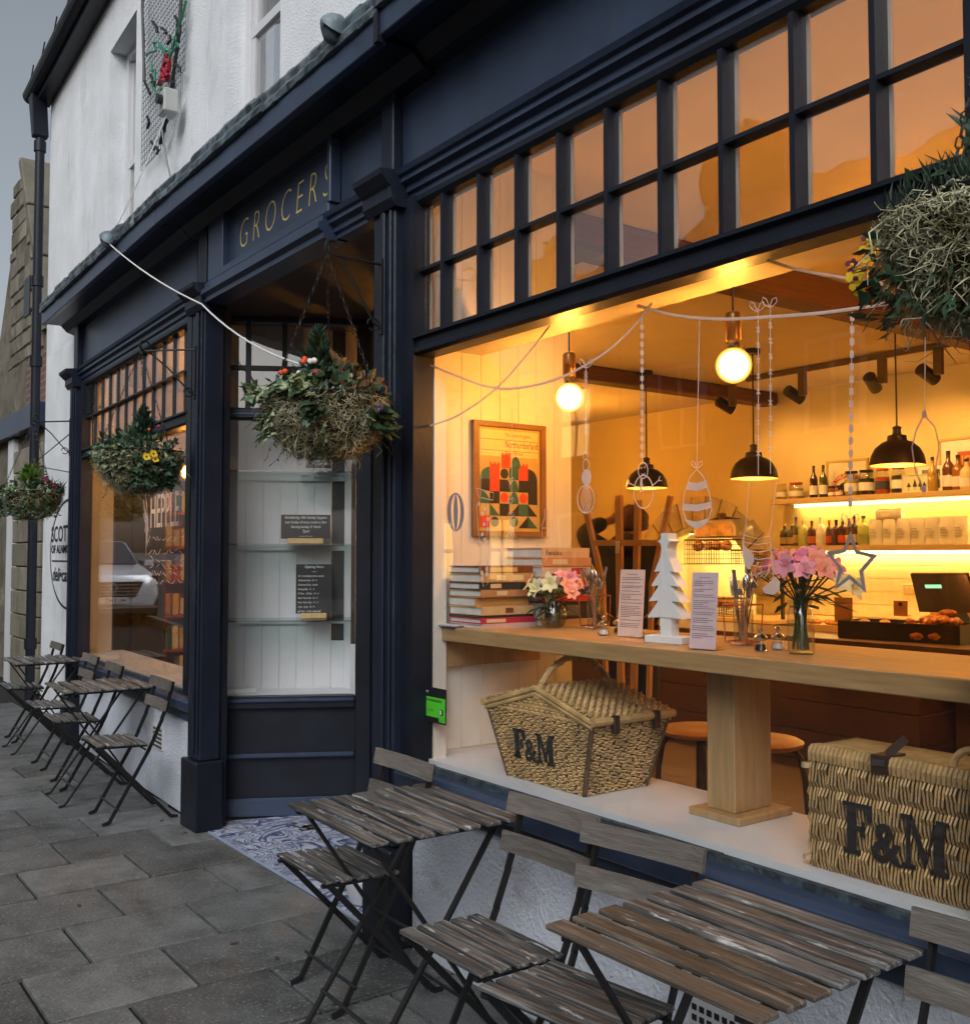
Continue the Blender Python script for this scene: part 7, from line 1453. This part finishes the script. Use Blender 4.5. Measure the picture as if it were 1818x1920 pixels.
def drawing(name, label, mb, m_=INK, at=None): o = mb.build(name, m_, None, recalc=False); return tag(o, label, 'window drawing', DG)
for i, (pts, r, l) in enumerate((([(796, 680), (850, 702), (915, 725), (975, 727), (1050, 708), (1130, 664), (1185, 615), (1222, 568)], .0042, 'painted garland line swagging from the top left corner of the big window'), ([(796, 801), (860, 778), (930, 728), (985, 668), (1031, 610)], .0034, 'painted garland line climbing from the left frame above the poster'),
                                 ([(1195, 572), (1260, 590), (1350, 598), (1470, 592), (1560, 584), (1672, 567)], .0046, 'long painted garland line under the header to the right hanging basket'), ([(1436, 486), (1500, 506), (1580, 520), (1660, 533)], .0040, 'upper right painted garland line beside the violas'))):
    drawing('painted_garland', l, stroke(MB(), smoothpts(pts), r))
def bow(mb, u, v, s=1., r=.0016):
    for k in (-1, 1): stroke(mb, [(u, v), (u + k * 5 * s, v - 14 * s), (u + k * 11 * s, v - 17 * s), (u + k * 13 * s, v - 10 * s), (u + k * 7 * s, v - 3 * s), (u, v)], r)
m = MB(); stroke(m, [(1098, 690), (1098, 848)], .0016); bow(m, 1098, 690); stroke(m, ell(1097, 855, 4, 7), .0014, True); stroke(m, ell(1098, 872, 6, 11), .0016, True); blob(m, ell(1099, 895, 9, 15)); stroke(m, ell(1098, 936, 16, 26), .0019, True)
for k in (-9, -4, 1, 6, 10): stroke(m, [(1098 + k * .35, 911), (1098 + k, 936), (1098 + k * .35, 961)], .0014)
for v in (700, 708, 716, 790, 800, 810): stroke(m, ell(1098, v, 2.5, 4, 10), .0012, True)
drawing('painted_bauble', 'painted whisk shaped bauble with ribs hanging by the left globe bulb', m)
m = MB(); stroke(m, [(1203, 590), (1204, 866)], .0014)
for i in range(17): blob(m, [(1200, 593 + i * 16), (1206, 593 + i * 16), (1206, 602 + i * 16), (1200, 602 + i * 16)])
stroke(m, ell(1205, 882, 9, 15), .0018, True); stroke(m, ell(1206, 922, 18, 31), .0022, True); stroke(m, [(1193, 913), (1180, 906), (1178, 900)], .0016); stroke(m, [(1180, 906), (1175, 908)], .0016); stroke(m, [(1221, 912), (1234, 901), (1237, 893)], .0016); stroke(m, [(1234, 901), (1240, 901)], .0016)
blob(m, [(1200, 897), (1204, 897), (1203, 923), (1199, 923)]); 
for v in (908, 914, 920, 926): stroke(m, [(1206, v), (1206, v + 2)], .0014)
for u_, v_ in ((1202, 877), (1208, 876)): stroke(m, ell(u_, v_, 1, 1.5, 6), .0010, True)
stroke(m, [(1202, 888), (1206, 890), (1209, 887)], .0012); drawing('painted_snowman', 'painted snowman hanging from a string of square beads', m)
m = MB(); stroke(m, [(1311, 600), (1306, 872)], .0014); bow(m, 1306, 878, .8); sh_ = [(1306, 880), (1318, 893), (1330, 925), (1334, 955), (1326, 978), (1307, 992), (1288, 980), (1279, 955), (1283, 922), (1294, 893)]; stroke(m, sh_, .0020, True)
blob(m, [(1289, 903), (1306, 906), (1323, 900), (1327, 914), (1306, 921), (1285, 918)]); blob(m, [(1280, 944), (1306, 946), (1333, 940), (1334, 952), (1306, 959), (1280, 957)]); blob(m, [(1283, 974), (1306, 978), (1329, 971), (1322, 984), (1307, 992), (1291, 985)])
drawing('painted_bauble', 'large painted egg bauble with three white bands right of the snowman', m)
for u, v0, v1, l in ((1421, 578, 890, 'painted cross stitch string, left of two, with a bow on top'), (1444, 570, 888, 'painted cross stitch string, right of two, with a tall bow')):
    m = MB(); stroke(m, [(u, v0), (u, v1)], .0014); bow(m, u - 2, v0 + 6, 1.1, .0013); n = 9
    for i in range(n): v = v0 + 40 + i * 29; stroke(m, [(u - 3.5, v - 5), (u + 3.5, v + 5)], .0014); stroke(m, [(u + 3.5, v - 5), (u - 3.5, v + 5)], .0014)
    drawing('painted_string', l, m)
m = MB(); stroke(m, [(1597, 585), (1593, 965)], .0012)
for i in range(16): v = 588 + i * 23.2; u = 1597 - i * .25; blob(m, [(u - 4, v), (u + 4, v), (u + 4, v + 13), (u - 4, v + 13)])
drawing('painted_string', 'painted string of long square beads above the star', m)
m = MB(); bow(m, 1593, 985, 1.3, .0013); out = [(1594, 996), (1608, 1032), (1645, 1041), (1618, 1072), (1624, 1112), (1592, 1086), (1563, 1108), (1572, 1066), (1547, 1034), (1580, 1030)]; inn = [(1594, 1012), (1603, 1038), (1631, 1045), (1610, 1070), (1615, 1098), (1592, 1077), (1570, 1096), (1580, 1068), (1560, 1041), (1585, 1036)]
m.add([P2(*p) for p in out] + [P2(*p) for p in inn] + [P2(*p, .0008) for p in out] + [P2(*p, .0008) for p in inn], [[i, (i + 1) % 10, 10 + (i + 1) % 10, 10 + i] for i in range(10)] + [[20 + i, 30 + i, 30 + (i + 1) % 10, 20 + (i + 1) % 10] for i in range(10)])
drawing('painted_star', 'grey painted five pointed star outline above the scales', m, INKB)
m = MB(); stroke(m, [(1734, 632), (1733, 770)], .0014); blob(m, ell(1732, 776, 5, 6)); stroke(m, [(1731, 780), (1718, 805), (1709, 838), (1715, 880), (1728, 912)], .0018); stroke(m, [(1733, 780), (1752, 800), (1760, 835), (1754, 875), (1748, 890)], .0014); blob(m, ell(1731, 917, 5, 7)); drawing('painted_bauble', 'painted drop shaped bauble in front of the nearest dome pendant', m)
m = MB(); stroke(m, [(1404, 905), (1398, 985), (1392, 1030)], .0009); stroke(m, [(1455, 905), (1445, 985), (1443, 1030)], .0009); stroke(m, [(1394, 1003), (1420, 1010), (1442, 1005)], .0011)
for k in range(4): stroke(m, [(1391 + k * 4, 1016 + k * 14), (1420 + k, 1021 + k * 14), (1443 + k * 2, 1017 + k * 14)], .0013)
stroke(m, [(1443, 1005), (1446, 1045), (1450, 1090)], .0013); stroke(m, [(1394, 1003), (1391, 1020)], .0013); stroke(m, [(1404, 1075), (1420, 1098)], .0013)
for k in range(4): stroke(m, [(1408 + k * 8, 1080 + k * 1), (1428 + k * 6, 1072 - k * 2)], .0010)
blob(m, [(1392, 1018), (1401, 1030), (1412, 1040), (1413, 1053), (1403, 1068), (1396, 1060), (1391, 1040)]); blob(m, [(1428, 1103), (1440, 1094), (1453, 1081), (1461, 1090), (1461, 1106), (1450, 1116), (1434, 1113)])
drawing('painted_stocking', 'painted netted stocking with two solid patches over the pink flowers', m)
m = MB(); r_o = ell(854, 960, 15, 35)
for a, b in (((-15, -9)), ((-4, 4)), ((9, 15))): 
    blob(m, [(854 + q * math.sqrt(max(0, 1 - ((v - 960) / 35) ** 2)), v) for q, v in [(a, 960 - 33 + 11 * i) for i in range(7)]] + [(854 + q * math.sqrt(max(0, 1 - ((v - 960) / 35) ** 2)), v) for q, v in [(b, 960 + 33 - 11 * i) for i in range(7)]])
stroke(m, r_o, .0032, True); drawing('painted_bauble', 'blue grey painted striped egg left of the poster', m, INKB)
m = MB(); stroke(m, [(903, 800), (901, 930)], .0008); stroke(m, [(893, 915), (897, 932), (924, 938), (925, 924), (893, 915)], .0012); 
for k in range(9): a = -.2 + k * .45; blob(m, ell(899 + 8 * math.sin(a) + (8 if k % 2 else 0), 945 + k * 9.5, 2.6, 4, 9))
stroke(m, [(893, 945), (897, 1000), (899, 1060), (906, 1100), (914, 1095), (915, 1050), (912, 1000), (915, 945)], .0010); 
for v in (1075, 1085): blob(m, ell(903, v, 2.6, 5, 9)); blob(m, ell(912, v - 8, 2.2, 5, 9))
drawing('painted_bunting', 'faint painted loop of small white beads over the poster', m)
m = MB(); stroke(m, [(960, 770), (958, 1005)], .0009)
for v in (900, 938, 965): stroke(m, [(957, v + 8), (952, v - 1), (954, v - 5), (957, v - 1), (961, v - 5), (963, v - 1), (957, v + 8)], .0011)
stroke(m, [(958, 985), (950, 1008)], .0014); stroke(m, [(958, 985), (966, 1008)], .0014); drawing('painted_string', 'faint painted string of hearts over the poster', m)
m = MB(); stroke(m, [(1021, 955), (1021, 970), (1016, 985), (1016, 1008), (1033, 1008), (1034, 985), (1027, 970), (1026, 955)], .0011, True); stroke(m, [(1016, 990), (1034, 990)], .0010); stroke(m, [(1020, 1030), (1024, 1050), (1029, 1030)], .0012); drawing('painted_bottle', 'faint painted bottle right of the poster', m)

# ================================================================== entrance case: chalk signs on glass shelves
def chalk(s0, s1, z0, z1, label, lines, d=-.20, shape=None):
    t = thing('chalk_sign', label, 'sign', sp((s0 + s1) / 2, d, z0), 0, 'black chalk signs on the glass shelves')
    hb_ = .03; mm = MB()
    pts = [sp(s0, d, z0 + hb_), sp(s1, d, z0 + hb_), sp(s1 - (.02 if shape else 0), d, z1), sp(s0 + (.01 if shape else 0), d, z1)]; mm.prism(pts, sn * .006).build('board', CHALKB, t)
    blk = MB(); w0, w1 = (s0 + s1) / 2 - (s1 - s0) * .36, (s0 + s1) / 2 + (s1 - s0) * .36
    sbox(blk, w0, w1, d - .02, d + .025, z0 + .001, z0 + .033); 
    if not shape: blk.build('wood_block', LWOOD, t, bevel=.002)
    n = len(lines)
    for i, (tx, sz, al_) in enumerate(lines):
        zz = z1 - (i + .85) * (z1 - z0 - hb_) / (n + .2); MB().text(tx, sp((s0 + s1) / 2 if al_ == 'C' else s0 + .012, d + .0075, zz), sd_, (0, 0, 1), sz, 0, 'CENTER' if al_ == 'C' else 'LEFT', shear=.25, xs=.82).build('chalk_text', CHALK, t, recalc=False)
    return t
def sof(u, v, d):                                     # along-shelf coordinate of a pixel on the plane d in front of / behind the splay glass
    o = SA + sn * d; dd = ray(u, v); tt_ = (o - E0).dot(sn) / dd.dot(sn); p = E0 + dd * tt_; return (p - SA).dot(sd_), p.z
(a0, z1), (a1, z0) = sof(527, 965, -.2), sof(619, 1043, -.2)
chalk(a0, a1, 1.575, z1, 'chalk sign with wooden block announcing a Sunday event, on the middle glass shelf', [('Introducing 16th Sunday Suppers', .023, 'C'), ('Last Sunday of every month at 7pm', .021, 'C'), ('Starting Sunday 31 March', .021, 'C'), ('7pm!', .026, 'C'), ('~~~ v ~~~', .022, 'C')])
(a0, z1), (a1, z0) = sof(555, 1058, -.2), sof(622, 1168, -.2)
chalk(a0, a1, 1.125, z1, 'chalk sign listing opening hours, on the lowest glass shelf', [('Opening Hours', .022, 'C'), ('~ o ~', .018, 'C'), ('10 - 4 everyday (xmas closed)', .0155, 'L'), ('Christmas Eve  10 - 3', .0155, 'L'), ('Christmas Day  closed', .0155, 'L'), ('Boxing Day  11 - 2', .0155, 'L'), ('27 Dec - 30 Dec  10 - 4', .0155, 'L'), ('New Years Eve  10 - 3', .0155, 'L'), ('New Years Day  11 - 3', .0155, 'L'), ('2 Jan - 6 Jan  10 - 4', .0155, 'L'), ('@ 8 Jan - 16 Jan closed @', .0155, 'L')])
(a0, z1), (a1, z0) = sof(573, 862, -.2), sof(622, 912, -.2)
chalk(a0, a1, 2.005, z1, 'small grey blue sign on the top glass shelf below the hanging basket', [('deli & café', .02, 'C'), ('scotts of alnmouth', .016, 'C'), ('', .01, 'C')], shape=True)

# ================================================================== left window: lettering, shelves inside
LGY = 2.144
def PL(u, v): p = YL(u, v, LGY); return p
lt = thing('window_lettering', 'white hand painted HEPPLE lettering and scribbled verse on the left window', 'lettering', XL @ Vector((-6.4, LGY, 1.6)))
p0, p1 = PL(284, 990), PL(344, 985); MB().text('HEPPLE', (p0.x, LGY - .0112, p0.z), (1, 0, 0), (0, 0, 1), (PL(283, 925).z - p0.z) * 1.36, 0, xs=(p1.x - p0.x) / ((PL(283, 925).z - p0.z) * 1.36 * 3.55), bold=.0).build('lettering', INK, lt, xf=XL, recalc=False)
r = random.Random(11); m = MB()
for v0 in (925, 1010, 1035, 1048, 1062, 1075, 1090):
    u = 278 + r.uniform(0, 8)
    while u < 345:
        pts = [PL(u + k * 3.2 + r.uniform(-1, 1), v0 + r.uniform(-6, 6) * (1 if v0 != 925 else .9)) for k in range(3)]; m.tube([(q.x, LGY - .011, q.z) for q in pts], .0026, 4, flat=((0, 1, 0), .2)); u += r.uniform(8, 13)
m.build('script', INK, lt, xf=XL, recalc=False, kind='stuff')
m = MB()
for k in range(9): a, b = PL(275 + r.uniform(-4, 4), 905 + r.uniform(0, 60)), PL(277 + r.uniform(-4, 5), 985 + r.uniform(0, 60)); m.tube([(a.x, LGY - .011, a.z), ((a.x + b.x) / 2 + .03, LGY - .011, (a.z + b.z) / 2), (b.x, LGY - .011, b.z)], .002, 4, flat=((0, 1, 0), .2))
m.build('sprig', INK, lt, xf=XL, recalc=False)
RSH = paint('red_shelving', (.30, .05, .02), .5)
ex = -9.98
pendant_bulb((-8.4, 3.32, 2.72), 'added hidden globe bulb above the cupboard, brightening the left upper panes', 3.15, 'fill_bulb_mid')  # added out of sight so the left transom panes look lit
pendant_bulb((-7.25, 3.08, 2.72), 'added hidden globe bulb behind the display case, brightening the left ceiling', 3.15, 'fill_bulb_mid')  # second unseen bulb added for the ceiling over the left window
un = thing('shelving_unit', 'dark cupboard and red backed shelves against the end wall inside the left window', 'shelving', (ex + .2, 3.5, .05))
MB().box(ex, ex + .34, 2.62, 3.24, .05, 2.25).build('cupboard', paint('black_cupboard', (.012, .010, .009), .5), un, bevel=.006)
for k in range(2): MB().box(ex + .341, ex + .356, 2.64 + k * .30, 2.92 + k * .30, .12, 2.2).build('cupboard_door', MATS['black_cupboard'], un, bevel=.004)
MB().box(ex, ex + .02, 3.26, 4.6, .05, 2.45).build('back_panel', RSH, un)
for y in (3.25, 3.72, 4.18, 4.6): MB().box(ex, ex + .32, y - .012, y + .012, .05, 2.45).build('upright', DBEAM, un)
for k in range(7): MB().box(ex + .02, ex + .31, 3.262, 4.588, .25 + k * .33, .275 + k * .33).build('shelf', RSH, un)
cols = [(REDJ, 'red'), (YLJ, 'yellow'), (WL, 'white'), (KRAFT, 'kraft brown'), (RSH, 'dark red'), (GRNP, 'dark green'), (CREAM, 'cream')]
rows_ = ('lowest', 'second', 'third', 'fourth', 'fifth', 'top'); seen = {}
for k in range(6):
    for j in range(6):
        y = 3.28 + j * .075; c_, cn_ = cols[(k * 5 + j * 3 + k * j) % 7]; h = rnd.uniform(.14, .27)
        if y > 3.70: continue
        tall = 'tall' if h > .2 else 'short'
        lab = '%s %s packet, %s from the cupboard on the %s red shelf' % (tall, cn_, ('first', 'second', 'third', 'fourth', 'fifth', 'sixth')[j], rows_[k])
        o = MB().box(ex + .12, ex + .29, y, y + .06, .276 + k * .33, .276 + k * .33 + h).build('packet', c_, bevel=.005); tag(o, lab, 'packet', 'packets on the red shelves in the left window')
